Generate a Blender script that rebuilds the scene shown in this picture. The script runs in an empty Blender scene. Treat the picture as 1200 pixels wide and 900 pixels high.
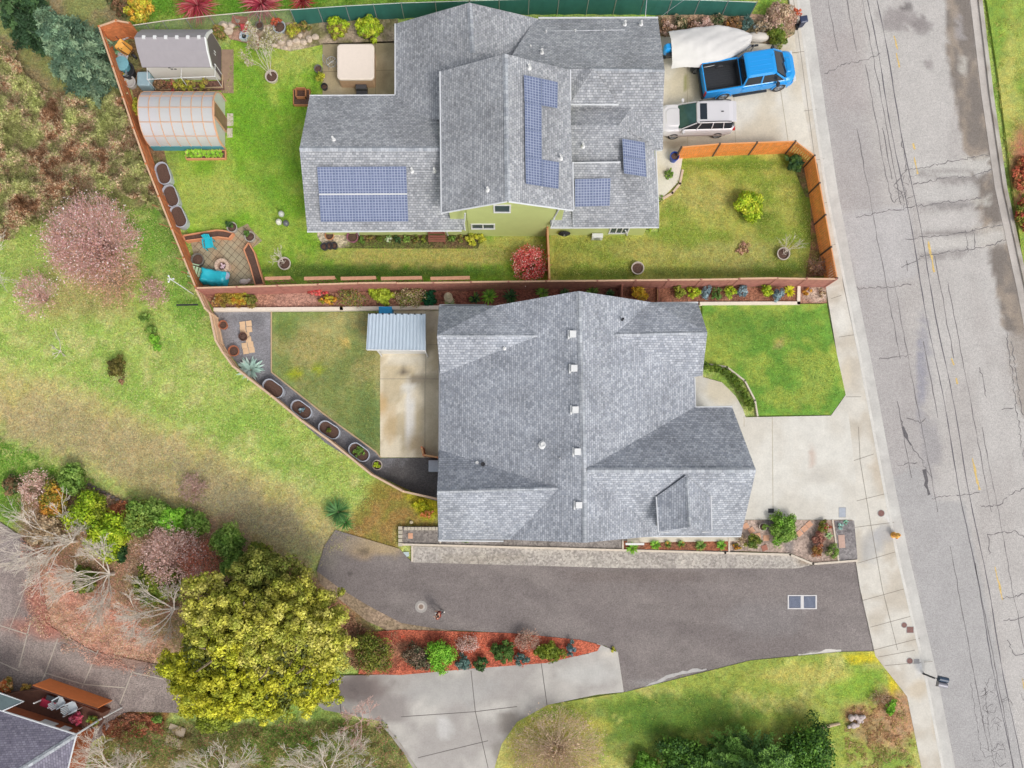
import bpy, bmesh, math, random
import numpy as np
from mathutils import Vector, Matrix
HC, FP = 46.0, 828.0            # camera height (m), focal length (photo pixels)
U0, V0 = 585.0, 590.0           # the point straight below the camera
K = 1.27                        # light level: displayed value / base colour
sc = bpy.context.scene
COL = bpy.data.collections.new("scene"); sc.collection.children.link(COL)
rnd = random.Random(7)
R = math.radians

def P(u, v, z=0.0):
    f = (HC - z) / FP
    return Vector(((u - U0) * f, (V0 - v) * f, z))
def lin(c):
    c = c / 255.0
    return c / 12.92 if c <= 0.04045 else ((c + 0.055) / 1.055) ** 2.4
def S(r, g, b, k=1.0):
    return (lin(r) * k / K, lin(g) * k / K, lin(b) * k / K)
def SA(r, g, b): return np.array(S(r, g, b))

# ---------------------------------------------------------------- noise
def _hash(xi, yi, seed):
    h = (xi.astype(np.int64) * 374761393 + yi.astype(np.int64) * 668265263 + seed * 974634777) & 0xffffffff
    h = ((h ^ (h >> 13)) * 1274126177) & 0xffffffff
    h = h ^ (h >> 16)
    return (h & 0xffffff) / float(0xffffff)
def vnoise(x, y, seed=0):
    xi = np.floor(x); yi = np.floor(y)
    fx = x - xi; fy = y - yi
    fx = fx * fx * (3 - 2 * fx); fy = fy * fy * (3 - 2 * fy)
    a = _hash(xi, yi, seed); b = _hash(xi + 1, yi, seed)
    c = _hash(xi, yi + 1, seed); d = _hash(xi + 1, yi + 1, seed)
    return (a * (1 - fx) + b * fx) * (1 - fy) + (c * (1 - fx) + d * fx) * fy
def fbm(x, y, seed=0, o=4):
    s = 0; a = .5; t = 0
    for i in range(o):
        s = s + a * vnoise(x * 2 ** i, y * 2 ** i, seed + i * 17); t += a; a *= .55
    return s / t
def sstep(a, b, x):
    t = np.clip((x - a) / (b - a), 0, 1)
    return t * t * (3 - 2 * t)
def sdpoly(u, v, poly):
    d = np.full(u.shape, 1e9); ins = np.zeros(u.shape, bool)
    n = len(poly)
    for i in range(n):
        ax, ay = poly[i]; bx, by = poly[(i + 1) % n]
        ex, ey = bx - ax, by - ay
        t = np.clip(((u - ax) * ex + (v - ay) * ey) / (ex * ex + ey * ey + 1e-9), 0, 1)
        d = np.minimum(d, np.hypot(u - ax - t * ex, v - ay - t * ey))
        c = (ay > v) != (by > v)
        xi = (bx - ax) * (v - ay) / ((by - ay) if by != ay else 1e-9) + ax
        ins ^= (c & (u < xi))
    return np.where(ins, -d, d)

# ---------------------------------------------------------------- materials
_m = {}
def nodes(name):
    m = bpy.data.materials.new(name); m.use_nodes = True
    nt = m.node_tree; b = nt.nodes['Principled BSDF']
    return m, nt, b
def N(nt, t, **kw):
    n = nt.nodes.new(t)
    for k, v in kw.items():
        if k in n.inputs: n.inputs[k].default_value = v
        else: setattr(n, k, v)
    return n
def mat(name, rgb=(128, 128, 128), rough=.6, metal=0, amt=.12, scale=6, bump=0, k=1, alpha=None, emis=None, coat=0):
    if name in _m: return _m[name]
    m, nt, b = nodes(name)
    c = S(*rgb, k)
    tc = N(nt, 'ShaderNodeTexCoord')
    nz = N(nt, 'ShaderNodeTexNoise', Scale=scale, Detail=4.0, Roughness=.6)
    nt.links.new(tc.outputs['Object'], nz.inputs['Vector'])
    mr = N(nt, 'ShaderNodeMapRange'); mr.inputs[1].default_value = .25; mr.inputs[2].default_value = .75
    mr.inputs[3].default_value = 1 - amt; mr.inputs[4].default_value = 1 + amt
    nt.links.new(nz.outputs[0], mr.inputs[0])
    vm = N(nt, 'ShaderNodeVectorMath', operation='SCALE'); vm.inputs[0].default_value = c
    nt.links.new(mr.outputs[0], vm.inputs['Scale'])
    nt.links.new(vm.outputs[0], b.inputs['Base Color'])
    b.inputs['Roughness'].default_value = rough; b.inputs['Metallic'].default_value = metal
    if coat: b.inputs['Coat Weight'].default_value = coat; b.inputs['Coat Roughness'].default_value = .08
    if alpha is not None: b.inputs['Alpha'].default_value = alpha
    if bump:
        bp = N(nt, 'ShaderNodeBump', Strength=bump, Distance=.05)
        nt.links.new(nz.outputs[0], bp.inputs['Height']); nt.links.new(bp.outputs[0], b.inputs['Normal'])
    _m[name] = m
    return m
def vmat(name, rough=.85, octs=((3, .15), (14, .2)), bump=.4, hue=None, spec=.25, voro=None):
    """vertex colour 'Col' broken up by noise of several sizes"""
    if name in _m: return _m[name]
    m, nt, b = nodes(name)
    at = N(nt, 'ShaderNodeAttribute', attribute_name='Col')
    ge = N(nt, 'ShaderNodeNewGeometry')
    cur = at.outputs['Color']; last = None
    for i, (s, a) in enumerate(octs):
        nz = N(nt, 'ShaderNodeTexNoise', Scale=float(s), Detail=3.0, Roughness=.65)
        nt.links.new(ge.outputs['Position'], nz.inputs['Vector'])
        mr = N(nt, 'ShaderNodeMapRange'); mr.inputs[1].default_value = .3; mr.inputs[2].default_value = .7
        mr.inputs[3].default_value = 1 - a; mr.inputs[4].default_value = 1 + a
        nt.links.new(nz.outputs[0], mr.inputs[0])
        vm = N(nt, 'ShaderNodeVectorMath', operation='SCALE')
        nt.links.new(cur, vm.inputs[0]); nt.links.new(mr.outputs[0], vm.inputs['Scale'])
        cur = vm.outputs[0]; last = nz.outputs[0]
    if hue:
        hs, ca, cb = hue
        nz = N(nt, 'ShaderNodeTexNoise', Scale=float(hs), Detail=3.0, Roughness=.6)
        nt.links.new(ge.outputs['Position'], nz.inputs['Vector'])
        rp = N(nt, 'ShaderNodeValToRGB'); rp.color_ramp.elements[0].position = .35; rp.color_ramp.elements[1].position = .65
        rp.color_ramp.elements[0].color = (*ca, 1); rp.color_ramp.elements[1].color = (*cb, 1)
        nt.links.new(nz.outputs[0], rp.inputs[0])
        vm = N(nt, 'ShaderNodeVectorMath', operation='MULTIPLY')
        nt.links.new(cur, vm.inputs[0]); nt.links.new(rp.outputs[0], vm.inputs[1]); cur = vm.outputs[0]
    if voro:
        vs, va = voro
        vo = N(nt, 'ShaderNodeTexVoronoi', Scale=float(vs))
        nt.links.new(ge.outputs['Position'], vo.inputs['Vector'])
        mr = N(nt, 'ShaderNodeMapRange'); mr.inputs[3].default_value = 1 - va; mr.inputs[4].default_value = 1 + va
        sp = N(nt, 'ShaderNodeSeparateColor'); nt.links.new(vo.outputs['Color'], sp.inputs[0])
        nt.links.new(sp.outputs[0], mr.inputs[0])
        vm = N(nt, 'ShaderNodeVectorMath', operation='SCALE')
        nt.links.new(cur, vm.inputs[0]); nt.links.new(mr.outputs[0], vm.inputs['Scale']); cur = vm.outputs[0]
        last = vo.outputs['Distance']
    nt.links.new(cur, b.inputs['Base Color'])
    b.inputs['Roughness'].default_value = rough; b.inputs['Specular IOR Level'].default_value = spec
    if bump and last is not None:
        bp = N(nt, 'ShaderNodeBump', Strength=bump, Distance=.05)
        nt.links.new(last, bp.inputs['Height']); nt.links.new(bp.outputs[0], b.inputs['Normal'])
    _m[name] = m
    return m
def leafmat(name='leaves', trans=.3, rough=.55):
    if name in _m: return _m[name]
    m, nt, b = nodes(name)
    at = N(nt, 'ShaderNodeAttribute', attribute_name='Col')
    tr = N(nt, 'ShaderNodeBsdfTranslucent'); mx = N(nt, 'ShaderNodeMixShader'); mx.inputs[0].default_value = trans
    nt.links.new(at.outputs['Color'], b.inputs['Base Color']); nt.links.new(at.outputs['Color'], tr.inputs['Color'])
    b.inputs['Roughness'].default_value = rough; b.inputs['Specular IOR Level'].default_value = .3
    nt.links.new(b.outputs[0], mx.inputs[1]); nt.links.new(tr.outputs[0], mx.inputs[2])
    nt.links.new(mx.outputs[0], nt.nodes['Material Output'].inputs[0])
    _m[name] = m
    return m
def shingles(name, ca, cb, cc, course=.12, tab=.2):
    if name in _m: return _m[name]
    m, nt, b = nodes(name)
    ge = N(nt, 'ShaderNodeNewGeometry')
    sn = N(nt, 'ShaderNodeSeparateXYZ'); nt.links.new(ge.outputs['True Normal'], sn.inputs[0])
    ax = N(nt, 'ShaderNodeMath', operation='ABSOLUTE'); ay = N(nt, 'ShaderNodeMath', operation='ABSOLUTE')
    nt.links.new(sn.outputs[0], ax.inputs[0]); nt.links.new(sn.outputs[1], ay.inputs[0])
    gt = N(nt, 'ShaderNodeMath', operation='GREATER_THAN')
    nt.links.new(ax.outputs[0], gt.inputs[0]); nt.links.new(ay.outputs[0], gt.inputs[1])
    sp = N(nt, 'ShaderNodeSeparateXYZ'); nt.links.new(ge.outputs['Position'], sp.inputs[0])
    c1 = N(nt, 'ShaderNodeCombineXYZ'); c2 = N(nt, 'ShaderNodeCombineXYZ')
    nt.links.new(sp.outputs[0], c1.inputs[0]); nt.links.new(sp.outputs[1], c1.inputs[1])
    nt.links.new(sp.outputs[1], c2.inputs[0]); nt.links.new(sp.outputs[0], c2.inputs[1])
    mx = N(nt, 'ShaderNodeMix', data_type='VECTOR')
    nt.links.new(gt.outputs[0], mx.inputs[0]); nt.links.new(c1.outputs[0], mx.inputs[4]); nt.links.new(c2.outputs[0], mx.inputs[5])
    vec = mx.outputs[1]
    br = N(nt, 'ShaderNodeTexBrick', Scale=1.0)
    br.inputs['Brick Width'].default_value = tab; br.inputs['Row Height'].default_value = course
    br.inputs['Mortar Size'].default_value = .012; br.inputs['Mortar Smooth'].default_value = .3
    br.inputs['Color1'].default_value = (*ca, 1); br.inputs['Color2'].default_value = (*cb, 1); br.inputs['Mortar'].default_value = (*cc, 1)
    nt.links.new(vec, br.inputs['Vector'])
    nz = N(nt, 'ShaderNodeTexNoise', Scale=4.0, Detail=5.0, Roughness=.85); nt.links.new(vec, nz.inputs['Vector'])
    mr = N(nt, 'ShaderNodeMapRange'); mr.inputs[1].default_value = .3; mr.inputs[2].default_value = .7
    mr.inputs[3].default_value = .7; mr.inputs[4].default_value = 1.3; nt.links.new(nz.outputs[0], mr.inputs[0])
    n2 = N(nt, 'ShaderNodeTexNoise', Scale=.45, Detail=3.0); nt.links.new(ge.outputs['Position'], n2.inputs['Vector'])
    m2 = N(nt, 'ShaderNodeMapRange'); m2.inputs[1].default_value = .3; m2.inputs[2].default_value = .7
    m2.inputs[3].default_value = .84; m2.inputs[4].default_value = 1.16; nt.links.new(n2.outputs[0], m2.inputs[0])
    mu = N(nt, 'ShaderNodeMath', operation='MULTIPLY'); nt.links.new(mr.outputs[0], mu.inputs[0]); nt.links.new(m2.outputs[0], mu.inputs[1])
    vm = N(nt, 'ShaderNodeVectorMath', operation='SCALE'); nt.links.new(br.outputs['Color'], vm.inputs[0]); nt.links.new(mu.outputs[0], vm.inputs['Scale'])
    nt.links.new(vm.outputs[0], b.inputs['Base Color']); b.inputs['Roughness'].default_value = .9
    b.inputs['Specular IOR Level'].default_value = .2
    bp = N(nt, 'ShaderNodeBump', Strength=.5, Distance=.02); nt.links.new(br.outputs['Fac'], bp.inputs['Height'])
    bp.invert = True
    nt.links.new(bp.outputs[0], b.inputs['Normal'])
    _m[name] = m
    return m
def panelmat():
    """solar cells from the UV map, one unit per cell"""
    if 'solar_cells' in _m: return _m['solar_cells']
    m, nt, b = nodes('solar_cells')
    tc = N(nt, 'ShaderNodeTexCoord')
    br = N(nt, 'ShaderNodeTexBrick', Scale=1.0, offset=0.0)
    br.inputs['Brick Width'].default_value = 1; br.inputs['Row Height'].default_value = 1
    br.inputs['Mortar Size'].default_value = .09; br.inputs['Mortar Smooth'].default_value = .2
    br.inputs['Color1'].default_value = (*S(100, 112, 144), 1); br.inputs['Color2'].default_value = (*S(118, 129, 160), 1)
    br.inputs['Mortar'].default_value = (*S(180, 187, 206), 1)
    nt.links.new(tc.outputs['UV'], br.inputs['Vector']); nt.links.new(br.outputs['Color'], b.inputs['Base Color'])
    b.inputs['Roughness'].default_value = .3; b.inputs['Specular IOR Level'].default_value = .3
    _m['solar_cells'] = m
    return m

# ---------------------------------------------------------------- objects
def tag(o, label=None, cat=None, group=None, kind=None):
    if label: o['label'] = label
    if cat: o['category'] = cat
    if group: o['group'] = group
    if kind: o['kind'] = kind
    return o
def root(name, loc, label, cat, group=None, rz=0):
    o = bpy.data.objects.new(name, None); o.empty_display_size = .2
    o.location = loc; o.rotation_euler = (0, 0, rz); COL.objects.link(o)
    return tag(o, label, cat, group)
def link(name, me, m=None, parent=None, loc=None, smooth=False):
    if m is not None: me.materials.append(m)
    o = bpy.data.objects.new(name, me); COL.objects.link(o)
    if parent is not None: o.parent = parent
    if loc is not None: o.location = loc
    if smooth:
        me.polygons.foreach_set('use_smooth', [True] * len(me.polygons))
    return o
def setcol(me, cols):
    a = me.color_attributes.new(name='Col', type='FLOAT_COLOR', domain='POINT')
    c = np.ones((len(me.vertices), 4), np.float32); c[:, :3] = cols
    a.data.foreach_set('color', c.ravel())
def fast(v, f, cols=None):
    """numpy verts (n,3), faces (m,k) -> mesh"""
    me = bpy.data.meshes.new('m'); k = f.shape[1]
    me.vertices.add(len(v)); me.vertices.foreach_set('co', np.asarray(v, np.float32).ravel())
    me.loops.add(f.size); me.loops.foreach_set('vertex_index', f.astype(np.int32).ravel())
    me.polygons.add(len(f)); me.polygons.foreach_set('loop_start', np.arange(0, f.size, k, dtype=np.int32))
    me.polygons.foreach_set('loop_total', np.full(len(f), k, np.int32))
    me.update(calc_edges=True)
    if cols is not None: setcol(me, cols)
    return me
class MB:
    def __init__(s): s.v = []; s.f = []
    def add(s, vs, fs):
        n = len(s.v); s.v += [tuple(p) for p in vs]; s.f += [tuple(i + n for i in q) for q in fs]; return s
    def box(s, x0, x1, y0, y1, z0, z1):
        return s.add([(x0, y0, z0), (x1, y0, z0), (x1, y1, z0), (x0, y1, z0), (x0, y0, z1), (x1, y0, z1), (x1, y1, z1), (x0, y1, z1)],
                     [(0, 3, 2, 1), (4, 5, 6, 7), (0, 1, 5, 4), (1, 2, 6, 5), (2, 3, 7, 6), (3, 0, 4, 7)])
    def bar(s, a, b, w, h=None, up=(0, 0, 1)):
        a = Vector(a); b = Vector(b); h = h or w; d = (b - a).normalized(); u = Vector(up)
        if abs(d.dot(u)) > .98: u = Vector((1, 0, 0))
        x = d.cross(u).normalized(); y = x.cross(d).normalized()
        vs = [p + x * sx * w / 2 + y * sy * h / 2 for p in (a, b) for sx, sy in ((-1, -1), (1, -1), (1, 1), (-1, 1))]
        return s.add(vs, [(0, 1, 2, 3), (7, 6, 5, 4), (0, 4, 5, 1), (1, 5, 6, 2), (2, 6, 7, 3), (3, 7, 4, 0)])
    def tube(s, pts, r, n=8, r1=None, cap=True):
        pts = [Vector(p) for p in pts]; r1 = r if r1 is None else r1; m = len(pts); base = len(s.v)
        for i, p in enumerate(pts):
            d = (pts[min(i + 1, m - 1)] - pts[max(i - 1, 0)]).normalized()
            u = Vector((0, 0, 1)) if abs(d.z) < .95 else Vector((1, 0, 0))
            x = d.cross(u).normalized(); y = d.cross(x)
            rr = r + (r1 - r) * i / max(1, m - 1)
            for k in range(n):
                a = 2 * math.pi * k / n; s.v.append(tuple(p + x * math.cos(a) * rr + y * math.sin(a) * rr))
        for i in range(m - 1):
            for k in range(n):
                a = base + i * n + k; b = base + i * n + (k + 1) % n
                s.f.append((a, b, b + n, a + n))
        if cap:
            s.f.append(tuple(base + k for k in range(n))[::-1]); s.f.append(tuple(base + (m - 1) * n + k for k in range(n)))
        return s
    def lathe(s, prof, n=20, c=(0, 0), sx=1, sy=1, cap=True):
        base = len(s.v)
        for r, z in prof:
            for k in range(n):
                a = 2 * math.pi * k / n; s.v.append((c[0] + r * math.cos(a) * sx, c[1] + r * math.sin(a) * sy, z))
        for i in range(len(prof) - 1):
            for k in range(n):
                a = base + i * n + k; b = base + i * n + (k + 1) % n
                s.f.append((a, b, b + n, a + n))
        if cap:
            s.f.append(tuple(base + k for k in range(n))[::-1]); s.f.append(tuple(base + (len(prof) - 1) * n + k for k in range(n)))
        return s
    def rings(s, rings, cap=True, bot=True):
        """loft a list of equally long rings of 3D points"""
        base = len(s.v); n = len(rings[0])
        for r in rings: s.v += [tuple(p) for p in r]
        for i in range(len(rings) - 1):
            for k in range(n):
                a = base + i * n + k; b = base + i * n + (k + 1) % n
                s.f.append((a, b, b + n, a + n))
        if bot: s.f.append(tuple(base + k for k in range(n))[::-1])
        if cap: s.f.append(tuple(base + (len(rings) - 1) * n + k for k in range(n)))
        return s
    def prism(s, poly, z0, z1):
        n = len(poly); b = len(s.v)
        a2 = sum(poly[i][0] * poly[(i + 1) % n][1] - poly[(i + 1) % n][0] * poly[i][1] for i in range(n))
        if a2 < 0: poly = poly[::-1]
        s.v += [(p[0], p[1], z0) for p in poly] + [(p[0], p[1], z1) for p in poly]
        s.f.append(tuple(b + i for i in range(n))[::-1]); s.f.append(tuple(b + n + i for i in range(n)))
        for i in range(n):
            j = (i + 1) % n; s.f.append((b + i, b + j, b + n + j, b + n + i))
        return s
    def ball(s, c, r, n=10, sz=1, sx=1, sy=1):
        prof = []
        m = n // 2 + 1
        base = len(s.v)
        for i in range(m + 1):
            t = math.pi * i / m
            for k in range(n):
                a = 2 * math.pi * k / n
                s.v.append((c[0] + r * sx * math.sin(t) * math.cos(a), c[1] + r * sy * math.sin(t) * math.sin(a), c[2] - r * sz * math.cos(t)))
        for i in range(m):
            for k in range(n):
                a = base + i * n + k; b = base + i * n + (k + 1) % n
                s.f.append((a, b, b + n, a + n))
        return s
    def build(s, name, m, parent=None, off=None, smooth=False, bevel=0, mats=None):
        me = bpy.data.meshes.new(name)
        vs = s.v if off is None else [(x - off[0], y - off[1], z - off[2]) for x, y, z in s.v]
        me.from_pydata(vs, [], s.f); me.validate(); me.update()
        o = link(name, me, m, parent, smooth=smooth)
        if bevel:
            b = o.modifiers.new('bevel', 'BEVEL'); b.width = bevel; b.segments = 2; b.limit_method = 'ANGLE'
        return o
def copy_tree(o, parent=None):
    c = o.copy(); COL.objects.link(c)
    if parent is not None: c.parent = parent
    for ch in [k for k in o.children]: copy_tree(ch, c)
    return c
def rrect(x0, x1, y0, y1, rf, rb, n=6, z=0):
    """rounded rectangle ring, front = +x"""
    pts = []
    for cx, cy, r, a0 in ((x1 - rf, y0 + rf, rf, -90), (x1 - rf, y1 - rf, rf, 0), (x0 + rb, y1 - rb, rb, 90), (x0 + rb, y0 + rb, rb, 180)):
        for i in range(n + 1):
            a = R(a0 + 90 * i / n); pts.append(Vector((cx + r * math.cos(a), cy + r * math.sin(a), z)))
    return pts

# ---------------------------------------------------------------- ground sheets
def sheet(name, poly, z, thick, colf, m, cell=.35, kind='structure', parent=None, label=None, cat=None):
    bm = bmesh.new()
    vs = [bm.verts.new(P(u, v, z)) for u, v in poly]
    f = bm.faces.new(vs)
    f.normal_update()
    if f.normal.z < 0: f.normal_flip()
    bmesh.ops.triangulate(bm, faces=[f])
    xs = [v.co.x for v in bm.verts]; ys = [v.co.y for v in bm.verts]
    for lo, hi, no in ((min(xs), max(xs), (1, 0, 0)), (min(ys), max(ys), (0, 1, 0))):
        k = max(1, int((hi - lo) / cell))
        for i in range(1, k):
            c = lo + (hi - lo) * i / k
            bmesh.ops.bisect_plane(bm, geom=bm.verts[:] + bm.edges[:] + bm.faces[:], plane_co=(c * no[0], c * no[1], 0), plane_no=no, dist=1e-5)
    if thick:
        be = [e for e in bm.edges if e.is_boundary]
        r = bmesh.ops.extrude_edge_only(bm, edges=be)
        for g in r['geom']:
            if isinstance(g, bmesh.types.BMVert): g.co.z -= thick
    me = bpy.data.meshes.new(name); bm.to_mesh(me); bm.free()
    n = len(me.vertices); co = np.empty(n * 3, np.float32); me.vertices.foreach_get('co', co); co = co.reshape(-1, 3)
    u = co[:, 0] * 18 + U0; v = V0 - co[:, 1] * 18
    setcol(me, colf(u, v))
    o = link(name, me, m, parent)
    if parent is None:
        if kind: o['kind'] = kind
        tag(o, label, cat)
    return o
def mixc(a, b, t): return a * (1 - t[:, None]) + b * t[:, None]
def flat(c, amt=.1, s=.03, seed=1, c2=None, thr=(.35, .65)):
    c = np.array(c)
    def f(u, v):
        n = fbm(u * s, v * s, seed)
        if c2 is not None: base = mixc(np.tile(c, (len(u), 1)), np.array(c2), sstep(thr[0], thr[1], n))
        else: base = np.tile(c, (len(u), 1))
        n2 = fbm(u * s * 3, v * s * 3, seed + 5)
        return base * (1 + amt * (n2 - .5) * 2)[:, None]
    return f
def blobs(f, lst, seed=3):
    """paint soft irregular patches: (u, v, ru, rv, colour, strength)"""
    def g(u, v):
        c = f(u, v)
        w = fbm(u * .08, v * .08, seed) - .5
        for (a, b, ru, rv, cc, st) in lst:
            d = np.sqrt(((u - a) / ru) ** 2 + ((v - b) / rv) ** 2) + w * .9
            c = mixc(c, np.array(cc), sstep(1.15, .6, d) * st)
        return c
    return g
def strips(name, lines, w, z, m, parent=None, jit=0, seed=1, seg=.5, kind=None, px=True):
    """thin flat strips along pixel polylines"""
    rr = random.Random(seed); mb = MB()
    for ln in lines:
        ww = w
        pts = [P(u, v, z) for u, v in ln] if px else [Vector(p) for p in ln]
        out = [pts[0]]
        for a, b in zip(pts, pts[1:]):
            k = max(1, int((b - a).length / seg)) if jit else 1
            for i in range(1, k + 1):
                p = a.lerp(b, i / k)
                if jit and i < k: p = p + Vector((rr.uniform(-jit, jit), rr.uniform(-jit, jit), 0))
                out.append(p)
        L = []; Rr = []
        for i, p in enumerate(out):
            d = (out[min(i + 1, len(out) - 1)] - out[max(i - 1, 0)]).normalized(); nrm = Vector((-d.y, d.x, 0))
            h = ww / 2 * (rr.uniform(.4, 1.6) if jit else 1)
            L.append(p + nrm * h); Rr.append(p - nrm * h)
        n = len(out); mb.add(L + Rr, [(n + i, n + i + 1, i + 1, i) for i in range(n - 1)])
    o = mb.build(name, m, parent)
    if kind: o['kind'] = kind
    return o

# ---------------------------------------------------------------- vegetation
def cards(rng, cen, nor, size, col, asp=.6, flip=.5):
    n = len(cen)
    nor = nor + rng.normal(0, flip, (n, 3)); nor /= np.linalg.norm(nor, axis=1)[:, None] + 1e-9
    t = rng.normal(0, 1, (n, 3)); a = np.cross(nor, t); a /= np.linalg.norm(a, axis=1)[:, None] + 1e-9
    b = np.cross(nor, a)
    s = size[:, None]
    v = np.stack([cen - a * s, cen - b * s * asp, cen + a * s, cen + b * s * asp], 1).reshape(-1, 3)
    f = np.arange(n * 4).reshape(-1, 4)
    return v, f, np.repeat(col, 4, axis=0)
def lump(rng, C, rad, nb, br, per, leaf, pal, up=.25, shade=.55, asp=.6, full=False, flip=.5, tone=.18):
    """crown of nb sub-blobs on an ellipsoid of radii rad centred at C. pal: list of colours"""
    C = np.array(C); rad = np.array(rad); pal = np.array(pal)
    d = rng.normal(0, 1, (nb, 3)); d[:, 2] = np.abs(d[:, 2]) + up if not full else d[:, 2]
    d /= np.linalg.norm(d, axis=1)[:, None]
    q = rng.uniform(.35, 1.0, nb) ** .6
    az = np.arctan2(d[:, 1], d[:, 0]); ph = rng.uniform(0, 6.28, 3)
    irr = 1 + .13 * np.sin(2 * az + ph[0]) + .11 * np.sin(3 * az + ph[1]) + .09 * np.sin(5 * az + ph[2])
    bc = C + d * rad * (q * irr)[:, None] * .82
    R0 = rng.uniform(br[0], br[1], nb)
    bi = np.repeat(np.arange(nb), per)
    e = rng.normal(0, 1, (nb * per, 3)); e /= np.linalg.norm(e, axis=1)[:, None]
    e[:, 2] = np.where(rng.random(len(e)) < .7, np.abs(e[:, 2]), e[:, 2])
    rr = R0[bi] * rng.uniform(.55, 1.08, len(bi))
    cen = bc[bi] + e * rr[:, None] * np.array([1, 1, .8])
    cen[:, 2] = np.maximum(cen[:, 2], .03)
    bcol = pal[rng.integers(0, len(pal), nb)] * rng.uniform(1 - tone, 1 + tone, nb)[:, None]
    lc = pal[rng.integers(0, len(pal), len(bi))]
    col = bcol[bi] * .6 + lc * .4
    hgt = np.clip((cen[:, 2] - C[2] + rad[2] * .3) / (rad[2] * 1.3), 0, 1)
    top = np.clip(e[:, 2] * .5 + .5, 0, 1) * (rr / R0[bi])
    col = col * (1 - shade + shade * (.35 * hgt + .65 * top))[:, None] * 1.75  # lower and inner leaves coloured darker, crown shade put into the colour
    col *= rng.uniform(.8, 1.2, len(col))[:, None]
    sz = leaf * rng.uniform(.6, 1.3, len(cen))
    return cards(rng, cen, e, sz, np.clip(col, 0, .95), asp, flip)
def merge(parts):
    vs = []; fs = []; cs = []; n = 0
    for v, f, c in parts:
        vs.append(v); fs.append(f + n); cs.append(c); n += len(v)
    return np.concatenate(vs), np.concatenate(fs), np.concatenate(cs)
def grow(rr, base, dirv, L, r, depth, out, spread=.5, shrink=.72, kids=(2, 3), up=.05, segs=3, wig=.18, rmin=.006, tips=None):
    p = Vector(base); d = Vector(dirv).normalized(); pts = [p.copy()]
    for i in range(segs):
        d = (d + Vector((rr.uniform(-wig, wig), rr.uniform(-wig, wig), rr.uniform(-wig, wig) + up))).normalized()
        p = p + d * L / segs; pts.append(p.copy())
    out.append((pts, r, max(rmin, r * .62)))
    if depth <= 0:
        if tips is not None: tips.append((pts[-2], pts[-1]))
        return
    for k in range(rr.randint(*kids)):
        t = rr.uniform(.45, 1.0) if k else 1.0
        q = pts[-1] if k == 0 else pts[min(segs, max(1, int(round(t * segs))))]
        ax = Vector((rr.uniform(-1, 1), rr.uniform(-1, 1), rr.uniform(-.6, .8)))
        nd = (d + ax * spread * (.7 if k == 0 else 1.3)).normalized()
        grow(rr, q, nd, L * shrink * rr.uniform(.8, 1.15), max(rmin, r * (.72 if k == 0 else .55)), depth - 1, out, spread, shrink, kids, up, segs, wig, rmin, tips)
def branches_mesh(out, off, n=4):
    mb = MB()
    for pts, r0, r1 in out: mb.tube([p - Vector(off) for p in pts], r0, n, r1, cap=False)
    me = bpy.data.meshes.new('branches'); me.from_pydata(mb.v, [], mb.f); me.update()
    return me
# ================================================================ camera, light
cd = bpy.data.cameras.new('camera'); cam = bpy.data.objects.new('camera', cd); COL.objects.link(cam)
cam.location = (0, 0, HC); cam.rotation_euler = (0, 0, 0)
cd.sensor_width = 36; cd.lens = 36 * FP / 1200; cd.shift_x = (600 - U0) / 1200; cd.shift_y = (V0 - 450) / 1200
cd.clip_end = 2000; sc.camera = cam
sc.view_settings.view_transform = 'Standard'; sc.view_settings.look = 'None'; sc.view_settings.exposure = 0
SUN_EL, SUN_AZ = 48, 142        # azimuth clockwise from north (+y)
w = bpy.data.worlds.new("World"); sc.world = w; w.use_nodes = True
nt = w.node_tree; bg = nt.nodes['Background']
sky = nt.nodes.new('ShaderNodeTexSky'); sky.sky_type = 'NISHITA'; sky.sun_disc = False
sky.sun_elevation = R(SUN_EL); sky.sun_rotation = R(SUN_AZ); sky.dust_density = 3.0; sky.air_density = 1.0
bw = nt.nodes.new('ShaderNodeRGBToBW'); mx = nt.nodes.new('ShaderNodeMix'); mx.data_type = 'RGBA'; mx.inputs[0].default_value = .62
nt.links.new(sky.outputs[0], bw.inputs[0]); nt.links.new(sky.outputs[0], mx.inputs[6]); gn = nt.nodes.new('ShaderNodeMath'); gn.operation = 'MULTIPLY'; gn.inputs[1].default_value = 2.0
nt.links.new(bw.outputs[0], gn.inputs[0]); nt.links.new(gn.outputs[0], mx.inputs[7])   # bright cloud cover
nt.links.new(mx.outputs[2], bg.inputs[0]); bg.inputs[1].default_value = .15
sl = bpy.data.lights.new('sun', 'SUN'); sl.energy = 1.2; sl.angle = R(14); sl.color = (1.0, .955, .89)
so = bpy.data.objects.new('sun', sl); COL.objects.link(so)
sd = Vector((math.sin(R(SUN_AZ)) * math.cos(R(SUN_EL)), math.cos(R(SUN_AZ)) * math.cos(R(SUN_EL)), math.sin(R(SUN_EL))))
so.rotation_euler = sd.to_track_quat('Z', 'Y').to_euler(); so.location = sd * 60

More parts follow.
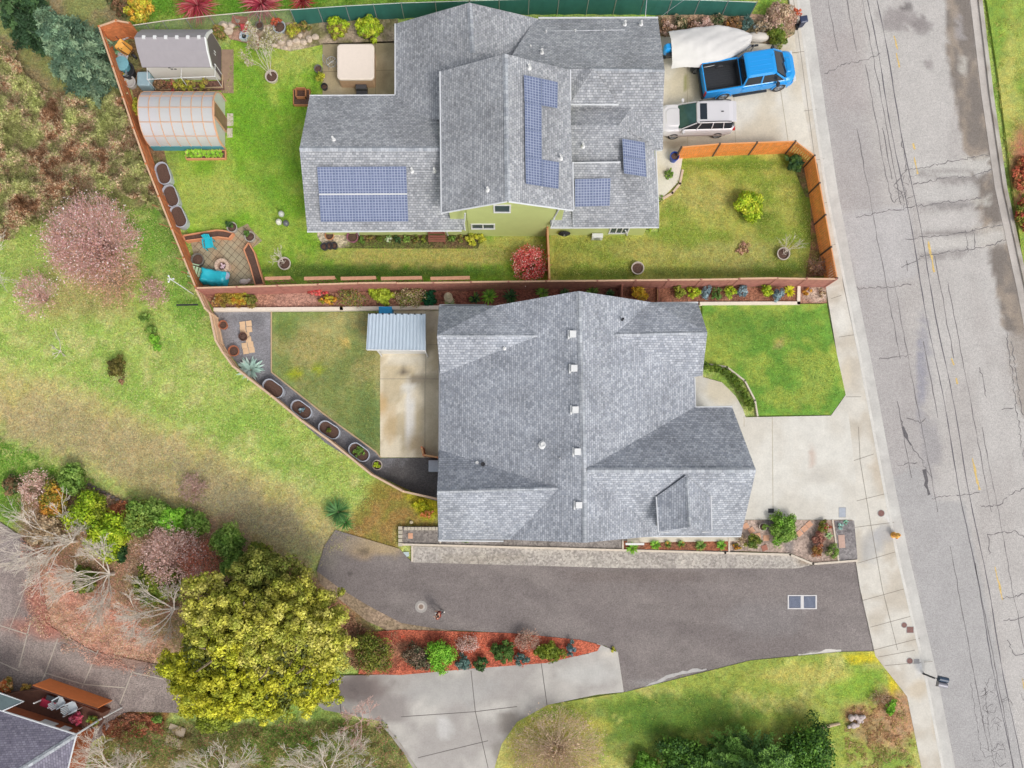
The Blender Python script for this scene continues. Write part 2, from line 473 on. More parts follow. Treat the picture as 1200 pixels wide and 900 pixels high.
# ================================================================ the ground
GREEN, LIME, DRY, BRN = SA(166, 186, 96), SA(148, 178, 82), SA(214, 200, 144), SA(128, 108, 82)
def ground_col(u, v):
    n1 = fbm(u * .02, v * .02, 11); n2 = fbm(u * .07, v * .07, 12); n3 = fbm(u * .25, v * .25, 13)
    c = mixc(np.tile(GREEN, (len(u), 1)), LIME, sstep(.45, .7, n1))
    c = mixc(c, DRY, sstep(.5, .75, n2) * .55)
    w = (n2 - .5) * 34 + (n3 - .5) * 22
    def zone(c, poly, col, soft=8, st=1.0, col2=None, s2=.1, nz=1.0):
        d = sdpoly(u, v, poly) + w * nz
        t = sstep(soft, -soft, d) * st
        cc = np.tile(np.array(col), (len(u), 1))
        if col2 is not None: cc = mixc(cc, np.array(col2), sstep(.38, .62, fbm(u * s2, v * s2, 31)))
        return mixc(c, cc, t)
    # worn track across the field
    c = zone(c, [(-400, 410), (0, 432), (100, 458), (240, 520), (340, 572), (420, 605), (400, 650), (320, 650), (210, 606), (100, 545), (0, 500), (-400, 490)], SA(206, 186, 134), 14, .85, SA(190, 178, 112), .06)
    c = zone(c, [(0, 470), (90, 470), (210, 520), (330, 590), (380, 640), (330, 640), (210, 600), (120, 550), (0, 510)], SA(178, 154, 122), 14, .65, SA(158, 142, 114), .08)
    c = zone(c, [(215, 545), (330, 600), (400, 640), (360, 668), (290, 640), (230, 600)], SA(160, 150, 130), 14, .45)
    c = zone(c, [(440, 560), (515, 585), (515, 640), (468, 620), (470, 655), (400, 632)], SA(158, 118, 72), 8, .9, SA(140, 125, 60), .1, .5)
    c = zone(c, [(478, 580), (512, 585), (512, 612), (490, 605)], SA(190, 185, 40), 6, .9, None, .1, .4)
    # brambles in the north-west
    c = zone(c, [(-400, -200), (150, -200), (150, 20), (150, 120), (195, 220), (205, 300), (170, 250), (100, 235), (40, 260), (-400, 270)], SA(156, 138, 104), 12, 1, SA(142, 146, 88), .06)
    c = zone(c, [(60, 110), (160, 130), (185, 200), (165, 225), (90, 180)], SA(110, 88, 62), 12, .9)
    c = zone(c, [(180, 230), (245, 370), (225, 395), (190, 330), (150, 280)], SA(112, 158, 58), 10, .8)
    c = zone(c, [(60, 290), (160, 310), (150, 370), (60, 370)], SA(168, 140, 105), 14, .6)
    # litter under the garden shrubs
    c = zone(c, [(20, 565), (90, 565), (170, 590), (250, 600), (340, 650), (420, 700), (440, 745), (260, 760), (190, 800), (130, 800), (60, 760), (20, 735), (20, 640)], SA(184, 150, 124), 7, 1, SA(162, 146, 104), .06, .6)
    c = zone(c, [(20, 650), (120, 670), (190, 760), (160, 800), (90, 780), (20, 735)], SA(210, 158, 142), 9, .9, SA(204, 160, 140), .1)
    c = zone(c, [(305, 655), (350, 665), (440, 735), (520, 745), (700, 760), (680, 775), (430, 790), (400, 760), (330, 700)], SA(162, 118, 92), 5, 1, SA(140, 120, 84), .1, .4)
    c = zone(c, [(160, 835), (200, 850), (480, 845), (480, 1100), (80, 1100), (85, 900)], SA(138, 128, 84), 8, 1, SA(150, 146, 96), .06, .6)
    c = zone(c, [(255, 850), (400, 850), (420, 890), (300, 920)], SA(112, 142, 60), 12, .9)
    c = zone(c, [(100, 832), (200, 835), (190, 860), (100, 862)], SA(150, 96, 66), 6, .9)
    # north neighbour
    c = zone(c, [(150, -300), (900, -300), (890, 15), (450, 12), (330, 18), (155, 30)], SA(112, 158, 52), 6, 1, SA(140, 165, 70), .05, .4)
    c = zone(c, [(880, -200), (945, -200), (945, 20), (935, 25), (880, 20)], SA(130, 165, 62), 5, 1, SA(165, 165, 90), .06, .3)
    return c
def build_ground():
    gx = np.concatenate([[-600, -250, -110, -60, -46], np.arange(-37, 41, .28), [48, 60, 110, 250, 600]])
    gy = np.concatenate([[-600, -250, -110, -60, -36], np.arange(-22, 37, .28), [44, 60, 110, 250, 600]])
    X, Y = np.meshgrid(gx, gy); n, m = X.shape
    Z = (fbm(X * .6, Y * .6, 5) - .5) * .10
    hum = sdpoly(X * 18 + U0, V0 - Y * 18, [(235, 370), (320, 480), (430, 575), (370, 660), (250, 610), (0, 560), (-500, 560), (-500, -300), (110, -300), (110, 30), (170, 240)])
    Z = np.where(hum < 0, Z * (1 + np.clip(-hum / 20, 0, 2)) , np.minimum(Z, 0) * .2 - .03)
    idx = np.arange(n * m).reshape(n, m)
    f = np.stack([idx[:-1, :-1], idx[:-1, 1:], idx[1:, 1:], idx[1:, :-1]], -1).reshape(-1, 4)
    v = np.stack([X.ravel(), Y.ravel(), Z.ravel()], 1)
    me = fast(v, f, ground_col(X.ravel() * 18 + U0, V0 - Y.ravel() * 18))
    o = link('ground', me, vmat('ground_soil', octs=((2.2, .18), (8, .36), (18, .4)), bump=.9, hue=(5, (1.25, 1.16, 1.0), (1.06, 1.18, 1.2))), smooth=True)
    o['kind'] = 'structure'
build_ground()
GR = lambda: vmat('lawn_grass', octs=((1.2, .10), (5, .2), (16, .42)), bump=.9, hue=(3, (1.4, 1.24, 1.35), (1.14, 1.2, 1.5)))
CO = lambda: vmat('concrete_slab', octs=((1.5, .06), (10, .07)), bump=.1)
AS = lambda: vmat('asphalt_old', octs=((.8, .06), (5, .08), (13, .2)), bump=.4)
GV = lambda: vmat('gravel', octs=((2, .08),), bump=.4, voro=(9, .3))
ML = lambda: vmat('mulch', octs=((3, .12), (18, .3)), bump=.8, voro=(11, .35))
MOSS, MOSSD = SA(196, 190, 60), SA(120, 130, 40)

# ---- lawns
dry, grn, dk = SA(184, 178, 98), SA(132, 156, 52), SA(92, 124, 40)
f = flat(SA(122, 166, 44), .22, .05, 21, SA(156, 178, 70))
f = blobs(f, [(345, 70, 40, 20, SA(176, 184, 88), .7), (250, 230, 60, 25, SA(172, 180, 84), .7), (200, 160, 12, 60, SA(128, 130, 70), .5), (320, 200, 30, 60, SA(108, 152, 40), .6),
              (290, 120, 30, 50, SA(106, 158, 36), .8), (450, 318, 190, 9, SA(86, 116, 44), .9), (500, 300, 150, 14, SA(182, 170, 92), .9), (600, 290, 60, 18, SA(166, 160, 84), .7), (340, 318, 30, 12, SA(98, 128, 44), .8)])  # dark band along the south edge: fence shadow painted into the grass
sheet('back_lawn', [(176, 96), (262, 103), (271, 45), (300, 56), (378, 52), (378, 113), (372, 180), (375, 282), (645, 270), (645, 331), (305, 334), (296, 290), (268, 268), (222, 276), (205, 232), (178, 132)], .05, .05, f, GR(), .3)
f = flat(SA(172, 174, 80), .2, .04, 24, SA(136, 156, 56), (.42, .62))
f = blobs(f, [(790, 200, 20, 30, SA(122, 148, 46), .7), (860, 192, 90, 7, SA(110, 140, 44), .9), (945, 240, 14, 60, SA(116, 140, 48), .9), (700, 290, 60, 12, SA(128, 148, 56), .6), (700, 320, 70, 7, SA(112, 130, 48), .8),  # dark bands along the south edge are the painted fence shadow
              (905, 315, 40, 14, SA(104, 132, 42), .9), (815, 320, 90, 7, SA(110, 126, 48), .8), (893, 255, 14, 8, SA(104, 128, 36), .9), (820, 230, 45, 22, SA(196, 184, 104), .6), (860, 300, 60, 20, SA(190, 180, 104), .6), (755, 295, 50, 14, SA(184, 174, 96), .5)])  # dark patch below right of the yellow green shrub: its shadow, painted
sheet('side_lawn', [(645, 270), (772, 272), (772, 236), (796, 212), (800, 182), (936, 180), (958, 196), (976, 300), (982, 333), (645, 333)], .05, .05, f, GR(), .3)
f = flat(SA(128, 144, 76), .16, .03, 27, SA(156, 154, 92), (.45, .7))
f = blobs(f, [(378, 400, 40, 30, SA(184, 172, 104), .6), (345, 438, 12, 8, SA(160, 172, 36), .95), (373, 433, 8, 7, SA(158, 172, 42), .95), (405, 402, 7, 5, SA(200, 176, 92), .9), (430, 500, 18, 40, SA(104, 128, 66), .8),
              (335, 385, 18, 20, SA(110, 136, 62), .6), (432, 385, 14, 20, SA(126, 124, 74), .7)])
sheet('rear_lawn', [(319, 366), (446, 366), (446, 533), (440, 528), (380, 484), (319, 435)], .06, .06, f, GR(), .3)
f = flat(SA(108, 152, 52), .2, .045, 29, SA(148, 168, 66), (.45, .62))
f = blobs(f, [(872, 380, 50, 18, SA(94, 140, 48), .7), (912, 404, 7, 6, SA(176, 160, 96), .8), (862, 402, 22, 14, SA(140, 165, 66), .7), (955, 450, 25, 20, SA(150, 170, 72), .5)])
sheet('front_lawn', [(823, 357), (968, 356), (991, 462), (974, 486), (888, 487), (884, 469), (872, 446), (852, 430), (824, 425)], .13, .13, f, GR(), .3)
f = flat(SA(146, 162, 66), .25, .04, 33, SA(182, 180, 94), (.42, .65))
f = blobs(f, [(800, 835, 110, 28, SA(88, 122, 40), .9), (740, 862, 60, 30, SA(84, 120, 38), .8), (1010, 800, 40, 20, SA(128, 168, 50), .7), (940, 790, 60, 12, SA(186, 178, 90), .7), (1048, 840, 28, 45, SA(178, 140, 100), .95), (1020, 855, 22, 20, SA(160, 136, 88), .9),  # dark green north-west of the pines is their shadow painted on the lawn
              (1005, 838, 18, 12, SA(160, 116, 84), .9), (1040, 890, 30, 14, SA(118, 150, 54), .8), (660, 850, 70, 10, SA(184, 184, 66), .6), (1015, 770, 28, 8, SA(200, 188, 40), .9), (1045, 796, 8, 22, SA(202, 186, 40), .85), (650, 880, 70, 50, SA(168, 160, 84), .8)])
sheet('corner_lawn', [(733, 811), (800, 794), (880, 774), (985, 764), (1029, 763), (1048, 792), (1063, 815), (1080, 900), (1120, 1100), (570, 1100), (580, 898), (588, 872), (606, 846), (642, 826)], .10, .10, f, GR(), .32)
f = flat(SA(160, 172, 78), .22, .06, 35, SA(128, 158, 58))
f = blobs(f, [(1195, 200, 16, 60, SA(176, 110, 84), .9), (1180, 100, 14, 60, SA(190, 184, 96), .6)])
sheet('verge_grass', [(1152, -200), (1156, 0), (1170, 90), (1184, 200), (1198, 300), (1222, 420), (1262, 600), (1322, 900), (1400, 1200), (1900, 1200), (1900, -200)], .12, .12, f, GR(), .6)

# ---- road
def road_col(u, v):
    t = (u - 948 - .189 * v)          # distance from the left edge
    n = fbm(u * .03, v * .012, 41); n2 = fbm(u * .1, v * .03, 42); n3 = fbm(u * .2, v * .2, 43); n4 = fbm(u * .1, v * .05, 44)
    c = mixc(np.tile(SA(191, 185, 180), (len(u), 1)), SA(200, 195, 190), sstep(.35, .65, n))
    c = mixc(c, SA(176, 170, 168), sstep(50, 30, t) * .6)
    c = mixc(c, SA(203, 199, 194), sstep(12, 4, np.abs(t - 160)) * .5)
    d = sdpoly(u, v, [(1108, -20), (1136, -20), (1150, 100), (1166, 188), (1176, 262), (1190, 290), (1206, 400), (1176, 388), (1157, 292), (1142, 262), (1137, 205), (1129, 176), (1117, 110), (1108, 60)]) + (n3 - .5) * 7
    c = mixc(c, mixc(np.tile(SA(134, 125, 117), (len(u), 1)), SA(164, 150, 135), sstep(.5, .75, n4)), sstep(2, -3, d) * .97)
    d = sdpoly(u, v, [(1128, 186), (1162, 184), (1158, 196), (1145, 202), (1130, 204)]) + (n3 - .5) * 10
    c = mixc(c, SA(206, 200, 190), sstep(4, -2, d) * .9)
    d = sdpoly(u, v, [(1140, 270), (1178, 262), (1182, 284), (1150, 292)]) + (n3 - .5) * 10
    c = mixc(c, SA(200, 192, 182), sstep(4, -2, d) * .8)
    d = sdpoly(u, v, [(1178, 392), (1230, 380), (1240, 520), (1205, 520), (1192, 470)]) + (n3 - .5) * 18
    c = mixc(c, SA(168, 158, 148), sstep(4, -4, d) * .8)
    for (a, b, ru, rv, cc) in ((1052, 22, 26, 16, SA(150, 142, 140)), (1080, 30, 14, 12, SA(140, 132, 130)), (1062, 8, 10, 6, SA(120, 114, 112)), (1088, 75, 6, 8, SA(150, 142, 140)), (1082, 400 + 20, 10, 60, SA(165, 162, 166)), (1090, 520, 14, 40, SA(166, 162, 162)),
                             (1079, 445, 5, 60, SA(160, 158, 166)), (1120, 210, 40, 6, SA(156, 150, 146)), (1115, 240, 50, 5, SA(150, 146, 144)), (1118, 275, 45, 4, SA(152, 146, 142)), (1100, 300, 40, 4, SA(160, 154, 150))):
        dd = np.sqrt(((u - a) / ru) ** 2 + ((v - b) / rv) ** 2) + (n3 - .5) * 1.2
        c = mixc(c, cc, sstep(1.1, .5, dd) * .75)
    for pl_, cc in (([(1068, 192), (1160, 186), (1160, 204), (1070, 210)], SA(206, 202, 196)), ([(1070, 222), (1146, 214), (1148, 232), (1074, 240)], SA(203, 199, 194)), ([(1076, 252), (1150, 244), (1152, 264), (1080, 272)], SA(204, 199, 194)), ([(1080, 282), (1178, 270), (1180, 284), (1082, 296)], SA(207, 202, 195)), ([(1140, 232), (1160, 230), (1162, 240), (1140, 242)], SA(205, 200, 190)),
                    ([(1118, 14), (1126, 16), (1130, 46), (1120, 48)], SA(176, 170, 168)), ([(1124, 64), (1134, 66), (1132, 88), (1122, 86)], SA(206, 200, 190))):
        c = mixc(c, cc, sstep(2, -3, sdpoly(u, v, pl_) + (n3 - .5) * 8) * .75)
    for (a, b, ru, rv) in ((1108, 200, 40, 3), (1122, 212, 22, 3), (1116, 242, 32, 5), (1110, 274, 40, 3.5), (1120, 296, 26, 5), (1062, 305, 8, 6), (1085, 205, 12, 3)):
        dd = np.sqrt(((u - a) / ru) ** 2 + ((v - b) / rv) ** 2) + (n3 - .5) * 1.4
        c = mixc(c, SA(156, 150, 146), sstep(1.1, .4, dd) * .6)
    d = sdpoly(u, v, [(960, 40), (1010, 30), (1020, 130), (975, 130)])
    c = mixc(c, SA(182, 172, 168), sstep(10, -10, d) * .5)
    d = sdpoly(u, v, [(985, 250), (1065, 240), (1075, 325), (1005, 335)])
    c = mixc(c, SA(196, 192, 190), sstep(2, -2, d) * .8)
    d = sdpoly(u, v, [(1045, 560), (1075, 545), (1095, 585), (1130, 590), (1200, 900), (1120, 900), (1066, 645)])
    c = mixc(c, SA(182, 179, 177), sstep(2, -2, d) * .85)
    return c
EL = [(930, -200), (948.7, 0), (965, 112), (982, 225), (1000, 318), (1021, 422), (1042, 535), (1064, 645), (1098, 790), (1119.5, 900), (1170, 1200)]
ER = [(1105, -200), (1137, 0), (1150, 110), (1166, 220), (1192, 340), (1215, 460), (1250, 640), (1305, 900), (1370, 1200)]
road = sheet('road', EL[::-1] + ER, .012, .03, road_col, AS(), .27)
# concrete gutter and kerb, left
GL = [(918, -200), (937, 0), (953, 112), (970, 225), (989, 318), (1010, 422), (1031, 535), (1052, 645), (1086, 790), (1106.6, 900), (1158, 1200)]
kc = flat(SA(216, 213, 206), .1, .05, 51, SA(204, 200, 194))
sheet('gutter', GL[::-1] + EL, .03, .03, kc, CO(), .5)
KL = [(u - 3.2, v) for u, v in GL]
sheet('kerb', KL[::-1] + GL, .125, .12, flat(SA(224, 220, 212), .1, .05, 52), CO(), .5)
RG = [(u + 10, v) for u, v in ER]
sheet('gutter', ER[::-1] + RG, .03, .03, flat(SA(206, 198, 190), .12, .05, 53, SA(190, 182, 174)), CO(), .5)
sheet('kerb', RG[::-1] + [(u + 4.5, v) for u, v in RG], .13, .13, flat(SA(168, 158, 146), .15, .1, 54, SA(200, 194, 184)), CO(), .5)
# yellow dashes
ym = mat('worn_yellow_paint', (228, 196, 120), .8, amt=.35, scale=9)
for i, (a, b) in enumerate((((1047.5, 42), (1052, 58)), ((1050.5, 62), (1054, 79)), ((1070, 168), (1072, 175)), ((1071.5, 184), (1075.5, 204)), ((1088, 283), (1095, 319)), ((1115, 420), (1118, 428)), ((1120.5, 443), (1122, 450)), ((1139.5, 537), (1148, 574)), ((1166, 664), (1175, 703)), ((1198, 795), (1202, 812)))):
    strips('centre_line_dash', [[a, b]], .11 if i in (4, 7, 8) else .08, .017, ym, road, jit=.03, seed=i, seg=.25)
# cracks and seams
ck = mat('tar_crack', (126, 121, 121), .9, amt=.3, scale=4)
def off(t, v0, v1, st=30, w=0):
    return [(948.7 + .1885 * v + t + w * math.sin(v * .03), v) for v in range(v0, v1 + 1, st)]
strips('road_seam', [off(68, 0, 900, 30, 1.2), off(79, 0, 900, 30, 1.2)], .05, .0165, mat('road_seam', (112, 108, 112), .9), road, jit=.02, seed=3, seg=.8)
strips('road_seam', [off(27, 150, 420), off(44, 0, 70), off(51, 75, 230), off(57, 150, 215), off(90, 300, 420), off(58, 400, 500), off(14, 470, 560), off(22, 0, 60), off(70, 660, 900), off(44, 640, 900), off(62, 0, 250), off(100, 330, 620), off(108, 500, 900), off(37, 330, 600)], .04, .0165, ck, road, jit=.05, seed=5, seg=.5)
xs = [[(993, 75), (1027, 66), (1031, 62)], [(966, 86), (993, 73)], [(1003, 255), (1040, 247), (1066, 243)], [(1001, 338), (1040, 336), (1068, 334)], [(1060, 200), (1100, 192), (1150, 182), (1178, 190)],
      [(1070, 216), (1110, 208), (1140, 207), (1172, 196)], [(1062, 243), (1100, 238), (1150, 232)], [(1060, 280), (1110, 276), (1150, 268), (1180, 264)], [(1078, 300), (1120, 294), (1160, 288), (1190, 275)], [(1056, 313), (1078, 303)],
      [(1052, 545), (1075, 542)], [(1055, 490), (1063, 512), (1074, 530), (1085, 548), (1092, 560)], [(1063, 490), (1078, 496), (1085, 490)], [(1092, 584), (1120, 580), (1148, 577)], [(1150, 594), (1175, 590), (1180, 583)], [(1182, 580), (1200, 572)],
      [(1157, 626), (1190, 622), (1200, 630)], [(1157, 626), (1160, 650)], [(1175, 702), (1200, 696)], [(1176, 727), (1210, 722)], [(1180, 750), (1190, 768), (1215, 764)], [(1030, 421), (1068, 416)], [(1148, 430), (1156, 465)], [(1174, 480), (1188, 478)],
      [(1180, 390), (1186, 440), (1194, 500), (1200, 540)], [(1185, 400), (1192, 450), (1200, 490)], [(1056, 160), (1062, 200), (1050, 215), (1060, 236)], [(1042, 225), (1048, 238), (1056, 230)], [(1062, 305), (1064, 318)], [(1140, 268), (1142, 290)], [(1131, 270), (1134, 296)]]
strips('road_crack', xs, .045, .0175, ck, road, jit=.09, seed=9, seg=.16)
strips('road_crack', [[(1083, 550), (1089, 580)], [(1058, 500), (1068, 522)]], .2, .018, mat('tar_patch', (108, 104, 106), .9, amt=.3, scale=8), road, jit=.1, seed=12, seg=.3)
rc = random.Random(4); net = []
for cx, cy, rx, ry in ((1165, 810, 14, 20), (1160, 860, 12, 35), (1058, 228, 9, 14), (1170, 890, 10, 18), (1212, 800, 10, 20)):
    for k in range(9):
        a = rc.uniform(0, 6.28); x, y = cx + rc.uniform(-rx, rx), cy + rc.uniform(-ry, ry)
        net.append([(x, y), (x + math.cos(a) * 8, y + math.sin(a) * 8), (x + math.cos(a + .8) * 13, y + math.sin(a + .8) * 13)])
net.append([(1155, 805), (1158, 850), (1165, 900)]); net.append([(1138, 800), (1142, 830), (1150, 880)])
strips('road_crack', net, .025, .0172, ck, road, jit=.06, seed=15, seg=.15)

# ---- pavements and driveways (all 12 cm above the road)
cw = flat(SA(224, 218, 206), .08, .04, 61, SA(208, 198, 182), (.4, .65))
cw = blobs(cw, [(1040, 545, 22, 40, SA(206, 192, 172), .8), (1020, 640, 16, 18, SA(182, 180, 178), .7), (1035, 625, 14, 12, SA(186, 184, 184), .7), (1075, 808, 14, 12, SA(212, 198, 176), .9), (1078, 780, 8, 10, SA(240, 238, 236), .7), (1048, 870, 9, 40, SA(240, 238, 236), .6), (1096, 850, 8, 14, SA(216, 200, 178), .6),
                (1048, 556, 8, 24, SA(240, 237, 232), .6), (985, 380, 9, 20, SA(236, 232, 222), .6), (990, 440, 8, 25, SA(222, 208, 184), .7), (1042, 608, 8, 6, SA(240, 238, 236), .8)])
sw = sheet('sidewalk', [(968, 337), (982.5, 425), (991, 462), (992, 480), (999, 609), (1001, 645), (1008, 690), (1026, 769), (1063, 816), (1080, 900), (1132, 1200)] + [(u, v) for u, v in KL[::-1] if v > 330][0:] + [(988, 333)], .12, .12, cw, CO(), .35)
sheet('sidewalk', [(u, v) for u, v in KL if v < 330] + [(988, 333), (968, 337), (975, 300), (958, 192), (952, 182), (938, 100), (931, 40), (925, 0), (900, -200)], .12, .12, flat(SA(226, 219, 207), .07, .05, 62, SA(214, 204, 188)), CO(), .35)
jm = mat('slab_joint', (150, 142, 130), .9)
strips('slab_joint', [[(985, 465), (1009, 465)], [(983, 395), (1003, 392)], [(1000, 540), (1024, 532)], [(1004, 587), (1040, 578)], [(1002, 618), (1048, 612)], [(1005, 660), (1052, 646)], [(1010, 704), (1060, 690)], [(1020, 735), (1068, 722)], [(1023, 762), (1078, 748)], [(1029, 770), (1072, 762)],
      [(1006, 500), (1008, 540), (1020, 612), (1034, 690), (1052, 762)], [(1037, 780), (1093, 775)], [(974, 350), (986, 346)]], .035, .1245, jm, sw)
strips('slab_joint', [[(927, 62), (945, 60)], [(942, 130), (957, 128)], [(952, 188), (966, 186)], [(960, 240), (972, 236)], [(966, 290), (980, 286)], [(930, 0), (945, 112), (960, 225), (972, 320)]], .03, .1245, jm, sw)
dn = flat(SA(234, 227, 212), .06, .03, 63, SA(222, 210, 188), (.4, .65))
dn = blobs(dn, [(800, 100, 24, 22, SA(216, 202, 170), .7), (804, 98, 3, 12, SA(160, 160, 90), .8), (914, 112, 8, 14, SA(238, 232, 220), .8), (925, 140, 10, 40, SA(232, 224, 208), .6), (905, 60, 25, 8, SA(206, 190, 160), .7), (790, 170, 22, 6, SA(150, 132, 108), .6), (835, 130, 20, 40, SA(226, 220, 206), .4)])
d1 = sheet('driveway', [(766, 40), (800, 45), (880, 50), (905, 52), (922, 45), (931, 40), (938, 100), (952, 182), (936, 168), (800, 184), (796, 212), (772, 236), (764, 236)], .12, .12, dn, CO(), .35)
strips('slab_joint', [[(805, 50), (806, 178)], [(858, 50), (862, 172)], [(908, 60), (924, 168)], [(766, 62), (936, 62)]], .035, .1245, mat('slab_joint_pale', (188, 174, 148), .9), d1)
df = flat(SA(228, 224, 214), .05, .04, 64, SA(220, 214, 202))
df = blobs(df, [(950, 535, 6, 12, SA(206, 182, 166), .7), (957, 560, 14, 10, SA(202, 196, 186), .6), (850, 455, 25, 20, SA(222, 210, 184), .8)])
d2 = sheet('driveway', [(812, 440), (824, 426), (824, 442), (846, 448), (862, 464), (870, 478), (874, 489), (974, 487), (991, 463), (994, 482), (1003, 560), (1003, 609), (870, 609), (840, 609), (840, 480), (812, 480)], .125, .12, df, CO(), .35)
strips('slab_joint', [[(905, 488), (906, 608)], [(872, 488), (872, 500)]], .03, .1295, mat('slab_joint_pale', (188, 174, 148), .9), d2)
pt = flat(SA(242, 229, 202), .1, .05, 65, SA(212, 196, 164), (.42, .6))
pt = blobs(pt, [(500, 400, 9, 26, SA(176, 164, 142), .7), (458, 500, 9, 25, SA(214, 184, 136), .6), (490, 520, 14, 8, SA(200, 176, 140), .6), (480, 480, 5, 42, SA(244, 240, 232), .95), (478, 455, 10, 7, SA(240, 236, 226), .8), (496, 445, 20, 8, SA(150, 138, 120), .8), (473, 436, 6, 5, SA(110, 100, 90), .9), (448, 475, 5, 20, SA(206, 164, 96), .7), (505, 480, 12, 60, SA(196, 184, 158), .7), (505, 375, 10, 15, SA(180, 168, 148), .8), (475, 420, 26, 8, SA(222, 216, 202), .6)])
d3 = sheet('patio', [(445.5, 364), (516, 364), (516, 536), (445.5, 536)], .08, .08, pt, CO(), .3)
strips('slab_joint', [[(445, 444), (516, 444)], [(498, 444), (498, 536)], [(499, 366), (499, 444)], [(499, 404), (516, 404)]], .03, .0845, jm, d3)
d4 = sheet('patio', [(378, 51), (466, 48), (466, 116), (378, 116)], .08, .08, blobs(flat(SA(192, 176, 144), .12, .05, 66, SA(166, 152, 120)), [(446, 90, 10, 20, SA(150, 136, 108), .8), (390, 90, 8, 20, SA(206, 186, 148), .7)]), CO(), .3)
strips('slab_joint', [[(440, 50), (440, 112)], [(378, 84), (464, 82)]], .03, .0845, mat('slab_joint_brown', (130, 118, 92), .9), d4)
# alley asphalt
def alley(u, v):
    n = fbm(u * .012 + v * .01, v * .05 - u * .02, 71); n2 = fbm(u * .03, v * .09, 72)
    c = mixc(np.tile(SA(134, 125, 122), (len(u), 1)), SA(144, 135, 131), sstep(.35, .65, n))
    c = mixc(c, SA(114, 106, 103), sstep(.55, .75, n2) * .3)
    c = mixc(c, SA(160, 152, 148), sstep(930, 1010, u) * sstep(640, 760, v) * .4)
    w = fbm(u * .08, v * .08, 73) - .5
    for (a, b, ru, rv, cc, st) in ((440, 640, 42, 13, SA(186, 164, 128), .9), (405, 640, 26, 12, SA(160, 146, 128), .7), (425, 648, 30, 8, SA(176, 152, 120), .6), (388, 655, 14, 12, SA(150, 142, 132), .6), (428, 645, 8, 4, SA(112, 100, 84), .8), (411, 673, 5, 3, SA(90, 84, 80), .8),
                                 (775, 800, 38, 3.5, SA(168, 164, 160), .6), (968, 768, 26, 3, SA(206, 200, 192), .9), (900, 725, 60, 25, SA(152, 146, 144), .5), (760, 675, 120, 8, SA(120, 108, 102), .4), (740, 790, 12, 10, SA(128, 120, 118), .4), (520, 683, 3, 2, SA(210, 205, 196), .8)):
        d = np.sqrt(((u - a) / ru) ** 2 + ((v - b) / rv) ** 2) + w
        c = mixc(c, cc, sstep(1.1, .5, d) * st)
    return c
al = sheet('alley', [(393, 621), (430, 632), (468, 643), (482, 658), (740, 665), (935, 665), (956, 662), (1005, 657), (1011, 690), (1029, 765), (985, 765), (880, 775), (800, 795), (731, 813), (722, 765), (710, 757), (690, 752), (600, 742), (520, 738), (470, 730), (432, 710), (396, 688), (371, 669), (380, 640)], .06, .06, alley, vmat('asphalt_dark', octs=((.8, .06), (5, .09), (13, .3)), bump=.4), .35)
pe = mat('worn_edge', (196, 192, 188), .9, amt=.2, scale=5)
strips('worn_edge', [[(733, 812), (752, 807), (770, 800), (782, 793), (800, 788), (828, 784)]], .16, .0645, pe, al, jit=.05, seed=3, seg=.3)
strips('worn_edge', [[(936, 769.5), (950, 766.5), (968, 765), (986, 765)]], .32, .0645, mat('worn_edge_pale', (222, 216, 208), .9, amt=.15, scale=5), al, jit=.04, seed=4, seg=.3)
# lower driveway
ld = flat(SA(204, 199, 191), .12, .03, 75, SA(182, 176, 170), (.35, .62))
ld = blobs(ld, [(600, 850, 22, 20, SA(140, 132, 124), .85), (585, 880, 10, 16, SA(150, 144, 136), .7), (690, 790, 40, 14, SA(206, 204, 198), .7), (530, 810, 60, 20, SA(186, 184, 180), .5), (420, 805, 40, 20, SA(136, 124, 120), .9), (455, 830, 26, 18, SA(152, 144, 140), .7), (712, 765, 12, 6, SA(216, 208, 196), .8), (520, 850, 10, 14, SA(222, 220, 216), .6)])
l1 = sheet('driveway', [(724, 764), (731, 811), (700, 814), (642, 826), (606, 846), (588, 872), (580, 898), (575, 1000), (520, 1100), (492, 905), (470, 872), (448, 846), (430, 842), (380, 832), (352, 812), (396, 792), (470, 790), (560, 782), (640, 776), (690, 766), (700, 754)], .09, .09, ld, CO(), .35)
strips('slab_joint', [[(552, 786), (557, 834), (572, 900)], [(634, 775), (641, 826)], [(470, 840), (557, 834), (606, 828)], [(490, 888), (572, 868)], [(395, 792), (400, 838)]], .045, .0945, mat('slab_joint_dark', (112, 106, 102), .9), l1)
strips('driveway_kerb', [[(446, 846), (460, 862), (476, 884), (492, 910)]], .2, .12, mat('kerb_concrete', (178, 170, 162), .9), l1)
